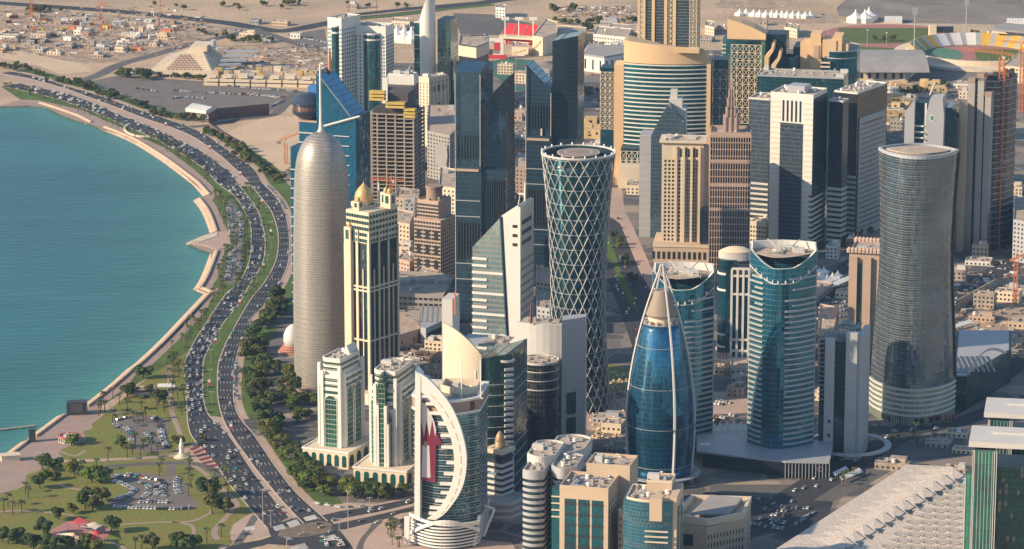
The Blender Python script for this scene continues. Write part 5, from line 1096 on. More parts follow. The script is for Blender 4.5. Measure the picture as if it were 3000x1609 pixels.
# ---- fin-shaped grey tower
b = CEN('grey_fin_tower', 'pale grey angular tower with stacked balconies and a small round green emblem', 'tower', 2745, 740, 330, -14)
h, u = b.h, b.u
fr = lambda pr, y0, y1, nm, mt: part(b, nm, xz_prism([(x*u, HT(b.P, y) if y < 900 else 0) for x, y in pr], y0, y1), mt)
fr([(-89, 999), (-60, 999), (-60, 285), (-88, 325)], -14, 10, 'left_fin', M['greyblue'])
mass(b, 'glass_core', tealg, rect(48*u, 16, -36*u, 2), 0, HT(b.P, 300))
slabs(b, 'balcony', M['white'], (-60*u, -8), (-34*u, -8), frange(h*.45, h*.93, 5.6), 1.3, 2.2); fr([(-34, 999), (-27, 999), (-27, 300), (-34, 300)], -8, 0, 'mid_fin', M['white'])
fr([(-25, 999), (22, 999), (28, 330), (22, 276), (-14, 280), (-25, 330)], -18, 6, 'main_wall', M['greyblue'])
fr([(26, 999), (60, 999), (66, 360), (44, 310), (30, 312)], -6, 22, 'side_wall', glass('teal_slope', (.03,.09,.11), fh=4, mw=2)); fr([(62, 999), (84, 999), (84, 308), (62, 300)], 8, 26, 'rear_block', M['beige'])
mb = MB(); q_ = 8.5*u; mb.add([(q_*math.cos(6.2832*k/24), -18.2, q_*1.25*math.sin(6.2832*k/24)) for k in range(24)], [tuple(range(24))]); o = part(b, 'round_emblem', mb, M['lightgrey']); o.location = (-7*u, 0, HT(b.P, 336))
for k in range(5): mb = MB(); mb.box(-q_*.45+k*q_*.2, -q_*.33+k*q_*.2, -18.35, -18.2, -q_*.7, q_*.7); e = mb.build('emblem_stroke', plain('emblem_green', (.03,.30,.16), .5), o)
mb = MB(); mb.tube([(-24*u, 4, HT(b.P, 282)), (-8*u, 4, HT(b.P, 243))], .8, 4); part(b, 'roof_spar', mb, M['metal'])
slabs(b, 'dark_ledge', M['window'], (-26*u, -18), (-20*u, -18), frange(h*.45, h*.9, 5.6), .6, .6)
# ---- concrete tower under construction at the right
b = CB('concrete_frame_tower', 'grey concrete core tower under construction with curved dark floors, beside the tall orange crane', 'tower', 2846, 2912, 2978, 735, 222, -22, d=46)
h, u = b.h, b.u; W_, D_ = b.w, 46
crv = [(W_*.1, -D_/2+2), (W_*.55, -D_/2+6), (W_*.92, -4), (W_*1.08, D_*.3), (W_*.9, D_*.6), (W_*.1, D_*.6)]
mass(b, 'dark_floors', glass('unfinished_bays', (.035,.04,.055), (.015,.018,.025), fh=4, mw=4, line=(.08,.08,.09), blind=.05), crv, 0, h*.97)
bands(b, 'floor_slab', M['greyblue'], crv, frange(6, h*.97, 6), .6, .7)
for x_, w2 in ((-.38, .30), (.02, .26), (.34, .26)): mass(b, 'concrete_core', M['grey'], rect(W_*w2, 10, W_*x_, -D_/2), 0, h*(.97 if x_ < .3 else .9))
for x_ in (-.18, .18): slabs(b, 'landing', M['rust'], (W_*(x_-.09), -D_/2-3), (W_*(x_+.09), -D_/2-3), frange(4, h*.9, 5), .8, .8); mass(b, 'shaft_void', M['window'], rect(W_*.18, 4, W_*x_, -D_/2+1), 0, h*.9)
for x_, z_ in ((-.38, .97), (.34, .9), (.0, 1.0)): mass(b, 'formwork_box', M['brown'], rect(W_*.30, 11, W_*x_, -D_/2), h*z_-2, h*z_+2)
rg = random.Random(4)
for k in range(16): x_, y_ = rg.uniform(0, .9)*W_, rg.uniform(-.3, .5)*D_; mb = MB(); mb.box(x_-2, x_+2, y_-1, y_+1, h*.97, h*.97+rg.uniform(1, 7)); part(b, 'rebar_cage', mb, M['rust' if k % 2 else 'darkmetal'])
# ---- pair of curved teal towers
def palm(lb, xl, xr, yb, yt, rot, seed):
    xc = (xl+xr)/2; b = CEN('curved_teal_tower', lb, 'tower', xc, yb, yt, rot, group='pair of curved teal glass towers'); h, u = b.h, b.u; W_ = (xr-xl)*u
    n = 10; f = [(-W_/2+W_*.42*i/n, -2-W_*.36*math.sin(i/n*math.pi/2)) for i in range(n+1)]+[(-W_*.08+W_*.58*i/n, -2-W_*.36*math.cos(i/n*math.pi/2*1.0)) for i in range(1, n+1)]
    k = [(W_/2-W_*i/n, 12+W_*.12*math.sin(math.pi*i/n)) for i in range(n+1)]; body = f+k
    tg = glass('turquoise_panes', (.008,.12,.19), (.004,.045,.075), fh=4, mw=2.6, line=(.10,.22,.24), lf=.10, lm=.04, blind=.1, blindcol=(.12,.22,.20), rough=.1, metal=.3)
    mb = MB(); mb.prism(body, 0, lambda x, y: h+(6 if y > 0 else (x/W_)**2*26-3)); part(b, 'glass_body', mb, tg)
    inner = offset(body, -1.4)
    mb = MB(); mb.prism(offset(body, -2), h-5, h-4.6); mb.v = [(x, y, z+14) for x, y, z in mb.v]; part(b, 'roof_deck', mb, M['roof'])
    nb = len(body); zt = [h+(13 if y > 0 else max(-1, (x/W_)**2*46-2))+2 for x, y in body]
    mb = MB(); mb.add([(*p, h-6) for p in body]+[(*p, z) for p, z in zip(body, zt)]+[(*p, z) for p, z in zip(inner, zt)]+[(*p, h-6) for p in inner], [(i, (i+1) % nb, nb+(i+1) % nb, nb+i) for i in range(nb)]+[(nb+i, nb+(i+1) % nb, 2*nb+(i+1) % nb, 2*nb+i) for i in range(nb)]+[(2*nb+i, 2*nb+(i+1) % nb, 3*nb+(i+1) % nb, 3*nb+i) for i in range(nb)])
    part(b, 'sloping_parapet', mb, M['white'])
    mb = MB(); ob = offset(body, .5); mb.loft([[(*body[i], zt[i]-11), (*ob[i], zt[i]-11), (*ob[i], zt[i]-.2), (*body[i], zt[i]-.2)] for i in range(n*2+1)]); part(b, 'glass_rim', mb, tg)
    mb = MB(); ob = offset(body, .9); mb.loft([[(*body[i], zt[i]-11.7), (*ob[i], zt[i]-11.7), (*ob[i], zt[i]-11.1), (*body[i], zt[i]-11.1)] for i in range(n*2+1)]); part(b, 'white_ribbon', mb, M['white'])
    lf_, rt_ = body[:6], body[12:2*n+1]
    for kk, z in enumerate(frange(4, h*.96, 4.1)):
        for sg2, seg in ((0, lf_), (1, rt_)):
            if z > h*.82 and kk % 2 and sg2: continue
            s_ = seg if z < h*.8 else seg[(kk % 3):]; o2 = [(x*1.0+(-.9 if sg2 == 0 else .4), y-1.0) for x, y in s_]; m_ = len(s_)
            mb = MB(); mb.loft([[(*p, z), (*q, z), (*q, z+1.25), (*p, z+1.25)] for p, q in zip(s_, o2)]); part(b, 'balcony_rail', mb, M['greyblue'] if sg2 else M['metal'])
    for kk, i in enumerate(range(2, 2*n, 2)): mb = MB(); x_, y_ = body[i]; mb.box(x_-.5, x_+.5, y_-1.4, y_-.2, zt[i]-11, zt[i]-9); part(b, 'rim_lamp', mb, M['tent'])
    U = unit_meshes(); rg = random.Random(seed)
    for kk in range(16): inst(*(lambda q: (q, U[q]))(rg.choice(['cooling_unit', 'dish', 'duct', 'plant_room', 'dish'])), b.root, (rg.uniform(-.3, .3)*W_, rg.uniform(-8, 8), h+9.4), rg.choice([0, 1.57]))
    for sx_ in (-1, 1): mb = MB(); mb.tube([(sx_*W_*.05, 2, h+10), (sx_*W_*.25, 11, h+17)], .5, 4); part(b, 'window_cleaning_arm', mb, M['metal'])
    for x_, m_ in ((W_*.5, 'greyblue'), (-W_*.5, 'greyblue')): mass(b, 'end_pier', M[m_], rect(1.6, 12, x_, 6), 0, h+12)
    return b
palm('teal glass tower with curved balconies, right one of the pair, in full view', 2200, 2390, 1345, 775, -4, 2)
palm('teal glass tower with curved balconies, partly hidden behind the pointed glass tower', 1915, 2090, 1310, 838, -4, 5)
# ---- white framed teal office
b = CEN('framed_teal_office', 'teal glass office with white bands, white frame pilasters and a silver curved roof', 'office', 2158, 1060, 765, -6)
h, u = b.h, b.u; W_ = 112*u; D_ = 30
mb = MB(); mb.prism(circ(30*u, 24, -24*u, 0), 0, h+2); part(b, 'round_glass', mb, tealg); mass(b, 'glass_body', tealg, rect(W_*.75, D_, W_*.12, 2), 0, h-8)
bands(b, 'white_ring', M['white'], circ(30*u, 24, -24*u, 0), [h*.16, h*.28, h*.72, h*.88], 1.8, .6); bands(b, 'column_ring', M['pink'], circ(30*u, 24, -24*u, 0), [0], 2, .8)
fins(b, 'white_pilaster', M['white'], (-W_*.10, -D_/2+2), (W_*.5, -D_/2+2), 5, 1.8, 1.2, 0, h-4); slabs(b, 'white_band', M['white'], (-W_*.10, -D_/2+2), (W_*.5, -D_/2+2), [h*.14, h*.25, h*.70, h*.88, h*.95], 1.8, 1)
mb = MB(); mb.prism([(x-2*u, y+4) for x, y in circ(52*u, 32, 0, 0, .6)], h+1, h+7); part(b, 'silver_roof', mb, M['lightgrey']); mb = MB(); mb.lathe([(52*u, h+7), (46*u, h+8.5), (25*u, h+11), (.1, h+12)], 32, -2*u, 4); mb.v = [(x, (y-4)*.6+4, z) for x, y, z in mb.v]; part(b, 'roof_shell', mb, M['cream'], smooth=True)
mass(b, 'podium', M['cream'], rect(W_*1.1, D_*1.5, 0, 0), 0, 7)
for k in range(4): mb = MB(); mb.cyl(-46*u+k*9*u, -D_/2-3, 1.1, 1.1, 0, 12, 10); part(b, 'column', mb, M['pink'])
# ---- pointed glass tower
b = CEN('pointed_glass_tower', 'bullet-shaped blue glass tower ending in an open steel point with a meshed cone', 'tower', 1940, 1405, 775, -6)
h, u = b.h, b.u; hg = HT(b.P, 945)
rp = lambda z: np.interp(z, [0, h*.08, h*.16, h*.24, h*.33, h*.42, h*.5, h*.58, h*.66, h*.74, h*.82, h*.9, h*.96, h], [87, 92, 96, 98.5, 98, 93.5, 87, 78.5, 67.5, 54.5, 39.5, 22.5, 9, 1])*u
pg2 = glass('sapphire_panes', (.007,.095,.20), (.003,.028,.065), fh=3.8, mw=1.6, round_r=22, blind=.14, blindcol=(.05,.20,.26), line=(.02,.09,.13), rough=.1, metal=.35, tilt=.035)
mb = MB(); mb.lathe([(rp(hg*k/30), hg*k/30) for k in range(31)], 64); part(b, 'glass_body', mb, pg2, smooth=True)
zs_ = [h*k/40 for k in range(41)]
for a_ in (-82, 28, 84, 150, 215):
    ar = R(a_-90+b.rot*0); pts = [((rp(z)+.6)*math.cos(ar), (rp(z)+.6)*math.sin(ar), z) for z in zs_]; mb = MB(); mb.tube(pts, 1.25, 5, .7); part(b, 'steel_rib', mb, M['lightgrey'])
zc0, zc1 = HT(b.P, 918), HT(b.P, 850)
mb = MB(); mb.lathe([(rp(zc0)*.93, zc0-1.5), (rp(zc0)*.98, zc0), (rp(zc0)*.90, zc0+2), (rp(zc1)*.80, zc1), (.2, zc1)], 40); part(b, 'mesh_cone', mb, plain('mesh_brown', (.30,.24,.19), .7, .1, 1.2, fine=2))
mb = MB(); mb.cyl(0, 0, rp(hg)*.7, rp(hg)*.7, hg, zc0, 24); part(b, 'roof_drum', mb, M['cream']); mb = MB(); mb.prism(circ(rp(hg)*.97, 40), hg-.2, hg+.5); part(b, 'roof_deck', mb, M['roof'])
U = unit_meshes()
for k in range(14): a_ = k*.449; inst('cooling_unit', U['cooling_unit'], b.root, (rp(hg)*.84*math.cos(a_), rp(hg)*.84*math.sin(a_), hg+.5), a_)
for z in frange(14, hg, 30): mb = MB(); mb.ring(circ(rp(z)-.1, 48), circ(rp(z)+.25, 48), z, z+.3); part(b, 'floor_ring', mb, M['greyblue'])
mb = MB(); mb.ring(circ(rp(0)*1.15, 40), circ(rp(0)*1.38, 40), 6, 6.8); part(b, 'canopy', mb, M['greyblue'])
for k in range(14): a_ = k*.449; mb = MB(); mb.cyl(rp(0)*1.26*math.cos(a_), rp(0)*1.26*math.sin(a_), .4, .4, 0, 6.1, 6); part(b, 'canopy_post', mb, M['metal'])
# ---- podium mall in front of the teal pair
pp = W2([(2040,1322),(2180,1318),(2440,1345),(2429,1405),(2300,1402),(2040,1372)]); c0 = sum(pp, Vector((0, 0)))/len(pp)
rt_ = empty('podium_mall', (c0.x, c0.y, 0), 0, 'low grey podium mall with overhanging flat roof at the foot of the teal pair', 'mall')
pl = [tuple(p-c0) for p in pp]; mb = MB(); mb.prism(pl, 12, 13.4); mb.build('flat_roof', M['greyblue'], rt_); mb = MB(); mb.prism(offset(pl, -5), 0, 12); mb.build('glass_wall', dk2, rt_)
a_, c_ = Vector(pl[5]), Vector(pl[3]); bb = Bld(); bb.root = rt_; fins(bb, 'glass_mullion', M['greyblue'], pl[4], pl[3], 14, .6, -4, 0, 12)
for k in range(2): mb = MB(); mb.box(-60+k*12, -52+k*12, 6-k*3, 12-k*3, 13.4, 14.1); mb.build('skylight', M['tent'], rt_)
mb = MB(); mb.cyl(0, 0, 2.4, 2.4, 0, .5, 20); o = mb.build('round_sign', M['tent'], rt_); q = Vector(pl[3])*.8+Vector(pl[4])*.2; o.location = (q.x, q.y-.5+4, 7); o.rotation_euler = (R(90), 0, 0)
mb = MB(); mb.cyl(0, 0, 1.2, 1.2, .5, .7, 16); mb.build('sign_mark', M['red'], o)
# ---- foreground buildings at the lower edge
b = CEN('spiral_terraced_block', 'light grey building with curved stepped terraces and banded windows at the lower edge', 'office', 1650, 1640, 1330, -12)
h, u = b.h, b.u
def cblock(nm, px0, px1, yt, y0, d_, bul, mt, bd=True):
    w_ = (px1-px0)*u; pl = [(x+((px0+px1)/2-1650)*u, y+y0) for x, y in arc_poly(w_, d_, bul, bul*.6)]; z = HT((0, b.P.y+y0), yt)
    mass(b, nm, dk2 if bd else mt, pl, 0, z-.5); 
    if bd: bands(b, 'white_spandrel', mt, pl, frange(4, z-4, 4.3), 2.1, .4); bands(b, 'parapet_band', mt, pl, [z-4.5], 5.6, .5)
    roofkit(b, pl, z, 8, 1.5, pm=mt); return pl, z
cblock('curved_wing', 1558, 1640, 1320, 0, 30, 8, M['lightgrey']); cblock('curved_wing', 1600, 1703, 1300, 26, 26, 12, M['lightgrey'])
cblock('curved_wing', 1640, 1712, 1352, -14, 26, 8, M['greyblue']); cblock('front_wing', 1565, 1625, 1372, -26, 24, 3, M['greyblue'])
mb = MB(); mb.ring(circ(24*u, 28, 62*u, -10, 1.2), circ(27*u, 28, 62*u, -10, 1.2), h*.55, HT(b.P, 1365)); part(b, 'curved_screen', mb, M['lightgrey'])
def beige_block(nm, lb, xl, xc, xr, yb, yt, rot, gl, bays, seed, extra=None, wing=0):
    b = CB(nm, lb, 'office', xl, xc, xr, yb, yt, rot, d=34); h, W_, D_ = b.h, b.w, 34; fpl = rect(W_, D_)
    mass(b, 'wall', M['beige'], fpl, 0, h)
    if bays:
        for k in range(bays):
            x0 = -W_*.42+k*W_*.84/bays; mb = MB(); mb.box(x0+.8, x0+W_*.84/bays-.8, -D_/2-.25, -D_/2+.5, 4, h*.955-3); bp_ = part(b, 'glass_bay', mb, gl)
            for z in frange(8, h*.9, 7.4): mb = MB(); mb.box(x0+.8, x0+W_*.84/bays-.8, -D_/2-.45, -D_/2, z, z+1.6); part(b, 'spandrel', mb, M['window'], parent=bp_)
    roofkit(b, fpl, h, 16, 2.6, pm=M['beige'], seed=seed)
    for k in range(6): mb = MB(); rg = random.Random(seed+k); x_, y_ = rg.uniform(-.35, .35)*W_, rg.uniform(-.3, .3)*D_; mb.box(x_-2.4, x_+2.4, y_-1, y_+1, h+1.9, h+2.3); part(b, 'solar_panel', mb, plain('solar_blue', (.02,.10,.30), .25, .1, spec=.8))
    return b
b3 = beige_block('beige_bay_block', 'beige building with three tall teal glass bays and blue panels on its roof', 1640, 1782, 1832, 1770, 1442, -14, glass('teal_bay', (.014,.11,.155), (.007,.055,.085), fh=3.7, mw=1.7, line=(.03,.08,.09), blind=.2, blindcol=(.06,.24,.26)), 3, 3)
mass(b3, 'rear_block', M['beige'], rect(b3.w*.9, 26, b3.w*.28, 28), 0, b3.h+7); roofkit(b3, rect(b3.w*.9, 26, b3.w*.28, 28), b3.h+7, 10, 2.4, pm=M['beige'])
mass(b3, 'glass_corner', MC['teal_bay'], rect(8, 16, -b3.w/2-3, -2), 0, b3.h*.97); slabs(b3, 'sun_shelf', M['cream'], (-b3.w/2-7, -10.2), (-b3.w/2+1, -10.2), [b3.h*(.72+.06*k) for k in range(4)], .5, 1.4)
wins(b3, 'window', M['window'], (b3.w/2, -17), (b3.w/2, 17), 4, b3.h*.9, 5, 16, 1.5, 2)
b4 = CEN('blue_gridded_block', 'building with a curved blue tiled glass front and a beige top corner', 'office', 1912, 1790, 1445, -10)
h, u = b4.h, b4.u; W_ = 152*u; D_ = 32; body = arc_poly(W_, D_, 7, 0, 14); mass(b4, 'glass_front', glass('blue_tiles', (.02,.12,.19), (.01,.07,.11), fh=2.4, mw=1.4, line=(.09,.20,.25), lf=.16, lm=.12, blind=.12), body, 0, h)
mass(b4, 'beige_corner', M['beige'], rect(36*u, 10, 24*u, -D_/2-4), h*.86, h+4); mass(b4, 'beige_side', M['beige'], rect(22*u, D_+2, W_/2-6*u, 0), 0, h+3); slabs(b4, 'sun_shelf', M['cream'], (W_*-.05, -D_/2-7.6), (W_*.40, -D_/2-7.6), [h*(.77-.045*k) for k in range(3)], .5, 2)
fins(b4, 'beige_fin', M['beige'], (W_*.15, -D_/2-7.4), (W_*.35, -D_/2-6.4), 2, .9, 1, 0, h*.55); roofkit(b4, offset(body, -2), h, 18, 1.5, pm=M['cream']); mass(b4, 'roof_block', M['beige'], rect(74*u, 18, 20*u, 8), h, h+8); roofkit(b4, rect(74*u, 18, 20*u, 8), h+8, 5, 1, pm=M['cream'])
for x_ in (.42, .52): mass(b4, 'side_glass', MC['blue_tiles'], rect(.8, 8, W_/2+6*u, -9+16*(x_-.42)*10), 0, h*.93)
b = CB('beige_stair_block', 'narrow beige block with paired small windows between the two teal fronted buildings', 'office', 1812, 1838, 1860, 1760, 1500, -20, d=20)
mass(b, 'wall', M['beige'], rect(b.w, 20), 0, b.h); wins(b, 'window', M['window'], rect(b.w, 20)[0], rect(b.w, 20)[1], 3, b.h*.95, 2, 12, 1.4, 2); roofkit(b, rect(b.w, 20), b.h, 3)
# ---- low sandstone hall
b = CEN('sandstone_hall', 'low sandstone hall with angled roof planes and slit windows at the lower edge', 'hall', 2085, 1648, 1500, -12)
h, u = b.h, b.u; W_ = 190*u; pl = [(-W_*.52, -16), (W_*.02, -26), (W_*.52, -4), (W_*.5, 34), (-W_*.42, 30)]
mb = MB(); mb.prism(pl, 0, lambda x, y: h+(x/W_)*3-(y < 0)*3); part(b, 'wall', mb, M['beige']); mb = MB(); mb.ring(offset(pl, -2), offset(pl, .3), h-2, h+2.4); part(b, 'parapet', mb, M['cream'])
mb = MB(); mb.prism([(-W_*.3, -10), (W_*.3, -6), (W_*.4, 22), (-W_*.1, 24)], h, lambda x, y: h+1+(y+10)*.12); part(b, 'angled_roof', mb, M['roofgrey'])
wins(b, 'slit_window', M['window'], pl[1], pl[2], h*.3, h*.8, 12, 3, .8, 3); mass(b, 'dark_band', M['window'], rect(W_*.5, .6, -W_*.26, -21.5), h*.5, h*.72); mass(b, 'dark_door', M['window'], rect(6, .6, W_*.24, -15.9), 0, h*.4)
for k in range(8): mb = MB(); mb.box(W_*.5-2, W_*.52+1.4, -3+k*.0, 1, 3+k*4.2, 5.2+k*4.2); part(b, 'corner_balcony', mb, M['lightgrey'])
# ================================================================ pair of white towers with green arched glass
gnw = glass('emerald_panes', (.03,.15,.11), (.01,.05,.045), fh=3.8, mw=2.4, line=(.45,.44,.38), lf=.14, lm=.05, blind=.1, blindcol=(.10,.28,.20), tilt=.06)
def archwin(b, a, c, f0, f1, z0, z1, mat, name='arched_window', dep=.35, frame=True):
    a, d, nr, l, ang = edge_frame(a, c); x0, x1 = l*f0, l*f1; r_ = (x1-x0)/2; cx = (x0+x1)/2; n = 10
    pr = [(x0, z0), (x1, z0)]+[(cx+r_*math.cos(math.pi*k/n), z1-r_+r_*math.sin(math.pi*k/n)) for k in range(n+1)]
    mb = MB(); m_ = len(pr); mb.add([(x, -dep, z) for x, z in pr]+[(x, .3, z) for x, z in pr], [tuple(range(m_)), tuple(range(m_, 2*m_))[::-1]]+[(i, m_+i, m_+(i+1) % m_, (i+1) % m_) for i in range(m_)])
    o = mb.build(name, mat, b.root, (a.x, a.y, 0), ang)
    if frame:
        mb = MB(); q = [(x0-.5, z0), *[(cx+(r_+.5)*math.cos(math.pi-math.pi*k/n), z1-r_+(r_+.5)*math.sin(math.pi-math.pi*k/n)) for k in range(n+1)], (x1+.5, z0)]; mb.tube([(x, -dep-.2, z) for x, z in q], .45, 4); mb.build('arch_frame', M['white'], o)
def warched(name, lb, xl, xc, xr, yb, yt, rot, var):
    b = CB(name, lb, 'tower', xl, xc, xr, yb, yt, rot, group='pair of white towers with green arched glass'); h, W_, D_ = b.h, b.w, b.d; c_ = .22*W_
    fpl = [(-W_/2+c_, -D_/2), (W_/2-c_*.5, -D_/2), (W_/2, -D_/2+c_*.5), (W_/2, D_/2-c_*.5), (W_/2-c_*.5, D_/2), (-W_/2+c_, D_/2), (-W_/2, D_/2-c_), (-W_/2, -D_/2+c_)]
    fpl = offset(fpl, 0)
    mass(b, 'wall', M['white'], fpl, 0, h*.86); mass(b, 'upper_wall', M['white'], offset(fpl, -2.5), h*.86, h)
    for i, (f0, f1) in ((0, (.18, .82)), (2, (.12, .44)), (2, (.56, .88)), (7, (.2, .8))):
        archwin(b, fpl[i], fpl[(i+1) % 8], f0, f1, h*(.10 if var else .06), h*(.74 if i else .66), gnw)
    up = offset(fpl, -2.5)
    for z in (.68, .745, .80, .90, .95): 
        mb = MB(); q = fpl if z < .86 else up; mb.ring(offset(q, -1), offset(q, .12), h*z, h*z+2.3); part(b, 'glass_band', mb, gnw)
    wins(b, 'window', M['window_teal'], fpl[2], fpl[3], h*.1, h*.85, 3, 14, 1.6, 1.6, dep=.2); wins(b, 'window', M['window_teal'], fpl[7], fpl[0], h*.1, h*.62, 1, 12, 1.2, 1.8, dep=.2)
    for i in range(8): p = fpl[i]; mb = MB(); hh = h*(.9+.06*(i % 2)); mb.box(p[0]-1.2, p[0]+1.2, p[1]-1.2, p[1]+1.2, 0, hh); part(b, 'corner_pier', mb, M['white'])
    if var:
        mb = MB(); mb.box(-W_*.12, W_*.12, -D_/2-5, -D_/2, 0, h*.9); part(b, 'glass_spur', mb, gnw)
        for k, (x0, zt) in enumerate(((-.19, .62), (-.13, .72), (.13, .72), (.19, .55))): mb = MB(); mb.box(W_*x0-1.1, W_*x0+1.1, -D_/2-5.6, -D_/2+.2, 0, h*zt); part(b, 'stepped_pier', mb, M['white'])
        part(b, 'gable', xz_prism([(-W_*.14, h*.88), (W_*.14, h*.88), (0, h*1.02)], -D_/2-5.5, -D_/2+4), gnw)
    else: part(b, 'gable', xz_prism([(-W_*.0, h*.98), (W_*.34, h*.98), (W_*.17, h*1.09)], D_*.1, D_*.5), M['white'])
    roofkit(b, up, h, 12, 1.6, pm=M['white'], seed=2+var)
    pod = rect(W_*1.75, D_*1.35, W_*.05, -D_*.12); mass(b, 'podium', M['cream'], pod, 0, 13); bands(b, 'podium_cornice', M['white'], pod, [12.2], 1.5, .6)
    for i in (0, 1, 3):
        k_ = 6 if i == 0 else 4
        for k in range(k_): archwin(b, pod[i], pod[(i+1) % 4], (k+.2)/k_, (k+.75)/k_, 1.5, 10.5, M['window_teal'], 'podium_arch', .25, False)
    return b
warched('white_arched_tower', 'white tower with tall green arched glass on a round-arched podium, left of the pair', 925, 1003, 1060, 1362, 1062, -24, 0)
warched('white_arched_tower', 'white tower with green gabled glass spur, right of the pair, beside the crescent tower', 1078, 1168, 1222, 1415, 1098, -18, 1)
b = blockw('low_building', 'cream annex with small arches between the two white arched towers', 'building', [(1050,1375),(1090,1382),(1100,1320),(1055,1312)], 1185, M['cream'], win=(6, 9, 2, 5), roofn=4) if False else None
# ================================================================ low buildings, stadium, halls
M['track'] = plain('running_track', (.40,.17,.15), .9, .1, .05)
M['turf'] = plain('sports_turf', (.10,.135,.025), .95, .12, .03, fine=.5)
def zs6(p): return [(x/5.757+2600, y/5.757+60) for x, y in p]
def zc4(p): return [(x/4.6075+1100, y/4.6075+780) for x, y in p]
def ell(cx, cy, a, b_, n=40, r0=0, r1=6.28318): return [(cx+a*math.cos(r0+(r1-r0)*k/n), cy+b_*math.sin(r0+(r1-r0)*k/n)) for k in range(n)]
def flat(name, pts, mat, z, parent=None):
    n = len(pts); pts = [tuple(p[:2]) for p in pts]
    if sum(pts[i][0]*pts[(i+1)%n][1]-pts[(i+1)%n][0]*pts[i][1] for i in range(n)) < 0: pts = pts[::-1]
    mb = MB(); mb.add([(*p, z) for p in pts], [tuple(range(n))]); o = mb.build(name, mat, parent)
    if parent is None: o['kind'] = 'structure'
    return o
def blockw(name, label, cat, px, yt, mat, wmat=None, win=None, roofn=6, pm=None, group=None, par=1.2, seed=0):
    """a low building from its surveyed ground corners (photo pixels) and the row of its front roof edge"""
    pts = W2(px); c0 = sum(pts, Vector((0, 0)))/len(pts); near = min(pts, key=lambda p: p.y); h = HT(near, yt)
    b = Bld(); b.P = Vector((c0.x, c0.y, 0)); b.h = h; b.root = empty(name, b.P, 0, label, cat, group); b.u = 1/S(b.P)
    b.fp = [tuple(p-c0) for p in pts]; n = len(pts)
    if sum(b.fp[i][0]*b.fp[(i+1)%n][1]-b.fp[(i+1)%n][0]*b.fp[i][1] for i in range(n)) < 0: b.fp = b.fp[::-1]
    mass(b, 'wall', mat, b.fp, 0, h)
    if win:
        for i in range(n):
            a, c = b.fp[i], b.fp[(i+1) % n]; e = Vector(c)-Vector(a)
            nr = Vector((e.y, -e.x))
            if nr.y < 0 or (nr.x < 0 and abs(nr.x) > abs(nr.y)): 
                k = max(1, int(e.length/win[0])); f = max(1, int(h/win[1])); wins(b, 'window', M['window'], a, c, .6, h-.8, k, f, win[2], win[3])
    if roofn is not None: roofkit(b, b.fp, h, roofn, par, pm=pm or mat, seed=seed)
    return b
# stadium bowl
c = G(2868, 163); a_, b_ = 205/S(c), 92.0
st = empty('stadium', (c.x, c.y, 0), 0, 'oval stadium bowl with yellow seating blocks, green pitch and pinkish track', 'stadium')
flat('infield_track', ell(0, 0, a_*.78, b_*.74), M['track'], .3, st); flat('green_apron', ell(-a_*.5, b_*.1, a_*.28, b_*.5), plain('green_apron', (.10,.22,.15), .9), .35, st)
flat('pitch', [(-a_*.1, -b_*.62), (a_*.6, -b_*.5), (a_*.6, b_*.45), (-a_*.0, b_*.5)], M['turf'], .4, st)
N_ = 26
for k in range(N_):
    t0, t1 = 6.2832*k/N_+.012, 6.2832*(k+1)/N_-.012; tm = (t0+t1)/2
    if math.sin(tm) < -.25: continue
    for (q0, q1, m_, nm) in ((t0+.03, t1-.03, 'yellow' if not 6 <= k <= 8 else 'white', 'seating_block'), (t1-.03, t1+.054, 'metal', 'stair_aisle')):
        mb = MB(); r = []
        for j in range(4):
            q = q0+(q1-q0)*j/3; r.append([(a_*.80*math.cos(q), b_*.78*math.sin(q), .5), (a_*.80*math.cos(q), b_*.78*math.sin(q), 1.8), (a_*.97*math.cos(q), b_*.97*math.sin(q), 14), (a_*.985*math.cos(q), b_*.985*math.sin(q), 14), (a_*.985*math.cos(q), b_*.985*math.sin(q), .5)])
        mb.loft(r); mb.build(nm, plain('yellow_seats', (.58,.36,.06), .8, .1, .2) if m_ == 'yellow' else M[m_], st)
mb = MB(); mb.ring(ell(0, 0, a_*.985, b_*.985, 60), ell(0, 0, a_*1.03, b_*1.04, 60), 0, 9); mb.build('outer_wall', M['cream'], st)
mb = MB(); mb.ring(ell(0, 0, a_*1.02, b_*1.03, 60), ell(0, 0, a_*1.22, b_*1.3, 60), 0, 3); mb.build('ambulatory', M['cream'], st)
for k in range(44): q = 6.2832*k/44; mb = MB(); mb.box(-.15, .15, -.15, .15, 9, 13); o = mb.build('railing_post', M['metal'], st); o.location = (a_*1.0*math.cos(q), b_*1.0*math.sin(q), 0)
mb = MB(); mb.box(-a_*.60, -a_*.50, b_*.92, b_*1.05, 8, 23); mb.build('press_box', M['cream'], st); mb = MB(); mb.box(-a_*.49, -a_*.25, b_*.95, b_*1.02, 14, 22); mb.build('press_glass', M['window'], st)
mb = MB(); mb.prism([(a_*.25, b_*.80), (a_*.85, b_*.55), (a_*1.2, b_*1.0), (a_*.55, b_*1.35)], 19, 21); mb.build('stand_canopy', M['roofgrey'], st)
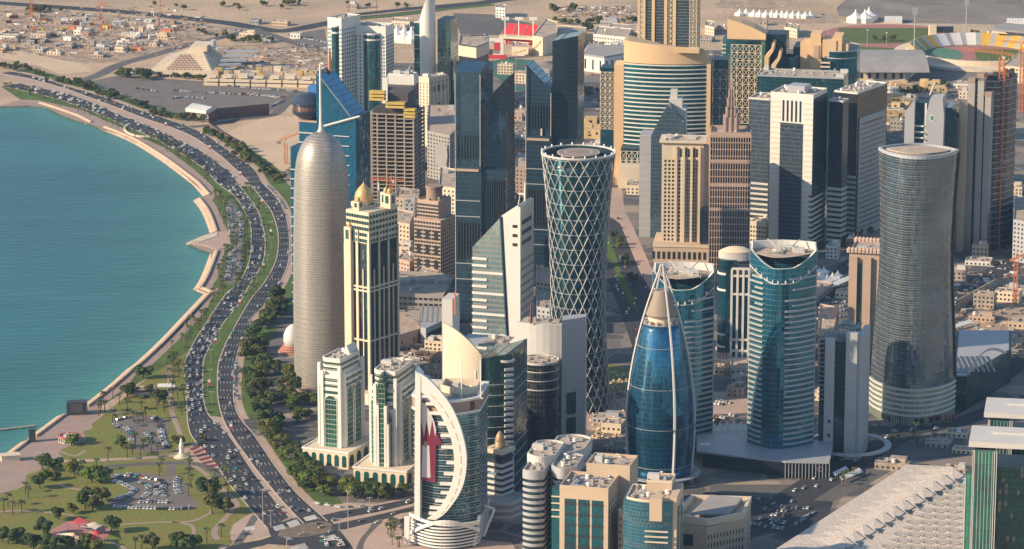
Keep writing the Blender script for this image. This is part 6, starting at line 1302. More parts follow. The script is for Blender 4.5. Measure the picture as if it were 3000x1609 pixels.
# practice track and pitches
tc_ = empty('running_track', G(2612, 106), 0, 'pinkish running track with a green infield beyond the stadium', 'track'); c = G(2612, 106); aa = 210/S(c)
flat('track_surface', ell(0, 0, aa, 92, 48), M['track'], .2, tc_); flat('infield', [(-aa*.70, -58), (aa*.60, -58), (aa*.66, 0), (aa*.60, 62), (-aa*.70, 62)], M['turf'], .26, tc_)
flat('practice_pitch', W2([(2500,133),(2640,133),(2652,140),(2600,160),(2520,168)]), M['turf'], .1)
flat('access_road', W2([(2600,163),(2640,145),(2680,138),(2690,145),(2650,158),(2620,168)]), M['asphalt_old'], .12)
b = blockw('sports_hall', 'sports hall with a broad grey barrel roof beside the stadium', 'hall', [(2512,238),(2652,240),(2682,215),(2682,190),(2512,190)], 206, M['cream'], win=(9, 12, 4, 7), roofn=None)
mb = MB(); x0, x1 = b.fp[0][0], b.fp[1][0]+12
xs2 = [p[0] for p in b.fp]; ys2 = [p[1] for p in b.fp]
mb.loft([[(min(xs2)-3, min(ys2)-6+t_*(max(ys2)-min(ys2)+12), b.h-1+13*math.sin(math.pi*t_)**.7), (max(xs2)+3, min(ys2)-6+t_*(max(ys2)-min(ys2)+12), b.h-1+13*math.sin(math.pi*t_)**.7), (max(xs2)+3, min(ys2)-6+t_*(max(ys2)-min(ys2)+12), b.h-2+13*math.sin(math.pi*t_)**.7), (min(xs2)-3, min(ys2)-6+t_*(max(ys2)-min(ys2)+12), b.h-2+13*math.sin(math.pi*t_)**.7)] for t_ in [k/12 for k in range(13)]]); part(b, 'barrel_roof', mb, M['roofgrey'])
# tents and marquees
mb = MB(); mb.lathe([(.75, 0), (.75, .42), (.38, .60), (.12, .85), (.02, 1.15)], 8); TENT = mb.mesh('peaked_tent', M['tent'])
def tents(pts, r, label, group, cat='tent'):
    for i, (x, y) in enumerate(pts):
        o = inst('peaked_tent', TENT, None, G(x, y), R(45), (r, r, r*.95)); tag(o, label if isinstance(label, str) else label[i % len(label)], cat, group)
tents(z3([(430,118),(478,115),(535,122),(580,125),(628,128),(672,128),(710,130),(750,130),(788,132),(832,134),(876,134),(925,137),(962,134)]), 9, 'small white tent in the long row on far sand', 'row of small white tents on the sand')
tents(z3([(1305,168),(1375,168),(1405,150)]), 16, 'big white peaked tent beside the practice track', 'three big tents by the track')
tents(z2([(420,310),(475,318),(530,322),(420,285),(475,290),(530,296)]), 15, 'white peaked tent beside the white blade tower', 'tents beside the white blade tower')
tents(z9([(230+dx*52+dy*10, 520+dy*32+dx*(-4)) for dy in range(4) for dx in range(6)]), 9.5, 'peaked canopy in the court between the teal towers', 'peaked canopies between the teal towers')
tents(z6([(1030,695),(1065,690),(1050,735),(1090,750),(1130,735),(1170,720)]), 7, 'small white canopy on the lot left of the scalloped beige tower', 'canopies near the scalloped tower')
def marquee(px, yt, label, rib=8, name='marquee'):
    pts = W2(px); c0 = sum(pts, Vector((0, 0)))/4; h = HT(min(pts, key=lambda p: p.y), yt); e = empty(name, (c0.x, c0.y, 0), 0, label, 'marquee'); q = [p-c0 for p in pts]
    # q: front-left, front-right, back-right, back-left; ridge left to right
    ml, mr = (q[0]+q[3])/2, (q[1]+q[2])/2; v = [(*q[0], 0), (*q[1], 0), (*q[2], 0), (*q[3], 0), (*q[0], h*.6), (*q[1], h*.6), (*q[2], h*.6), (*q[3], h*.6), (*ml, h), (*mr, h)]
    mb = MB(); mb.add(v, [(0,1,5,4), (1,2,6,9,5), (2,3,7,6), (3,0,4,8,7), (4,5,9,8), (8,9,6,7)]); mb.build('canvas_body', M['tent'], e)
    for k in range(rib+1):
        t_ = k/rib; a0, m0, b0 = q[0].lerp(q[1], t_), ml.lerp(mr, t_), q[3].lerp(q[2], t_); mb = MB(); mb.tube([(*a0, 0), (*a0, h*.6+.2), (*m0, h+.2), (*b0, h*.6+.2)], .22, 4); mb.build('frame_rib', M['lightgrey'], e)
marquee(z1([(1400,842),(1555,862),(1655,838),(1500,800)]), 318, 'long white marquee on the sandy car park near the corniche')
marquee(z3([(1522,178),(1655,178),(1655,155),(1522,155)]), 52, 'square white marquee on the tarmac beyond the running track')
marquee(z3([(2440,195),(2620,198),(2640,165),(2450,165)]), 60, 'white ribbed marquee at the right edge beyond the stadium')
# red grandstand
e = empty('red_grandstand', G(1505, 130), 0, 'grandstand with two tiers of bright red roofing behind the dark navy towers', 'grandstand'); c = G(1505, 130)
for nm, px, z0, z1_ in (('upper_red_tier', [(1470,97),(1565,104),(1582,74),(1488,68)], 9, 19), ('lower_red_tier', [(1464,122),(1550,128),(1562,112),(1472,106)], 2, 8)):
    q = [Vector(G(x, y, z).xy)-c.xy for (x, y), z in zip(px, (z0, z0, z1_, z1_))]; mb = MB(); mb.loft([[(*q[0], z0-1), (*q[0], z0), (*q[3], z1_), (*q[3], z0-1)], [(*q[1], z0-1), (*q[1], z0), (*q[2], z1_), (*q[2], z0-1)]]); t_ = mb.build(nm, M['red'], e)
    for f in (.0, .33, .66, 1.0):
        p0, p1 = q[0].lerp(q[1], f), q[3].lerp(q[2], f); mb = MB(); mb.tube([(*p0, z0+.3), (*p1, z1_+.3)], .5, 4); mb.build('roof_rib', M['cream'], t_)
q = [Vector(G(x, y, 9).xy)-c.xy for x, y in [(1462,108),(1566,114),(1570,108),(1466,102)]]; mb = MB(); mb.prism([tuple(p) for p in q], 7, 10); mb.build('mid_beam', M['cream'], e)
for x_ in (1480, 1520, 1562): p = G(x_, 128).xy-c.xy; mb = MB(); mb.tube([(*p, 0), (*p, 34)], .6, 4); mb.box(p.x-5, p.x+5, p.y-.5, p.y+.5, 30, 34); mb.build('light_gantry', M['tent'], e)
for px, yt, lb in (([(1560,160),(1590,165),(1632,150),(1632,118),(1600,108)], 112, 'cream rear of a stand with stepped yellow markings, right of the red grandstand'), ([(1500,162),(1548,165),(1548,150),(1500,146)], 142, 'low cream wall block below the red grandstand')):
    b = blockw('stand_wall', lb, 'stand', px, yt, M['cream'], roofn=2)
    for k in range(6): mb = MB(); a, c2 = Vector(b.fp[0]), Vector(b.fp[1]); p = a.lerp(c2, .1+k*.14); mb.box(p.x-.9, p.x+.9, p.y-.5, p.y+.3, b.h*(.2+k*.1), b.h*(.34+k*.1)); part(b, 'yellow_step', mb, M['yellow'])
bb = empty('billboard', G(1447, 172), R(-6), 'tall printed billboard with colourful picture on a red base', 'billboard'); hb = HT(G(1447, 172), 112)
mb = MB(); mb.box(-12, 12, -.6, .6, 5, hb); mb.build('board', M['tent'], bb); mb = MB(); mb.box(-14, 16, -1, 1, 0, 5); mb.build('red_base', M['red'], bb)
for x_, z_, w_, h_, cc in ((-4, .55, 9, 9, 'beige'), (4, .6, 8, 10, 'red'), (-5, .33, 7, 7, 'window_teal'), (3, .34, 9, 5, 'brown'), (-2, .8, 6, 3, 'greyblue')): mb = MB(); mb.box(x_-w_/2, x_+w_/2, -.68, -.6, hb*z_-h_/2, hb*z_+h_/2); mb.build('printed_patch', M[cc], bb)
cg = plain('court_green', (.05,.15,.10), .9); cp = plain('court_purple', (.15,.10,.17), .9)
flat('sports_courts', W2(z2([(1140,460),(1250,440),(1440,455),(1420,700),(1300,680),(1140,560)])), cg, .12)
for i, (x, y) in enumerate([(1180,500),(1240,485),(1310,500),(1180,540),(1250,530),(1320,545),(1380,500),(1330,600),(1370,640),(1310,640),(1390,590)]): flat('court', W2(z2([(x-24,y+9),(x+18,y+12),(x+26,y-8),(x-14,y-11)])), cp, .16)
# blocks between and behind the towers
b = blockw('banded_office', 'dark glass office with cream crown band, left of the red grandstand', 'office', [(1345,330),(1395,338),(1432,322),(1432,300),(1350,300)], 140, M['dark_glass'], roofn=10); h = b.h
bands(b, 'cream_crown', M['cream'], b.fp, [h-12], 12, .6); mass(b, 'lower_wing', dk, [(x*1.3, y*1.1) for x, y in b.fp], 0, h*.62)
b = blockw('arcaded_hall', 'white flat-roofed hall with tall dark slots, left of the big striped hotel', 'hall', [(1704,207),(1770,216),(1832,205),(1832,180),(1720,176)], 172, M['white'], win=(9, 30, 2.4, 12), roofn=None)
mass(b, 'grey_roof', M['roofgrey'], offset(b.fp, -2), b.h, b.h+2)
for i, (px, yt, mt, lb) in enumerate((
 ([(1738,128),(1835,138),(1850,112),(1750,104)], 112, 'white', 'low white compound building below the tall lattice hotel tower'),
 ([(1780,112),(1868,116),(1868,96),(1790,92)], 94, 'cream', 'cream flat building tucked left of the tall lattice hotel tower'),
 ([(1600,122),(1710,128),(1718,106),(1620,98)], 104, 'cream', 'long cream roofed building right of the red grandstand'),
 ([(1148,75),(1200,78),(1204,68),(1150,64)], 66, 'cream', 'low cream house beyond the right pale tower'),
 ([(1275,398),(1348,410),(1352,378),(1270,360)], 366, 'greyblue', 'grey rooftop block left of the first dark crystal tower'),
 ([(1252,520),(1318,535),(1350,500),(1345,440),(1255,440)], 400, 'grey', 'grey block with a white oval opening, left of the first dark crystal tower'),
 ([(1118,700),(1200,715),(1212,680),(1130,660)], 660, 'beige', 'beige low block between the domed twin tower and the brown office'),
 ([(1286,660),(1345,668),(1348,610),(1290,600)], 556, 'cream', 'cream balconied block behind the brown office'),
 ([(1160,622),(1225,630),(1230,600),(1165,592)], 588, 'concrete', 'unfinished concrete podium in front of the unfinished tower'),
 ([(1510,600),(1556,606),(1560,560),(1512,552)], 498, 'brown', 'brown panelled block between the two dark crystal towers'),
 ([(1570,905),(1615,912),(1616,860),(1574,850)], 828, 'cream', 'small cream building with folded roof beside the lattice tower'),
 ([(1572,985),(1612,992),(1614,940),(1574,930)], 908, 'greyblue', 'grey service building left of the lattice tower'),
 ([(1165,815),(1200,825),(1225,805),(1185,790)], 770, 'pink', 'rosy low block with a rounded corner left of the brown office'),
 ([(1205,870),(1255,880),(1290,850),(1230,835)], 826, 'concrete', 'concrete roofed annex with tank, in front of the brown office'),
 ([(1835,570),(1872,572),(1872,555),(1838,553)], 548, 'cream', 'small cream pavilion on the sandy plot left of the blue office'),
 ([(2280,1108),(2322,1112),(2326,1095),(2285,1092)], 1085, 'cream', 'small cream gatehouse between the pair of teal towers'),
 ([(2092,1098),(2120,1102),(2122,1090),(2094,1087)], 1082, 'beige', 'beige kiosk left of the framed teal office entrance'),
 ([(2140,1100),(2330,1102),(2330,1075),(2140,1072)], 1080, 'cream', 'long low cream wall building behind the teal pair'),
 ([(2395,1100),(2440,1080),(2455,1020),(2400,1010)], 980, 'beige', 'beige domed block behind the grey panelled office'),
 ([(2330,880),(2390,890),(2440,850),(2380,840)], 872, 'plaza', 'low walled compound near the diagonal road'),
 ([(2965,765),(3040,780),(3040,700),(2970,690)], 660, 'greyblue', 'grey shaded block at the right edge below the concrete tower'),
 ([(2935,240),(3060,250),(3060,200),(2990,195)], 205, 'cream', 'cream outer stadium annex at the right edge'),
 ([(2890,120),(2960,125),(2985,108),(2925,100)], 98, 'cream', 'white low building with a small tower beyond the stadium'),
 ([(2298,105),(2335,112),(2342,98),(2305,92)], 88, 'cream', 'small white house between the sail-crowned tower and the practice track'),
 ([(2065,100),(2092,105),(2094,88),(2066,84)], 82, 'cream', 'small white hut right of the tall lattice hotel tower'),
 ([(1452,52),(1480,54),(1482,44),(1454,42)], 26, 'tent', 'white gate structure on the sandy lot behind the red grandstand'))):
    b = blockw('low_building', lb, 'building', px, yt, M[mt], win=(4, 4, 1.8, 1.8), roofn=5, seed=i)
    if i == 5:
        mb = MB(); mb.add([(6*math.cos(6.2832*k/24)*b.u*3, 0, 13*math.sin(6.2832*k/24)*b.u*3) for k in range(24)], [tuple(range(24))]); o = part(b, 'oval_window', mb, M['tent']); o.location = ((b.fp[0][0]+b.fp[1][0])/2+3, min(b.fp[0][1], b.fp[1][1])-.2, b.h*.6)
b = blockw('long_grey_office', 'long grey office with rows of dark windows behind the cream curved tower', 'office', [(1150,948),(1300,955),(1318,925),(1318,890),(1150,880)], 868, M['grey'], win=(4.5, 5.2, 3.4, 2.2), roofn=10)
for k in range(10): mb = MB(); mb.rbox(-35+k*8, 4, 0, 5, 2, b.h, b.h+3+k % 2); part(b, 'roof_trellis', mb, M['greyblue'])
b = blockw('trellis_mall', 'low mall with a steel grid over its roof and a wide dark window', 'mall', [(1232,1012),(1248,1015),(1312,985),(1312,930),(1232,940)], 962, M['greyblue'], roofn=None)
slabs(b, 'wide_window', M['window'], b.fp[1], b.fp[2], [b.h*.35], b.h*.35, .3, .05, .95)
for k in range(10): mb = MB(); mb.box(-20+k*4.4, -19.6+k*4.4, -26, 30, b.h+1, b.h+1.4); part(b, 'roof_grid_bar', mb, M['metal'])
for k in range(9): mb = MB(); mb.box(-22, 24, -24+k*6, -23.6+k*6, b.h+1.4, b.h+1.8); part(b, 'roof_grid_bar', mb, M['metal'])
b = blockw('rosy_annex', 'rosy walled annex with a curved pale roof beside the trellis-roofed mall', 'mall', [(1150,1025),(1160,1030),(1230,1008),(1230,950),(1150,950)], 988, M['pink'], win=(12, 8, 2, 2), roofn=3)
b = blockw('arc_roof_building', 'dark glass building with a pale arched roof band right of the waisted tower', 'office', [(2790,1200),(2830,1200),(2960,1120),(2960,1060),(2800,1060)], 1105, dk2, roofn=None)
q0_, q1_ = W2([(2828,1198),(2962,1118)]); mb = MB(); mb.loft([[(p.x-1.2-b.P.x, p.y-1.6-b.P.y, z), (p.x-b.P.x, p.y+1-b.P.y, z), (p.x-b.P.x, p.y+1-b.P.y, z+1.6), (p.x-1.2-b.P.x, p.y-1.6-b.P.y, z+1.6)] for p, z in [(q0_.lerp(q1_, k/12), b.h-6+17*math.sin(math.pi*(k/12)**.8)) for k in range(13)]]); part(b, 'arched_band', mb, M['lightgrey'])
mass(b, 'sloping_roof', M['greyblue'], offset(b.fp, -2), b.h, b.h+1)
for k in range(8): mb = MB(); mb.box(b.fp[0][0]+4+k*4.2, b.fp[0][0]+6+k*4.2, b.fp[0][1]+10, b.fp[0][1]+60, b.h+1, b.h+1.6); part(b, 'roof_slat', mb, M['window'])
# parking shades, excavation wall
def canopy(px, lb, z=3.2):
    pts = W2(px); c0 = sum(pts, Vector((0, 0)))/4; e = empty('parking_canopy', (c0.x, c0.y, 0), 0, lb, 'canopy', 'long white parking canopies'); q = [p-c0 for p in pts]
    mb = MB(); mb.add([(*q[0], z), (*q[1], z), (*q[2], z+1.4), (*q[3], z+1.4), (*q[0], z-.15), (*q[1], z-.15), (*q[2], z+1.25), (*q[3], z+1.25)], [(0,1,2,3), (7,6,5,4), (0,4,5,1), (1,5,6,2), (2,6,7,3), (3,7,4,0)]); mb.build('roof_sheet', M['tent'], e)
    for k in range(7): p = q[0].lerp(q[1], k/6); mb = MB(); mb.box(p.x-.15, p.x+.15, p.y+.1, p.y+.4, 0, z); mb.build('post', M['metal'], e)
canopy(z6([(1000,810),(1190,750),(1180,735),(1000,785)]), 'upper white parking canopy on the diagonal lot left of the scalloped tower'); canopy(z6([(1050,850),(1280,750),(1270,730),(1035,825)]), 'lower white parking canopy on the diagonal lot left of the scalloped tower')
canopy(z9([(1150,860),(1250,812),(1230,800),(1130,848)]), 'left shaded parking canopy beside the boulevard near the podium mall'); canopy(z9([(1200,895),(1360,830),(1330,812),(1180,878)]), 'right shaded parking canopy beside the boulevard near the podium mall')
canopy(z6([(2060,1120),(2190,1080),(2170,1068),(2050,1105)]), 'white parking canopy right of the waisted glass tower')
ew = W2(z6([(2060,960),(2350,800),(2580,770)])); mb = MB(); mb.loft([[(p.x, p.y, 0), (p.x, p.y, 9), (p.x+2, p.y+1, 9), (p.x+2, p.y+1, 0)] for p in ew]); thing(mb, 'retaining_wall', M['concrete'], 'long pale retaining wall of the excavation at the right edge', 'wall')
# fence wall round the sand plot
fw = W2(z1([(1575,945),(1640,905),(1800,890),(2030,868)])); fw2 = W2(z1([(1575,945),(1640,1000),(1790,1085),(1900,1190),(2080,1330)]))
for q, lb, hh in ((fw, 'dark brown hoarding along the upper side of the sand plot by the corniche', 13), (fw2, 'reddish site fence along the lower left side of the sand plot', 3.5)):
    mb = MB(); mb.loft([[(p.x, p.y, 0), (p.x, p.y, hh), (p.x+.4, p.y+.6, hh), (p.x+.4, p.y+.6, 0)] for p in q]); thing(mb, 'site_hoarding', plain('brown_hoarding', (.16,.09,.07), .85, .15, .1), lb, 'fence')
# ---- stepped white pyramid hotel and the long grid block beside it
c = G(565, 205); e = empty('stepped_pyramid_building', (c.x, c.y, 0), R(-6), 'pale stepped pyramid building with coffered sloping face in the distance', 'building'); u = 1/S(c); e.scale = (.9, .9, .82)
hh = HT(c, 122); tiers = 9
for k in range(tiers):
    f = k/tiers; w0 = (112-f*74)*u; y0 = -50+f*58; mb = MB(); mb.box(-w0+f*40*u, w0*.75, y0, 55, 8+f*(hh-16), 8+(k+1)/tiers*(hh-16)); mb.build('terrace', M['cream'], e)
mb = MB(); mb.box(-112*u, 95*u, -58, 60, 4, 9); mb.build('deck', M['cream'], e)
for k in range(16): mb = MB(); mb.box(-110*u+k*12*u, -108*u+k*12*u, -57, -55, 0, 4); mb.build('column', M['cream'], e)
for k in range(7):
    for j in range(9-k): mb = MB(); mb.box((-62+j*13+k*4)*u, (-55+j*13+k*4)*u, -51+k*6.4, -47+k*6.4, 9+k*(hh-16)/tiers+1, 9+k*(hh-16)/tiers+3.5); mb.build('coffer', M['pink'], e)
mb = MB(); mb.box(-10*u, 45*u, 5, 45, hh-8, hh); mb.build('top_block', M['cream'], e); mb = MB(); mb.box(46*u, 60*u, 20, 40, hh-8, hh+4); mb.build('lift_tower', M['lightgrey'], e)
for k in range(5): mb = MB(); mb.prism([(95*u, -40+k*16), (150*u+k*14*u, -30+k*14), (150*u+k*14*u, -20+k*14), (95*u, -30+k*16)], 6+k*4, 9+k*4); mb.build('side_terrace', M['greyblue'], e)
c = G(800, 235); e = empty('long_terraced_block', (c.x, c.y, 0), R(-7), 'long low cream block with a ragged roof of many open beams behind the car park', 'building'); rg = random.Random(5)
for k in range(8): mb = MB(); mb.box(-75+k*19, -58+k*19, -45, -30, 0, 3.2); mb.box(-75+k*19, -58+k*19, -44, -30, 4.6, 7.6); mb.box(-72+k*19, -61+k*19, -42, -30, 9, 11+k % 3); mb.build('terrace_bay', M['cream'], e)
for r_ in range(6):
    for k in range(13):
        x_, y_ = -70+k*11+rg.uniform(-2, 2), -24+r_*16+rg.uniform(-2, 2); mb = MB(); mb.box(-rg.uniform(3, 5), rg.uniform(3, 5), -rg.uniform(2, 4), rg.uniform(2, 4), 0, rg.uniform(4, 9)); o = mb.build('roof_bay', rg.choice([M['cream'], M['beige'], M['grey'], M['yellow'], M['sand_light'], M['cream']]), e); o.location = (x_, y_, 0); o.rotation_euler = (0, 0, rg.uniform(-.2, .2))
# ---- yellow villas
for i, (x, y) in enumerate([(1722,388),(1740,372),(1758,392),(1735,402),(1765,405),(1715,372)]+[(2640,270),(2655,262),(2730,262),(2715,258),(2745,272),(2628,300),(2640,322),(2622,352),(2650,350)]):
    rg = random.Random(i+9); c = G(x, y); e = empty('villa', (c.x, c.y, 0), rg.uniform(-.5, .1), f'sand yellow villa {"left of the striped hotel" if i < 6 else "among trees near the stadium"}', 'villa', 'yellow villas left of the hotel' if i < 6 else 'yellow villas near the stadium')
    for k in range(4): x_, y_, w2, h2 = rg.uniform(-7, 7), rg.uniform(-6, 6), rg.uniform(4, 7), rg.uniform(6, 12); mb = MB(); mb.box(x_-w2, x_+w2, y_-w2*.8, y_+w2*.8, 0, h2); o = mb.build('wing', plain('villa_yellow', (.60,.43,.23), .8, .08, .1), e); mb = MB(); mb.box(x_-w2*.3, x_+w2*.2, y_-w2*.8-.2, y_-w2*.8, h2*.5, h2*.75); mb.build('window', M['window'], o)
# ---- convention centre roof, lower right
cc = W2([(2658,1361),(2789,1367),(2826,1391),(2880,1480),(2880,1700),(2170,1700),(2270,1609)])
zR = 26; cc = [G(x, y, zR).xy for x, y in [(2658,1361),(2789,1367),(2826,1391),(2900,1440),(2900,1720),(2080,1720),(2272,1609)]]; c0 = sum(cc, Vector((0, 0)))/len(cc)
e = empty('exhibition_hall', (c0.x, c0.y, 0), 0, 'vast pale roof with saw-tooth skylights and rows of round dimples, lower right', 'hall')
pl = [tuple(p-c0) for p in cc]; mb = MB(); mb.prism(pl, zR-2, zR); m_roof = plain('pale_roof_panels', (.62,.53,.45), .6, .04, .05, fine=.6); mb.build('roof_panel', m_roof, e); mb = MB(); mb.prism(offset(pl, -4), 0, zR-2); mb.build('wall', dk2, e)
zp = lambda k, dx, dy, z: Vector((*(Vector(G(*z9([(1785-75*k+dx, 785+47*k+dy)])[0], z).xy)-c0), z))
for k in range(12):                                # saw-tooth roof lights, back to front
    A_, B_, C_ = zp(k, 0, 0, zR+.1), zp(k, 245, -22, zR+2.6), zp(k, 338, 44, zR+.8); A2, B2, C2 = zp(k+1, 0, 0, zR+.1), zp(k+1, 225, 4, zR+.15), zp(k+1, 338, 40, zR+.15); B0_ = Vector((B_.x, B_.y, zR-.5))
    mb = MB(); mb.add([A_, B_, C_, A2, B2, C2, B0_], [(0,3,4,1), (1,4,5,2), (0,1,6), (1,2,6)]); mb.build('sawtooth_skylight', m_roof, e)
    mb = MB(); mb.add([zp(k, 262, 66, zR+.9), zp(k, 322, 62, zR+.9), zp(k, 300, 102, zR+.9)], [(0,2,1)]); mb.build('skylight_glass', M['window'], e)
mb = MB(); mb.lathe([(1.0, 0), (1.0, .22), (.85, .26), (.5, .02), (.02, .01)], 14); DIM = mb.mesh('roof_dimple', [plain('dimple_metal', (.46,.40,.34), .5, .05)])
big = 0
for i in range(14):
    for j in range(12):
        x, y = 2010+i*-46+j*49, 905+i*46+j*2
        if not (x > 1395 and x < 2120 and y > 820 and y < 1480 and x > 1390+(1400-y)*1.18): continue
        p = Vector(G(*z9([(x, y)])[0], zR).xy)-c0; s_ = 5.2 if (i+j) % 2 == 0 else 2.6; inst('roof_dimple', DIM, e, (p.x, p.y, zR), 0, (s_, s_*1.1, 1.6))
# ---- green glass tower pair, right edge
for i, (xl, yt, yb, lb) in enumerate(((2826, 1290, 1760, 'green glass tower with a flat overhanging roof slab at the right edge, the nearer one'), (2870, 1205, 1600, 'green glass tower with flat overhanging roof slab at the right edge, the farther one'))):
    b = CEN('green_slab_roof_tower', lb, 'tower', xl+115, yb, yt, -10, group='green towers with overhanging slab roofs'); h, u = b.h, b.u
    gv = glass('green_fin_glass', (.05,.30,.22), (.012,.10,.085), fh=9, mw=2.3, line=(.12,.13,.11), lf=.05, lm=.22, blind=.12, blindcol=(.15,.30,.24), rough=.1, metal=.3)
    mass(b, 'corner_shaft', gv, rect(62*u, 18, -52*u, -10), 0, h-2); mass(b, 'glass_body', glass('forest_glass', (.012,.06,.055), (.006,.025,.028), fh=4, mw=2, blind=.06), rect(120*u, 30, 30*u, 6), 0, h*.86)
    mass(b, 'roof_slab', M['lightgrey'], rect(205*u, 40, 5*u, 0), h, h+3.6); mass(b, 'roof_plant', M['lightgrey'], rect(120*u, 6, 30*u, 4), h+3.6, h+5); mass(b, 'left_shaft', gv, rect(26*u, 20, -92*u, 2), 0, h*.80)
    for x_ in (-84, -80, -22, -16, -104): mass(b, 'edge_pier', M['lightgrey'], rect(2.2*u, 1.6, x_*u, -19.6), 0, h*(.98 if x_ > -90 else .8))
    for k in range(6): mass(b, 'glass_fin', M['greyblue'], rect(.3, .8, (-78+k*10)*u, -19.4), 0, h-3)
# ================================================================ low blocks that fill the plots between the towers
bpy.context.view_layer.update(); DG = bpy.context.evaluated_depsgraph_get(); rg = random.Random(77)
def free(x, y, r_):
    for dx, dy in ((0, 0), (r_, 0), (-r_, 0), (0, r_), (0, -r_), (r_*.7, r_*.7), (-r_*.7, -r_*.7)):
        hit, loc, *_ , ob, _m = sc.ray_cast(DG, Vector((x+dx, y+dy, 700)), Vector((0, 0, -1)))
        if not hit or loc.z > .5 or ob.name.split('.')[0] in ('road', 'lane_marking', 'verge_lawn', 'kerb', 'green_median', 'water', 'garden_lawn', 'pitch'): return False
    return True
def seen(x, y, z):
    d = Vector((x, y, z))-Vector((0, 0, H)); hit, *_ = sc.ray_cast(DG, Vector((0, 0, H)), d.normalized(), distance=d.length-15); return not hit
PUTB = []
ZN = ((1165, 1350, 560, 800, 34, 5, 20, 'behind the gold-domed tower'), (1170, 1345, 1000, 1100, 8, 4, 9, 'on the plot behind the white arched towers'), (1340, 1570, 430, 1010, 40, 5, 20, 'between the dark crystal towers'), (1700, 1870, 380, 560, 22, 4, 12, 'below the striped hotel'), (1480, 1600, 190, 460, 26, 4, 12, 'beyond the dark crystal towers'), (1190, 1350, 90, 420, 26, 4, 14, 'near the white blade tower'), (2400, 2560, 560, 1040, 40, 4, 18, 'left of the waisted tower'), (2600, 2850, 225, 700, 60, 4, 11, 'between the stadium and the waisted tower'), (2800, 3010, 360, 1000, 60, 3, 14, 'around the excavation'), (1690, 1850, 60, 210, 24, 4, 8, 'left of the tall lattice hotel'), (2060, 2340, 60, 130, 16, 3, 7, 'near the sail-crowned tower'), (2090, 2460, 1060, 1220, 16, 3, 8, 'behind the podium mall'), (1780, 1860, 1040, 1330, 8, 3, 7, 'by the rock garden'), (2480, 2840, 1270, 1400, 22, 2.6, 5, 'near the exhibition hall'), (690, 960, 60, 130, 26, 3, 7, 'along the far highway'), (0, 560, 100, 170, 22, 3, 6, 'at the near edge of the construction yard'), (960, 1200, 20, 110, 18, 3, 8, 'by the far road'))
CB_ = dict(cream=('cream', 3), beige=('tan', 2), white=('white', 2), concrete=('drab concrete', 3), grey=('grey', 3), brown=('brown', 1), greyblue=('blue grey', 2), pink=('rosy', 1))
for x0, x1, y0, y1, n_, h0, h1, wh in ZN:
    for _ in range(n_):
        p = G(rg.uniform(x0, x1), rg.uniform(y0, y1)); w_, d_ = rg.uniform(9, 26), rg.uniform(8, 20); h_ = rg.uniform(h0, h1); r_ = max(w_, d_)*.62
        if any(math.hypot(p.x-a, p.y-c) < r_+q for a, c, q in PUTB) or not free(p.x, p.y, r_) or not seen(p.x, p.y, h_): continue
        PUTB.append((p.x, p.y, r_)); mt = rg.choices(list(CB_), [v[1] for v in CB_.values()])[0]; kd = rg.choice(['low block', 'flat-roofed block', 'stepped block'])
        b = Bld(); b.P = p; b.h = h_; b.rot = R(-16+rg.uniform(-5, 5)); b.root = empty('low_block', (p.x, p.y, 0), b.rot, f'{CB_[mt][0]} {kd} {wh}', 'building', 'low blocks '+wh); fp = rect(w_, d_); mass(b, 'wall', M[mt], fp, 0, h_)
        for a, c, l in ((fp[0], fp[1], w_), (fp[1], fp[2], d_)): wins(b, 'window', M['window'], a, c, .6, h_-.6, max(2, int(l/3.6)), max(1, int(h_/3.8)), 1.7, 1.7, single=False)
        roofkit(b, fp, h_, rg.randint(2, 5), .9, pm=M[mt], seed=len(PUTB))
        if kd[0] == 's': mass(b, 'upper_storey', M[mt], rect(w_*.5, d_*.5, w_*.15, d_*.15), h_, h_+3.6)
# ================================================================ park things, cranes, masts, trees, cars
bpy.context.view_layer.update()
DG = bpy.context.evaluated_depsgraph_get(); CAMP = Vector((0, 0, H))
def vis(P, z=2.0, tol=12):
    q = Vector((P[0], P[1], z)); d = q-CAMP; L_ = d.length
    v = d.normalized(); u_ = v.dot(Vector((1,0,0))); f_ = v.dot(Vector((0,CP,-SP))); w_ = v.dot(Vector((0,SP,CP)))
    if abs(u_/f_*FPX) > 1520 or abs(w_/f_*FPX) > 830: return False
    hit, loc, *_ = sc.ray_cast(DG, CAMP, v, distance=L_-tol)
    return not hit
LM = [((940,1118),'the rounded silvery tower'),((1085,1180),'the gold-domed tower'),((1325,1500),'the crescent tower'),((893,1546),'the big junction'),((530,1340),'the white monument'),((440,1260),'the upper park car park'),((440,1480),'the lower park car park'),((225,1590),'the red shade sails'),((590,720),'the pointed sea terrace'),((640,860),'the narrow bend of the shore'),((500,420),'the curved white bench wall'),((600,330),'the white marquee'),((250,290),'the shallow cove'),((1695,1190),'the diamond-lattice tower'),((1860,850),'the hedged boulevard'),((1945,1400),'the pointed glass tower'),((2295,1340),'the teal glass pair'),((2690,1225),'the waisted glass tower'),((2300,1500),'the shaded lower lot'),((2470,1330),'the grey panelled office'),((1000,1345),'the white arched towers'),((720,1130),'the tree-lined verge'),((1980,740),'the cream window tower'),((2400,900),'the diagonal street'),((2880,900),'the excavation'),((560,1000),'the palm strip'),((870,300),'the saucer restaurant'),((1230,980),'the trellis mall'),((2750,130),'the stadium'),((800,230),'the ragged-roofed block'),((1620,1250),'the rock garden')]
LM = [(G(*p).xy, n) for p, n in LM]
def near(P): return min(LM, key=lambda l: (l[0]-Vector((P[0], P[1]))).length)[1]
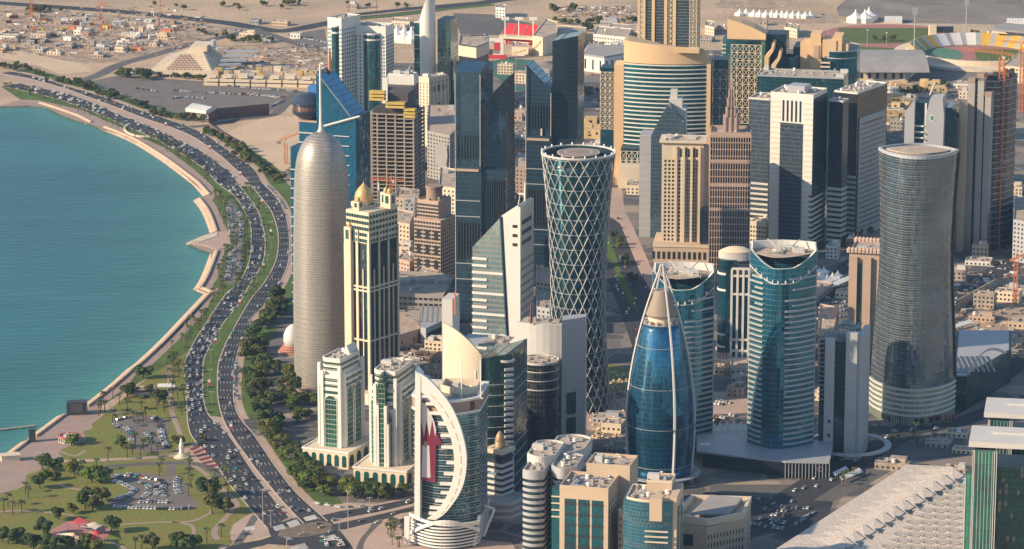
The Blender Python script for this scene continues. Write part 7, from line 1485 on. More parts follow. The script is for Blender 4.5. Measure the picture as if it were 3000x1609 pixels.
# --- park things
c = G(226, 1213); e = empty('stage_screen', (c.x, c.y, 0), R(6), 'big black event screen with open truss top on the seaside plaza', 'screen'); u = 1/S(c)
mb = MB(); mb.box(-30*u, 30*u, -4, 5, 0, 10.5); mb.build('screen_frame', M['darkmetal'], e); mb = MB(); mb.box(-17*u, 17*u, -4.4, -4, 2.5, 9.3); mb.build('screen_face', plain('screen_face', (.10,.09,.09), .5), e)
for k in range(9): mb = MB(); mb.box(-28*u+k*7*u, -27.4*u+k*7*u, -4, 5, 10.5, 11); mb.build('truss_bar', M['metal'], e)
mb = MB(); mb.box(-2.6, 2.6, -2.4, 2.4, 0, 9.6); mb.box(-2.8, 2.8, -2.6, 2.6, 9.6, 9.9); thing(mb, 'speaker_tower', M['darkmetal'], 'tall black box tower on the plaza by the sea wall', 'tower', G(95, 1294), R(8))
c = G(204, 1294); e = empty('octagon_pavilion', (c.x, c.y, 0), R(22.5), 'white octagonal park pavilion with a red roof band', 'pavilion'); r_ = 35/S(c); oc = circ(r_, 8)
mb = MB(); mb.prism(offset(oc, -1), 0, 4.2); mb.build('wall', M['cream'], e); mb = MB(); mb.ring(offset(oc, -1.6), offset(oc, .6), 4.2, 5.4); mb.build('red_band', plain('faded_red', (.50,.16,.13), .8), e); mb = MB(); mb.prism(offset(oc, -1.5), 4.2, 4.4); mb.build('roof', M['cream'], e)
for i in range(8): a, d_ = oc[i], oc[(i+1) % 8]; bb = Bld(); bb.root = e; fins(bb, 'window_frame', M['white'], offset(oc, -1)[i], offset(oc, -1)[(i+1) % 8], 4, .5, .5, 0, 4); fins(bb, 'window', M['window'], offset(oc, -1)[i], offset(oc, -1)[(i+1) % 8], 3, 2.2, .15, .8, 3.4, ends=False)
for k in range(4): inst('cooling_unit', UNIT['cooling_unit'], e, (3*math.cos(k*1.6), 4*math.sin(k*1.6), 4.4), k)
mb = MB(); mb.box(-7, 7, -4, 4, 0, 4.5); mb.box(-7.5, 7.5, -4.5, 4.5, 4.5, 5); thing(mb, 'seaside_kiosk', M['cream'], 'small cream box kiosk where the sea wall leaves the picture', 'kiosk', G(30, 1349), R(15))
c = G(532, 1340); e = empty('monument', (c.x, c.y, 0), 0, 'white tapering monument on a round base beside the chevron flower beds', 'monument'); mb = MB(); mb.lathe([(6, 0), (6, .8), (4, 1.0), (3.4, 2.4), (2, 2.6)], 20); mb.build('base', M['cream'], e); mb = MB(); mb.lathe([(2, 2.6), (1.6, 7), (1.9, 9), (1.1, 12), (.5, 15)], 12); mb.build('shaft', M['white'], e)
c = G(35, 1252); e = empty('floating_pontoon', (c.x, c.y, -1.3), R(24), 'narrow grey floating pontoon lying on the sea near the plaza', 'pontoon')
for k in range(6): mb = MB(); mb.box(-22+k*7, -15.4+k*7, -1.4+(k % 2)*.5, 1.4+(k % 2)*.5, 0, .8); mb.build('float', M['concrete'], e)
c = G(418, 1152); e = empty('garden_pavilion', (c.x, c.y, 0), R(5), 'reddish garden pavilion with a white open pergola between big trees', 'pavilion'); mb = MB(); mb.box(-9, 9, -5, 5, 0, 4); mb.build('wall', plain('brick_red', (.38,.15,.10), .85), e); mb = MB(); mb.box(-10, 10, -6, 6, 4, 4.6); mb.build('roof', M['pink'], e)
mb = MB(); mb.box(12, 26, 2, 12, 4, 4.5); mb.build('pergola_roof', M['tent'], e); mb = MB(); mb.box(-8, 10, -14, -8, 2, 2.6); mb.build('lower_terrace', M['plaza'], e)
# playground with shade sails
c = G(230, 1575); pg = empty('shade_sail_playground', (c.x, c.y, 0), 0, 'pink paved playground under red and cream shade sails in the park', 'playground'); u = 1/S(c)
pgp = W2(z7([(380,1240),(520,1170),(700,1190),(850,1250),(800,1300),(560,1330),(400,1310)])); flat('pink_paving', [p-c.xy for p in pgp], plain('pink_paving', (.42,.22,.20), .85, .1, .2), .15, pg)
for (x0, y0, x1, y1, x2, y2, x3, y3, mt) in ((510,1175,590,1125,700,1160,600,1185,'sail_red'),(600,1195,710,1160,790,1185,720,1225,'cream'),(410,1250,560,1245,600,1270,480,1275,'cream'),(640,1255,740,1230,790,1250,700,1275,'sail_red'),(600,1285,700,1262,790,1285,690,1300,'sail_red')):
    q = [G(*z7([p])[0], 5+(i % 2)*2.6).xy-c.xy for i, p in enumerate(((x0, y0+14), (x1, y1+22), (x2, y2+14), (x3, y3+22)))]; mt_ = plain('sail_red', (.62,.10,.10), .6) if mt == 'sail_red' else M[mt]; n = 6; mb = MB(); vs = []
    for i in range(n+1):
        for j in range(n+1):
            s_, t_ = i/n, j/n; p = q[0].lerp(q[1], s_).lerp(q[3].lerp(q[2], s_), t_); ctr = Vector((0, 0)); ctr = (q[0]+q[1]+q[2]+q[3])/4; k_ = 4*max((.5-abs(s_-.5)), (.5-abs(t_-.5)))*.0; edge = 1-.18*math.sin(math.pi*s_)*(abs(2*t_-1)**2)-.18*math.sin(math.pi*t_)*(abs(2*s_-1)**2); p = ctr+(p-ctr)*edge
            zz_ = 5*(1-s_)*(1-t_)+8.5*s_*(1-t_)+5*s_*t_+8.5*(1-s_)*t_-.8*math.sin(math.pi*s_)*math.sin(math.pi*t_); vs.append((p.x, p.y, zz_))
    mb.add(vs, [(i*(n+1)+j, (i+1)*(n+1)+j, (i+1)*(n+1)+j+1, i*(n+1)+j+1) for i in range(n) for j in range(n)]); sail = mb.build('shade_sail', mt_, pg, smooth=True)
    for i, p in enumerate(q): mb = MB(); mb.tube([(*p, 0), (*p, 5 if i % 2 == 0 else 8.5)], .2, 5); mb.build('sail_pole', M['red'], sail)
rg = random.Random(3)
for k in range(10): p = Vector(rg.choice(pgp)).lerp(c.xy, rg.uniform(.3, .9))-c.xy; mb = MB(); mb.box(p.x-1.5, p.x+1.5, p.y-.8, p.y+.8, .15, rg.uniform(1, 2.6)); mb.build('play_frame', M[rg.choice(['red', 'cream', 'pink'])], pg)
# sea wall parapet, in lengths between the steps
segs = [(z1([(300,778),(450,825),(600,880),(690,925)]), 'first'), (z1([(790,960),(1000,1045),(1150,1130),(1300,1230),(1500,1381)]), 'second'), ([(582,536),(614,571)], 'third'), (z4([(1505,120),(1560,190),(1600,270),(1635,370)]), 'fourth'), (z4([(1640,515),(1610,600),(1560,720),(1510,800)]), 'fifth'), (z4([(1520,795),(1615,830)]), 'sixth'), (z4([(1590,830),(1440,990),(1250,1190),(1080,1350)])+z7([(1030,5)]), 'seventh'), (z7([(1020,10),(870,145),(660,310)]), 'eighth'), (z7([(488,372),(270,535)]), 'ninth'), (z7([(218,566),(100,655)]), 'tenth')]
wl = ['beside the shallow cove', 'along the long upper curve of the bay', 'just above the first notch in the shore', 'between the notch and the pointed sea terrace', 'below the pointed sea terrace', 'across the lower notch in the shore', 'along the straight promenade beside the palms', 'beside the garden pavilion, ending at the event screen', 'between the event screen and the black box tower', 'between the black box tower and the cream kiosk']
for (px, _), lb in zip(segs, wl):
    ln = smooth_line(W2(px), 4); mb = MB(); rr = []
    for i, p in enumerate(ln):
        t_ = (ln[min(i+1, len(ln)-1)]-ln[max(i-1, 0)]).normalized(); nn_ = Vector((t_.y, -t_.x)); a, d_ = p-nn_*-.9, p+nn_*-.9; rr.append([(a.x, a.y, -1), (a.x, a.y, 1.5), (d_.x, d_.y, 1.5), (d_.x, d_.y, -1)])
    mb.loft(rr); thing(mb, 'sea_wall', M['stone'], 'pale stone sea wall '+lb, 'wall')
    mb = MB(); rr = []
    for i, p in enumerate(ln):
        t_ = (ln[min(i+1, len(ln)-1)]-ln[max(i-1, 0)]).normalized(); nn_ = Vector((-t_.y, t_.x)); s_ = -1; sea = p+nn_*s_*.9; toe = p+nn_*s_*7; rr.append([(sea.x, sea.y, .9), (toe.x, toe.y, -1.5), (toe.x, toe.y, -3), (sea.x, sea.y, -3)])
    mb.loft(rr); struct(mb.build('sloping_revetment', M['stone']))
mb = MB(); q = smooth_line(W2(z1([(940,960),(935,985),(970,1015),(1040,1035),(1130,1038)])), 5); mb.loft([[(p.x, p.y, .1), (p.x, p.y, 1.8), (p.x+1.6, p.y+1.6, 1.8), (p.x+1.6, p.y+1.6, .1)] for p in q]); thing(mb, 'curved_bench_wall', M['cream'], 'curved cream bench wall bulging from the upper promenade', 'wall')
tp = W2(z4([(1405,455),(1530,400),(1640,370),(1740,375),(1740,480),(1640,512),(1560,480)])); mb = MB(); mb.prism([tuple(p) for p in tp], -2, .5); thing(mb, 'sea_terrace', M['plaza'], 'pointed paved terrace jutting into the bay with stepped stone edges', 'terrace')
for k in range(3): pp_ = W2(z4([(1425+k*25,455-k*2),(1530+k*12,408+k*8),(1640,380+k*8),(1645,388+k*8),(1535+k*12,416+k*8),(1440+k*25,462-k*2)])); mb = MB(); mb.prism([tuple(p) for p in pp_], .5, .9); o = mb.build('stone_step', M['cream'])
for o in [o for o in COL.objects if o.name.startswith('stone_step')]: o.parent = [x for x in COL.objects if x.name == 'sea_terrace'][0]
# --- cranes
def crane(px, py, ytop, jib0, jib1, jz, label, col='orange', th=1.4):
    P = G(px, py); h = HT(P, ytop); e = empty('tower_crane', (P.x, P.y, 0), 0, label, 'crane'); s = S(P, h)
    m_ = M[col]; mb = MB(); r_ = th; q_ = .2*th
    for sx_ in (-1, 1):
        for sy_ in (-1, 1): mb.box(sx_*r_-q_, sx_*r_+q_, sy_*r_-q_, sy_*r_+q_, 0, h)
    z = 0; k = 0
    while z < h-4:
        for (a, c_) in (((-r_, -r_), (r_, -r_)), ((r_, -r_), (r_, r_)), ((r_, r_), (-r_, r_)), ((-r_, r_), (-r_, -r_))):
            if k % 2: a, c_ = c_, a
            mb.tube([(*a, z), (*c_, z+3.4)], .14*th, 3)
        z += 3.4; k += 1
    o = mb.build('mast', m_, e); o['kind'] = 'stuff'
    if jib0 is not None:
        a = Vector((jib0/s, -jib0/s*.25, jz[0])); c_ = Vector((jib1/s, -jib1/s*.25, jz[1])); mb = MB(); up = Vector((0, 0, 1.8)); base = Vector((0, 0, h))
        for off in (Vector((0, .8, 0)), Vector((0, -.8, 0)), up): mb.tube([base+a+off, base+c_+off], .28, 3)
        n = 26
        for k in range(n): p, q = base+a.lerp(c_, k/n), base+a.lerp(c_, (k+1)/n); mb.tube([p+Vector((0, .8*(1 if k % 2 else -1), 0)), q+up], .16, 3)
        o = mb.build('jib', m_, e); o['kind'] = 'stuff'
        mb = MB(); mb.tube([(0, 0, h), (0, 0, h+7)], .6, 4, .2); mb.tube([(0, 0, h+7), base+c_*.6+up], .1, 3); mb.tube([(0, 0, h+7), base+a*.8+up], .1, 3); o = mb.build('cat_head', m_, e); o['kind'] = 'stuff'
        mb = MB(); p = base+a; mb.box(p.x-2, p.x+2, p.y-1.2, p.y+1.2, p.z-3, p.z+.5); mb.build('counterweight', M['concrete'], e); mb = MB(); mb.box(.6, 3, -1.6, 1.6, h-2, h+.6); mb.build('cab', M['tent'], e)
crane(2918, 728, 168, 35, -115, (2, 6), 'tallest orange tower crane standing beside the concrete frame tower', th=2.3)
crane(2990, 330, 130, 20, -60, (1, 2), 'orange lattice crane mast cut by the right edge near the stadium', th=1.8)
crane(2973, 890, 760, 22, -18, (4, -2), 'small orange crane in the excavation at the right edge')
crane(1147, 612, 530, -75, 38, (0, 0), 'red orange crane in front of the unfinished tower')
crane(1256, 1095, 1042, 60, -40, (0, 0), 'orange crane on the plot behind the white arched towers')
crane(1516, 560, 450, -14, 24, (0, 5), 'orange crane between the two dark crystal towers')
crane(1080, 300, 190, 18, 26, (-6, 75), 'reddish luffing crane in front of the right pale tower', 'rust')
crane(1008, 262, 185, -3, 18, (-6, 70), 'reddish luffing crane in front of the left pale tower', 'rust')
crane(92, 52, -30, -30, 40, (0, 0), 'orange crane mast at the upper left, the leftmost one')
crane(297, 98, 20, -10, 20, (0, 5), 'orange crane mast over the construction yard in the distance')
crane(468, 78, 60, -4, 24, (-5, 95), 'yellow orange crawler crane with raised boom in the distance')
crane(1195, 250, 222, -12, 52, (-4, 45), 'grey lattice crane boom leaning toward the white blade tower', 'metal')
crane(838, 480, 415, -20, 45, (0, 10), 'small orange crane at the edge of the sand plot')
# --- masts and street lamps
def lamp(P, h, label, group, arm=1.4, r=.14):
    if 'lm%d' % int(h) not in UNIT:
        mb = MB(); mb.tube([(0,0,0),(0,0,h)], r, 5, r*.6); mb.box(-arm, arm, -.12, .12, h-.1, h+.1); UNIT['lm%d' % int(h)] = mb.mesh('street_lamp', M['metal'])
        mb = MB(); mb.box(-.5, .5, -.25, .25, -.15, .12); UNIT['lh'] = mb.mesh('lamp_head', M['tent'])
    o = tag(inst('street_lamp', UNIT['lm%d' % int(h)], None, (P[0], P[1], 0)), label, 'street lamp', group)
    for s_ in (-1, 1): inst('lamp_head', UNIT['lh'], o, (s_*arm, 0, h))
    return o
for i in range(4, NR-4, 6):
    P = A1[i].lerp(min(B0, key=lambda q: (q-A1[i]).length), .5)
    if vis(P, 6): lamp(P, 11, f'street lamp on the central reservation near {near(P)}', 'street lamps on the central reservation')
for i, (x, y, yt) in enumerate(zi([(682,712),(1665,718),(950,890),(770,655),(1357,520),(1915,520),(1560,700)])[0:0] or [(771,1562,1435),(1020,1562,1438),(840,1604,1574),(794,1546,1496),(942,1514,1482),(1083,1510,1458),(994,1557,1520),(770,1260,1230),(1186,1412,1330)]):
    P = G(x, y); mast('light_mast', f'{"tall" if y-yt > 90 else "short"} slim light mast with a crossbar, {["left of the junction","right of the junction","on the junction island at the lower edge","by the stop line before the junction","on the corner paving right of the junction","beside the cross street","on the right hand corner island","on the chevron verge","by the arched towers forecourt"][i]}', P, HT(P, yt), .28, 2)
for x, y, yt, lb in ((2677,190,22,'tall stadium floodlight mast left of the bowl'),(2829,125,-6,'tall stadium floodlight mast beyond the bowl'),(2427,108,42,'floodlight mast by the practice track'),(1489,175,110,'light mast beside the red grandstand'),(1511,268,160,'light mast over the purple sports courts'),(1794,60,-5,'thin mast on the sand left of the tall lattice hotel tower'),(2540,140,88,'thin mast on the practice pitch'),(2597,135,96,'thin mast by the running track')):
    P = G(x, y); h = HT(P, yt); o = mast('floodlight_mast', lb, P, h, .9 if 'stadium' in lb else .35, 0)
    if 'stadium' in lb or 'floodlight' in lb: mb = MB(); mb.box(-3, 3, -.6, .6, h-9, h); mb.build('lamp_bank', M['metal'], o)
    else: mb = MB(); mb.box(-1.4, 1.4, -.3, .3, h-.4, h+.4); mb.build('lamp_head', M['tent'], o)
for k in range(10):
    i = int(30+k*(NR-40)/10); P = A1[i].lerp(min(B0, key=lambda q: (q-A1[i]).length), .35)
    if not vis(P, 3): continue
    mb = MB(); mb.tube([(0,0,0),(0,0,9)], .14, 5); o = thing(mb, 'banner_pole', M['metal'], f'white and maroon banner pole near {near(P)}', 'banner', (P.x, P.y, 0), group='banner poles on the central reservation'); mb = MB(); mb.box(.1, 2.2, -.06, .06, 6.6, 8.8); mb.build('white_field', M['tent'], o); mb = MB(); mb.box(.1, 2.2, -.07, .07, 4.2, 6.6); mb.build('maroon_field', plain('banner_red', (.45,.05,.08), .7), o)
fl = W2([(2560,1212),(2600,1222),(2660,1232),(2735,1238),(2785,1236)]); fl = smooth_line(fl, 4)
for k in range(0, len(fl), 1): mb = MB(); mb.tube([(0,0,0),(0,0,7)], .14, 5); o = thing(mb, 'feather_flag', M['metal'], 'maroon feather flag before the waisted tower', 'flag', (fl[k].x, fl[k].y-3, 0), group='maroon feather flags'); mb = MB(); mb.box(0, 1.6, -.05, .05, 2, 7); mb.build('flag_cloth', M['maroon'], o)
# --- trees
rg = random.Random(11)
def crown_mesh(name, rx, rz, n, mat, lobes, ls=1.0, flat_=.6):
    vs, fs = [], []; L_ = []
    for _ in range(lobes): a = rg.uniform(0, 6.28); r_ = rg.uniform(.15, .62)*rx; L_.append((r_*math.cos(a), r_*math.sin(a), rg.uniform(.45, .95)*rz, rg.uniform(.22, .5)*rx))
    for i in range(n):
        cx, cy, cz, cr = rg.choice(L_); u_, th = rg.uniform(-.8, 1), rg.uniform(0, 6.28); rr = cr*rg.uniform(.72, 1.08); q = math.sqrt(1-u_*u_)
        p = Vector((cx+rr*q*math.cos(th), cy+rr*q*math.sin(th), cz+rr*u_*flat_)); nv = Vector((q*math.cos(th), q*math.sin(th), u_+.3)).normalized()
        nv = (nv+Vector((rg.uniform(-.6,.6), rg.uniform(-.6,.6), rg.uniform(-.4,.6)))).normalized(); a = nv.orthogonal().normalized(); b_ = nv.cross(a); s_ = ls*rg.uniform(.6, 1.3); t_ = rg.uniform(0, 6.28); a, b_ = a*math.cos(t_)+b_*math.sin(t_), b_*math.cos(t_)-a*math.sin(t_)
        k = len(vs); vs += [tuple(p+a*s_), tuple(p+b_*s_*.7), tuple(p-a*s_), tuple(p-b_*s_*.7)]; fs.append((k, k+1, k+2, k+3))
    me = bpy.data.meshes.new(name); me.from_pydata(vs, [], fs); me.materials.append(mat); return me
CR = [crown_mesh('crown', 5.2, 7.0, 900, M['leaf'], 13, .68) for _ in range(3)]+[crown_mesh('crown', 5.2, 6.6, 900, M['leaf2'], 12, .68) for _ in range(2)]
mb = MB(); mb.tube([(0,0,0),(.1,0,1.6),(.3,.1,3.2)], .42, 6, .22); mb.tube([(.2,0,2.4),(1.8,.6,4.4)], .2, 4, .1); mb.tube([(.2,0,2.6),(-1.6,-.5,4.6)], .2, 4, .1); mb.tube([(.3,.1,3.0),(.2,1.6,5)], .18, 4, .08); TRK = mb.mesh('trunk', M['trunk'])
def palm_crown():
    mb = MB()
    for k in range(17):
        a = k*2.4+rg.uniform(-.2, .2); el = rg.uniform(.1, 1.1) if k > 5 else rg.uniform(.7, 1.3); L_ = rg.uniform(2.3, 3.0); pts = []
        for j in range(5): t_ = j/4; r_ = L_*t_*math.cos(el*.7); z = L_*t_*math.sin(el)-1.7*t_*t_*L_*.42; pts.append(Vector((r_*math.cos(a), r_*math.sin(a), z)))
        sd = Vector((-math.sin(a), math.cos(a), 0)); w_ = [.10, .42, .5, .34, .03]
        vs = []; 
        for p, q in zip(pts, w_): vs += [p+sd*q-Vector((0,0,q*.5)), p+Vector((0,0,.05)), p-sd*q-Vector((0,0,q*.5))]
        mb.add(vs, [(j*3, j*3+1, j*3+4, j*3+3) for j in range(4)]+[(j*3+1, j*3+2, j*3+5, j*3+4) for j in range(4)])
    return mb.mesh('frond_crown', M['palm'])
PC = [palm_crown() for _ in range(3)]
mb = MB(); mb.tube([(0,0,0),(.05,0,2),(0,.08,4),(0,0,5.6)], .34, 7, .22); PT = mb.mesh('trunk', M['trunk'])
TN = []
def tree(P, s=1.0, kind=0, where=None, zs_=None):
    ci = kind if kind < 5 else rg.randrange(3); e = empty('broadleaf_tree', (P[0], P[1], .05), rg.uniform(0, 6.28), f'{["dark","dense dark","rounded dark","bright green","light green"][ci]} leafy tree close to {near(P)}', 'tree', 'leafy trees'); e.scale = (s, s, s*(zs_ or rg.uniform(.85, 1.1)))
    inst('trunk', TRK, e); inst('crown', CR[ci], e); TN.append(e); return e
PN = []
def palmt(P, s=1.0, where=None):
    e = empty('date_palm', (P[0], P[1], .05), rg.uniform(0, 6.28), f'date palm near {near(P)}', 'palm tree', 'date palms'); e.scale = (s, s, s*rg.uniform(.9, 1.25)); inst('trunk', PT, e); inst('frond_crown', rg.choice(PC), e, (0, 0, 5.5)); PN.append(e); return e
for (x, y, s_, k) in ((1080,95,1.25,0),(960,245,1.2,1),(1190,298,1.35,2),(1010,215,.7,0),(1120,215,.75,1),(930,625,.95,3),(1350,603,.9,0),(320,785,1.1,1),(400,790,1.15,0),(350,865,.8,4),(420,860,.7,4),(560,825,1.15,3),(690,880,1.35,4),(760,880,1.35,2),(300,925,1.05,2),(640,1080,1.35,0),(700,1090,1.2,1),(770,1025,1.15,0),(440,1162,.9,1),(840,1255,1.15,2),(330,1285,1.2,0),(130,1325,1.05,1),(60,1345,1.1,0),(15,1330,1.0,2),(1560,985,1.3,0),(1620,1000,1.1,1),(1600,1115,1.25,2),(1690,1110,1.25,0),(1150,1385,1.1,0),(1330,1385,1.2,1),(1400,1390,1.1,2),(1460,1380,1.0,0),(250,1385,1.2,1),(380,1395,1.1,0),(640,1385,1.0,3),(720,1390,.9,4),(550,1110,.8,3),(540,602,1.0,3),(500,1390,1.0,2),(1530,570,.5,0),(850,605,.0,0)):
    if s_ > 0: tree(G(*z7([(x, y)])[0]), s_*1.38, k)
for (x, y) in ((760,360),(790,345),(745,380),(850,250),(780,290),(900,290),(960,340),(1065,325),(1280,110),(1310,120),(1350,95),(1390,60),(1300,215),(1340,250),(1380,220),(1240,350),(1290,330),(1390,310),(1370,370),(1010,430),(1040,440),(1080,430),(1100,410),(850,430),(870,470),(960,690),(1000,670),(1060,700),(1080,640),(1110,620),(1190,680),(1020,600),(815,720),(730,790),(1215,800),(1200,830),(215,1000),(165,1110),(95,1120),(30,1110),(60,1060),(190,960),(1430,800),(1420,860),(1440,920),(1420,980),(1620,880),(1710,890),(1800,990),(1720,980),(1690,860),(1560,1340),(1670,1290),(1020,1390),(1070,1395),(620,810),(1180,330),(1400,180),(1350,40),(1150,590),(1140,660)): palmt(G(*z7([(x, y)])[0]), 1.5)
def along(px, n, w_, fn, sx_=1.0):
    ln = smooth_line(W2(px), 8)
    for k in range(n):
        i = rg.uniform(0, len(ln)-1.01); p = ln[int(i)].lerp(ln[int(i)+1], i % 1); P = (p.x+rg.uniform(-w_, w_), p.y+rg.uniform(-w_, w_)*1.6)
        if vis(P, 4): fn(P)
def onroad(P):
    for e0, e1 in ((A0, A1), (B0, B1)):
        i = min(range(0, NR, 3), key=lambda i: (e0[i].lerp(e1[i], .5)-Vector(P)).length)
        if (e0[i].lerp(e1[i], .5)-Vector(P)).length < (e0[i]-e1[i]).length/2+1.2: return True
    return False
def pal2(P):
    if not onroad(P): palmt(P, rg.uniform(1.05, 1.4))
def tr2(P):
    if not onroad(P): tree(P, rg.uniform(.7, 1.2), rg.choice([0, 0, 1, 2, 3]))
def tr3(P):
    if not onroad(P): tree(P, rg.uniform(1.1, 1.7), rg.choice([0, 1, 2, 4]))
def big(P):
    if not onroad(P): tree(P, rg.uniform(1.1, 1.8), rg.choice([0, 1, 2, 3, 4, 0]))
along(z4([(1640,100),(1700,250),(1760,400),(1770,480),(1700,560),(1680,700),(1660,800)]), 52, 5, pal2)
along(z4([(1840,250),(1850,450),(1840,560),(1800,700),(1790,880)]), 26, 3.5, pal2)
along(z4([(1660,850),(1600,940),(1500,1050),(1400,1180),(1300,1320)])+z7([(1300,60)]), 40, 5.5, pal2)
along(z1([(1150,1050),(1300,1150),(1450,1250),(1580,1381)]), 34, 4, pal2)
along(z1([(640,860),(800,920),(950,1010),(1100,1060)]), 8, 3, pal2)
along(z1([(0,660),(250,720),(400,770),(650,860)]), 24, 6, pal2)
along(z4([(1850,40),(1960,200),(2030,330),(2040,500),(2010,660),(1930,790),(1850,860)]), 20, 5, pal2)
along(z1([(0,500),(200,545),(420,620),(620,650),(700,690),(900,760),(1100,830),(1250,890),(1500,910)]), 80, 6, tr2)
along(z1([(1540,980),(1640,1050),(1760,1120),(1850,1200),(1960,1280),(2110,1370)]), 46, 7, tr2)
along(z4([(2030,980),(2000,1080),(1960,1200),(1930,1330)])+z7([(1930,60),(1950,180),(1950,300),(1990,380)]), 46, 10, tr3)
along(z4([(2120,900),(2060,1000),(1990,1100)]), 14, 8, tr3)
along(z7([(2000,440),(2080,560),(2180,680),(2280,800),(2360,900),(2420,960)]), 46, 8, big)
along(z7([(1990,470),(2090,620),(2230,780),(2330,900)]), 18, 5, pal2)
along([(800,1180),(850,1185),(900,1190),(950,1185)], 16, 6, tr3); along([(815,1080),(840,1100),(850,1150)], 10, 8, tr3); along([(855,1220),(900,1230)], 5, 6, tr2)
along(zi([(1620,260),(1750,290),(1900,310),(2000,330),(2150,300),(2300,250)]), 18, 3, tr3)
along(z1([(1500,250),(1700,290),(1830,310),(2000,320)]), 24, 9, tr2); along(z1([(880,570),(1000,590),(1130,600)]), 10, 6, tr3); along(z1([(1200,580),(1400,595),(1600,610)]), 12, 3, tr2)
along(z1([(150,75),(300,85),(450,95)]), 12, 8, tr2); along(z1([(1100,40),(1400,60),(1700,60),(2000,60),(2400,40)]), 16, 14, tr2)
along(z2([(1500,170),(1700,180),(2000,170),(2230,165)]), 34, 6, tr2); along(z2([(1830,230),(1860,240)]), 3, 4, big); along(z2([(1830,340),(1950,370),(2080,390)]), 14, 8, pal2)
along(z2([(1560,90),(1740,92)]), 3, 10, big); along(z2([(30,60),(400,50),(560,40),(760,20)]), 12, 10, tr2); along(z2([(1820,650),(1900,720),(1960,800)]), 10, 8, tr2)
along(z3([(1620,700),(1750,690),(1850,690),(1950,660)]), 16, 9, tr2); along(z3([(1600,800),(1700,790)]), 6, 8, tr2); along(z3([(1400,310),(1560,320),(2040,245),(2270,290)]), 5, 6, tr2)
along(z6([(1040,510),(1120,490),(1250,450),(1400,370)]), 20, 5, tr2); along([(2530,1290),(2650,1290),(2720,1310)], 8, 6, pal2); along([(2440,1440),(2560,1350),(2680,1270)], 10, 3, pal2)
along(zi([(2170,640),(2180,760),(2200,860),(2350,860),(2500,850)]), 12, 3, pal2); along([(1800,680),(1830,760),(1860,840)], 8, 3, tr2); along([(1120,640),(1190,660)], 3, 4, tr2); along(z9([(235,480),(380,480),(480,470)]), 7, 3, pal2)
def merge_far(lst, name, lb):
    lst.sort(key=lambda e: e.location.y/max(.5, e.scale[0]**.7)); far_ = lst[300:]
    if not far_: return
    vs, fs, mi, mats, off = [], [], [], [], 0
    for e in far_:
        mw = np.array(__import__('mathutils').Matrix.LocRotScale(e.location, e.rotation_euler, e.scale))
        for c_ in e.children:
            me = c_.data; v = np.empty(len(me.vertices)*3, np.float32); me.vertices.foreach_get('co', v); v = v.reshape(-1, 3)+np.array(c_.location)
            vs.append(v@mw[:3, :3].T+mw[:3, 3]); m_ = me.materials[0]
            if m_ not in mats: mats.append(m_)
            st = 2 if c_.name.startswith('crown') else 1
            for p in list(me.polygons)[::st]: fs.append([i+off for i in p.vertices]); mi.append(mats.index(m_))
            off += len(v)
    me = bpy.data.meshes.new(name); me.from_pydata(np.concatenate(vs).tolist(), [], fs)
    for m_ in mats: me.materials.append(m_)
    me.polygons.foreach_set('material_index', mi); tag(inst(name, me), lb, kind='stuff')
    for e in far_:
        for c_ in list(e.children): bpy.data.objects.remove(c_)
        bpy.data.objects.remove(e)
    del lst[300:]
merge_far(TN, 'distant_trees', 'the many smaller trees farther off along roads and lots')
merge_far(PN, 'distant_palms', 'the many smaller palms farther off along the shore road')
# --- clutter of the far construction yard
rg = random.Random(21)
for k in range(95):
    x, y = rg.uniform(0, 520), rg.uniform(45, 165)
    if y > 160-x*.02 or (x > 440 and y > 120): continue
    P = G(x, y); w_, d_, h_ = rg.uniform(4, 13), rg.uniform(3, 6), rg.uniform(2.4, 5); mt = rg.choice(['white', 'white', 'cream', 'concrete', 'grey', 'brown', 'orange', 'greyblue', 'yellow', 'rust', 'beige', 'cream'])
    mb = MB(); mb.box(-w_/2, w_/2, -d_/2, d_/2, 0, h_); mb.box(-w_/2-.3, w_/2+.3, -d_/2-.3, d_/2+.3, h_, h_+.3)
    o = thing(mb, 'site_cabin', M[mt], f'{dict(white="white",cream="cream",concrete="drab",grey="grey",brown="brown",orange="orange",greyblue="blue grey",yellow="yellow",rust="rusty",beige="tan")[mt]} site cabin {"near the leftmost crane" if x < 180 else "near the middle crane" if x < 360 else "near the crawler crane"}', 'cabin', (P.x, P.y, 0), rg.uniform(-.6, .3), 'cabins in the distant yard')
    mb = MB(); mb.box(-.6, .6, -d_/2-.1, -d_/2, .1, 2.1); mb.build('door', M['window'], o)
for mt, n_, nm in (('dirt', 1100, 'earth'), ('white', 420, 'pale'), ('brown', 620, 'dark'), ('grey', 500, 'grey')):
    mb = MB()
    for k in range(n_):
        x, y = rg.choice([(rg.uniform(0, 600), rg.uniform(20, 165)), (rg.uniform(0, 560), rg.uniform(40, 150)), (rg.uniform(640, 960), rg.uniform(140, 200)), (rg.uniform(1500, 1580), rg.uniform(290, 470)), (rg.uniform(1640, 1860), rg.uniform(20, 50)), (rg.uniform(2790, 3000), rg.uniform(800, 1060)), (rg.uniform(1160, 1350), rg.uniform(1010, 1110)), (rg.uniform(2560, 2900), rg.uniform(290, 420)), (rg.uniform(1500, 1600), rg.uniform(600, 760))]); P = G(x, y); s_ = rg.uniform(.5, 2.4); mb.rbox(P.x, P.y, rg.uniform(-.5, .4), s_*rg.uniform(1.5, 4), s_*1.2, 0, s_*rg.uniform(.4, 1.3))
    tag(mb.build('site_rubble', M[mt]), kind='stuff', label=f'{nm} rubble and stacked material strewn on the open sandy plots')
mb = MB()
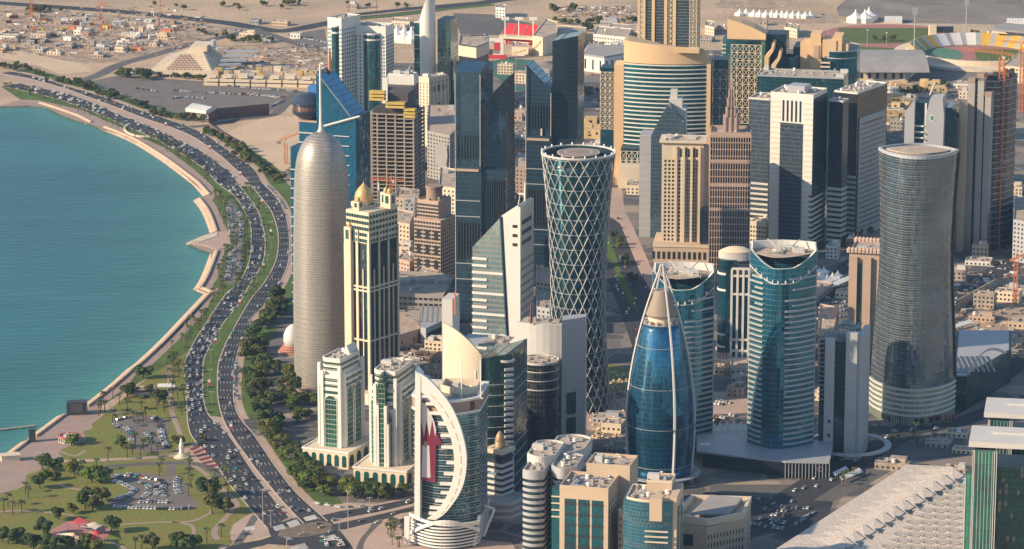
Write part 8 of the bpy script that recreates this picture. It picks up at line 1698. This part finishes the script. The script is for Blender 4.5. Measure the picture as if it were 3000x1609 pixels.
for k in range(420):
    x, y = rg.choice([(rg.uniform(1790, 1860), rg.uniform(1090, 1200)), (rg.uniform(1730, 1850), rg.uniform(1200, 1290))]); P = G(x, y); s_ = rg.uniform(.5, 1.8); mb.cyl(P.x, P.y, s_, s_*.5, 0, s_*.8, 5)
tag(mb.build('garden_rocks', M['sand_light']), kind='stuff', label='pale landscape rocks on the slope beside the lattice tower')
# ================================================================ vehicles
rg = random.Random(31)
def car_mesh(kind, paint):
    mb = MB(); L2, Wd, hb, ht = {'saloon': (2.3, .9, .95, 1.42), 'estate': (2.35, .98, 1.1, 1.78), 'van': (2.6, 1.0, 1.2, 2.1)}[kind]
    pr = {'saloon': [(-L2, .35), (-L2, .85), (-L2+.5, hb), (L2-1.2, hb), (L2-.1, .78), (L2, .35)], 'estate': [(-L2, .4), (-L2, 1.0), (-L2+.2, hb), (L2-1.1, hb), (L2-.1, .95), (L2, .4)], 'van': [(-L2, .4), (-L2, 1.2), (-L2+.1, hb), (L2-.6, hb), (L2-.1, 1.0), (L2, .4)]}[kind]
    n = len(pr); mb.loft([[(x, -Wd, z) for x, z in pr], [(x, Wd, z) for x, z in pr]]); mb.cur = 0
    mb.f = [f[::-1] for f in mb.f]
    cb = {'saloon': (-1.55, -1.0, .55, 1.25), 'estate': (-2.2, -1.9, .5, 1.2), 'van': (-2.5, -2.4, 1.3, 2.0)}[kind]
    # roof (painted)
    mb.box(cb[1]+.05, cb[2]-.02, -Wd*.78, Wd*.78, ht-.06, ht)
    mb.cur = 1
    for sx_ in (-L2*.6, L2*.6):
        for sy_ in (-Wd, Wd-.2): mb.add([(sx_+.34*math.cos(6.283*k/6), sy_, .34+.34*math.sin(6.283*k/6)) for k in range(6)]+[(sx_+.34*math.cos(6.283*k/6), sy_+.22, .34+.34*math.sin(6.283*k/6)) for k in range(6)], [tuple(range(6)), tuple(range(6, 12))[::-1]]+[(k, (k+1) % 6, 6+(k+1) % 6, 6+k) for k in range(6)])
    body = mb.mesh(kind+'_body', [paint, M['darkmetal']])
    g = MB(); g.add([(cb[0], -Wd*.92, hb-.02), (cb[3], -Wd*.92, hb-.02), (cb[3], Wd*.92, hb-.02), (cb[0], Wd*.92, hb-.02), (cb[1], -Wd*.76, ht-.05), (cb[2], -Wd*.76, ht-.05), (cb[2], Wd*.76, ht-.05), (cb[1], Wd*.76, ht-.05)], [(4,5,6,7), (0,1,5,4), (1,2,6,5), (2,3,7,6), (3,0,4,7)])
    return body, g.mesh(kind+'_cabin', M['window']), mb, g
def paint(n, c): 
    m, t, b = nodes(n); b.inputs['Base Color'].default_value = (*c, 1); b.inputs['Roughness'].default_value = .3; b.inputs['Coat Weight'].default_value = .4; return m
PNT = {'white': paint('white_paint', (.78,.76,.73)), 'silver': paint('silver_paint', (.40,.40,.41)), 'black': paint('black_paint', (.02,.02,.024)), 'grey': paint('grey_paint', (.15,.155,.165)), 'red': paint('red_paint', (.30,.02,.025)), 'turquoise': paint('turquoise_paint', (.03,.38,.34)), 'blue': paint('blue_paint', (.03,.06,.16)), 'beige': paint('beige_paint', (.45,.36,.26)), 'orange': paint('orange_paint', (.60,.20,.04))}
CM = {}
def cm(kind, col):
    if (kind, col) not in CM: CM[(kind, col)] = car_mesh(kind, PNT[col])
    return CM[(kind, col)]
CARS = []
def put(P, hd, where, z=.14, park=False):
    P = Vector((P[0], P[1]))
    if any((P-q[0]).length < 4.2 if abs(P.y-q[0].y) < 5 else False for q in CARS[-60:]) and not park: return
    if not vis(P, 1.2, 10): return
    kind = rg.choices(['saloon', 'estate', 'van'], [5, 5, .8])[0]; col = rg.choices(list(PNT), [11, 4, 2.4, 2.4, .7, .5, .7, .7, .15])[0]; CARS.append((P, hd, kind, col, where, z))
def on_lanes(road, i0, i1, n, rev, where, jam=0):
    a, b_ = ROADS[road]
    for k in range(n):
        i = rg.uniform(i0, i1); j = int(i); f = i-j; ln = rg.choice([.1, .3, .5, .7, .9]); p = a[j].lerp(a[j+1], f).lerp(b_[j].lerp(b_[j+1], f), ln); d = (a[j+1]-a[j]).normalized()
        if any((p-q[0]).length < 5.0 for q in CARS): continue
        put(p, math.atan2(d.y, d.x)+(math.pi if rev else 0)+rg.uniform(-.02, .02), where)
iy = lambda rd, x, y: min(range(NR-1), key=lambda i: (ROADS[rd][0][i].lerp(ROADS[rd][1][i], .5)-G(x, y).xy).length)
on_lanes('A', 2, iy('A', 520, 440), 150, False, 'on the far stretch of the seaward carriageway')
on_lanes('A', iy('A', 520, 440), iy('A', 750, 700), 70, False, 'on the upper bend of the seaward carriageway')
on_lanes('A', iy('A', 750, 700), iy('A', 620, 960), 42, False, 'on the middle bend of the seaward carriageway')
on_lanes('A', iy('A', 620, 960), iy('A', 580, 1200), 120, False, 'queueing on the palm-shaded seaward carriageway')
on_lanes('A', iy('A', 580, 1200), NR-8, 24, False, 'approaching the junction on the seaward carriageway')
on_lanes('A', NR-22, NR-3, 20, False, 'waiting at the stop line before the junction')
on_lanes('B', 2, iy('B', 690, 500), 40, True, 'on the far inland carriageway'); on_lanes('B', iy('B', 690, 500), iy('B', 700, 960), 22, True, 'on the middle of the inland carriageway'); on_lanes('B', iy('B', 700, 960), NR-3, 40, True, 'on the lower inland carriageway')
def row(px, n, hd, where, jit=.25, fill=.85, wd=2.7):
    ln = smooth_line(W2(px), 6); d = [0]
    for i in range(1, len(ln)): d.append(d[-1]+(ln[i]-ln[i-1]).length)
    n = int(d[-1]/wd); j = 0
    for k in range(n):
        s_ = d[-1]*(k+.5)/n
        while j < len(d)-2 and d[j+1] < s_: j += 1
        p = ln[j].lerp(ln[j+1], (s_-d[j])/max(1e-6, d[j+1]-d[j])); t_ = (ln[j+1]-ln[j]).normalized(); a = math.atan2(t_.y, t_.x)
        if rg.random() < fill: put(p, (a+math.pi/2 if hd is None else a if hd == 'par' else R(hd))+rg.uniform(-.05, .05)+(math.pi if rg.random() < .3 else 0), where, park=True)
w1_ = 'parked in the upper park car park'; w2_ = 'parked in the lower park car park'
row(z7([(880,415),(930,400),(985,392)]), 8, 60, w1_); row(z7([(865,440),(900,465),(960,480),(985,520),(990,570)]), 14, 10, w1_, fill=.95); row(z7([(1100,500),(1115,540),(1120,590)]), 6, 5, w1_); row(z7([(1200,440),(1215,500),(1230,560),(1260,620)]), 12, 10, w1_, fill=.9); row(z7([(1150,395),(1230,425)]), 5, 60, w1_)
row(z7([(870,845),(950,830),(1050,840),(1120,855),(1220,870)]), 14, 60, w2_, fill=.95); row(z7([(860,870),(930,900),(1000,930),(1010,950),(960,985),(880,1010)]), 20, 20, w2_, fill=.95); row(z7([(1050,885),(1110,900),(1120,950),(1090,990),(1050,1010)]), 12, 10, w2_, fill=.9); row(z7([(1240,890),(1220,950),(1240,1000)]), 8, 5, w2_, fill=.95)
row(z7([(1040,1032),(1150,1030),(1270,1035)]), 14, 80, w2_, fill=.95); row(z7([(850,1065),(1000,1075),(1200,1082),(1330,1085),(1440,1075)]), 26, 80, w2_, fill=.95); row(z7([(1340,840),(1330,910),(1350,970)]), 9, 15, w2_, fill=.9); row(z7([(1190,900),(1180,950),(1200,1000)]), 8, 5, w2_)
w3_ = 'parked in the palm-lined seaside car park'; row(z4([(1725,180),(1740,320),(1750,460),(1735,600),(1715,740)]), 40, 10, w3_, fill=.8, wd=3.2); row(z4([(1800,200),(1825,320),(1815,470),(1825,560),(1790,700)]), 40, 10, w3_, fill=.7, wd=3.2); row(z4([(1765,300),(1775,450),(1770,600)]), 16, 10, w3_, fill=.4)
w4_ = 'parked along the inland kerb of the shore road'; row(z4([(2010,20),(2090,110),(2150,200)]), 12, 'par', w4_, fill=.9, wd=5.6); row(z4([(2120,740),(2060,840),(2000,920)]), 12, 'par', w4_, fill=.85, wd=5.6); row(z7([(1775,0),(1765,130),(1770,210),(1790,260)]), 12, 'par', w4_, fill=.95, wd=5.6)
w5_ = 'parked on the sandy car park behind the marquee'
row(z1([(1030,672),(1180,692)]), 6, 80, w5_, fill=.6); row(z1([(1310,685),(1550,705)]), 18, 80, w5_); row(z1([(1560,700),(1800,715),(2150,735)]), 30, 80, w5_, fill=.8); row(z1([(1700,645),(1900,668),(2240,692)]), 36, 80, w5_, fill=.85); row(z1([(1290,750),(1400,735),(1540,745)]), 10, 80, w5_); row(z1([(1820,705),(2000,722),(2130,750)]), 20, 80, w5_); row(z1([(1850,850),(1980,840),(2060,800),(2140,760)]), 20, 40, w5_, fill=.9); row(z1([(1650,880),(1830,862),(1990,850)]), 16, 80, w5_, fill=.9)
w6_ = 'parked beside the far highway'; row(z1([(1010,150),(1300,170),(1600,210)]), 40, 80, w6_, fill=.9); row(z1([(1640,225),(1850,235)]), 14, 80, w6_, fill=.95); row(z1([(2200,280),(2400,310),(2470,330)]), 20, 70, w6_, fill=.95); row(z1([(2250,330),(2450,370)]), 12, 70, w6_, fill=.9)
def scat(px, n, hd, where, z=.14):
    ln = smooth_line(W2(px), 6)
    for k in range(n):
        i = rg.uniform(0, len(ln)-1.01); j = int(i); p = ln[j].lerp(ln[j+1], i-j); t_ = (ln[j+1]-ln[j]).normalized(); o = rg.choice([-6.5, -3.2, 3.2, 6.5]); p = p+Vector((-t_.y, t_.x))*o
        if any((p-q[0]).length < 5 for q in CARS): continue
        put(p, math.atan2(t_.y, t_.x)+(0 if o < 0 else math.pi), where, z)
scat([(1760,690),(1810,800),(1850,900),(1890,1010)], 26, 0, 'on the near side of the hedged boulevard'); scat([(1790,640),(1830,740),(1880,840),(1920,920)], 8, 0, 'on the far side of the hedged boulevard')
scat(zi([(1230,600),(1600,520),(2000,440),(2500,320)]), 12, 0, 'on the upper lanes of the cross street'); scat(zi([(1400,690),(1900,590),(2500,450)]), 8, 0, 'on the lower lanes of the cross street'); scat(zi([(900,780),(1200,760),(1350,790)]), 5, 0, 'crossing the junction')
row(zi([(1330,830),(1400,830),(1420,880)]), 4, 110, 'queueing below the junction'); row(zi([(1480,800),(1560,810),(1600,860),(1620,900)]), 8, 110, 'queueing below the junction', fill=1); row(zi([(1540,850),(1580,900)]), 4, 110, 'queueing below the junction', fill=1)
scat([(2330,1090),(2360,960),(2420,850),(2520,760),(2640,700)], 26, 0, 'on the shaded diagonal street'); scat([(2100,1600),(2260,1500),(2420,1400),(2560,1310),(2700,1240),(2850,1150)], 26, 0, 'on the lower right boulevard'); scat([(2060,1230),(2240,1240),(2400,1225),(2520,1248),(2640,1262),(2800,1240)], 22, 0, 'on the street before the waisted tower'); scat([(2760,990),(2820,880),(2900,810),(3000,750)], 18, 0, 'on the street beside the excavation')
for (x0, y0, x1, y1) in ((290,1000,680,1010),(350,1035,640,1045),(640,1095,800,1100),(660,1130,840,1130),(570,1160,800,1165),(660,1190,780,1190),(470,1195,600,1205),(610,1215,770,1235),(700,1070,960,1080),(900,1160,1000,1110),(850,1200,930,1160)): row(z9([(x0, y0), (x1, y1)]), 20, 65, 'parked in the shaded lot near the exhibition hall', fill=.8)
for (x0, y0, x1, y1) in ((225,260,370,285),(240,290,340,300),(225,385,330,400),(225,415,300,430),(350,370,400,385)): row(z9([(x0, y0), (x1, y1)]), 10, 60, 'parked between the two curved teal towers', fill=.9)
for (x0, y0, x1, y1) in ((1000,920,1260,900),(1000,950,1270,930),(1000,990,1270,960),(1010,1030,1250,1010),(1370,95,1415,95),(1370,130,1415,135)): row((z6 if x0 < 1300 else z9)([(x0, y0), (x1, y1)]), 10, 60, 'parked in the dim lot left of the waisted tower', fill=.85)
for (x0, y0, x1, y1) in ((420,1120,760,1160),(680,1170,800,1150),(430,1160,560,1200)): row(z5([(x0, y0), (x1, y1)]), 10, 50, 'parked behind the golden-domed twin tower', fill=.7)
row(zi([(1560,60),(1720,100),(1860,180)]), 5, 20, 'parked before the white arched towers', fill=.8); row(zi([(1250,370),(1400,400),(1600,430),(1900,410)]), 8, 'par', 'turning past the tree-lined corner', wd=9); row(zi([(2150,660),(2250,600),(2350,560)]), 6, 30, 'parked beside the crescent tower podium', fill=.9); row(zi([(2250,780),(2320,740),(2400,720)]), 4, 30, 'parked beside the crescent tower podium')
for x0, x1, y0, y1, n_, wh in ((20, 540, 45, 160, 110, 'standing in the distant construction yard'), (1170, 1340, 560, 1080, 60, 'standing between the low blocks behind the domed twin tower'), (1340, 1560, 560, 1000, 30, 'standing between the dark crystal towers'), (2400, 2560, 600, 1000, 60, 'standing in the dim streets left of the waisted tower'), (2640, 2880, 240, 420, 70, 'standing among the far villas'), (2780, 3000, 560, 1000, 90, 'standing around the excavation'), (1200, 1340, 60, 280, 40, 'standing beyond the pale towers'), (1510, 1600, 250, 480, 30, 'standing beyond the dark crystal towers'), (2100, 2460, 0, 60, 10, 'standing on the far sand'), (1640, 1860, 100, 330, 40, 'standing by the low white buildings')):
    for k in range(n_): put(G(rg.uniform(x0, x1), rg.uniform(y0, y1)).xy, rg.choice([R(-14), R(76)])+rg.uniform(-.1, .1), wh)
CARS.sort(key=lambda c: c[0].y)
for i, (P, hd, kind, col, where, z) in enumerate(CARS[:300]):
    body, cab, *_ = cm(kind, col); o = inst('car', body, None, (P.x, P.y, z), hd)
    tag(o, f'{col} {dict(saloon="saloon car", estate="high estate car", van="van")[kind]} {where}', 'van' if kind == 'van' else 'car', 'cars '+where); inst('cabin_glass', cab, o)
far = {}
for (P, hd, kind, col, where, z) in CARS[300:]: far.setdefault(0, []).append((P, hd, kind, col, z))
if CARS[300:]:
    mb = MB(); keys = list(PNT)
    for P, hd, kind, col, z in far[0]:
        _, _, m0, g0 = cm(kind, col); ca, sa = math.cos(hd), math.sin(hd)
        for src, isg in ((m0, 0), (g0, 1)):
            n = len(mb.v); mb.v += [(P.x+x*ca-y*sa, P.y+x*sa+y*ca, z+zz_) for x, y, zz_ in src.v]; mb.f += [tuple(i+n for i in f) for f in src.f]; mb.m += [len(keys) if isg or (not isg and mi == 1) else keys.index(col) for mi in (src.m if not isg else [0]*len(src.f))]
    tag(mb.build('distant_cars', [PNT[k] for k in keys]+[M['window']]), kind='stuff', label='the many smaller cars on the far roads and car parks')
# ================================================================ labels: look-alikes are told apart by their order across the view
def scrx(o):
    p = o.matrix_world.translation; zc = p.y*CP-(p.z-H)*SP; return p.x/zc
bpy.context.view_layer.update()
DL = {}
for o in sc.objects:
    if o.parent is None and o.get('category'): DL.setdefault(o['label'], []).append(o)
WORD = 'first second third fourth fifth sixth seventh eighth ninth tenth eleventh twelfth'.split()
for lb, os_ in DL.items():
    if len(os_) < 2: continue
    os_.sort(key=scrx)
    for i, o in enumerate(os_):
        n = i+1; od = WORD[i] if i < 12 else f'{n}{"th" if 10 <= n % 100 <= 20 else {1: "st", 2: "nd", 3: "rd"}.get(n % 10, "th")}'
        o['label'] = f'{lb}, {"leftmost" if i == 0 else "rightmost" if i == len(os_)-1 else od+" from left"}'
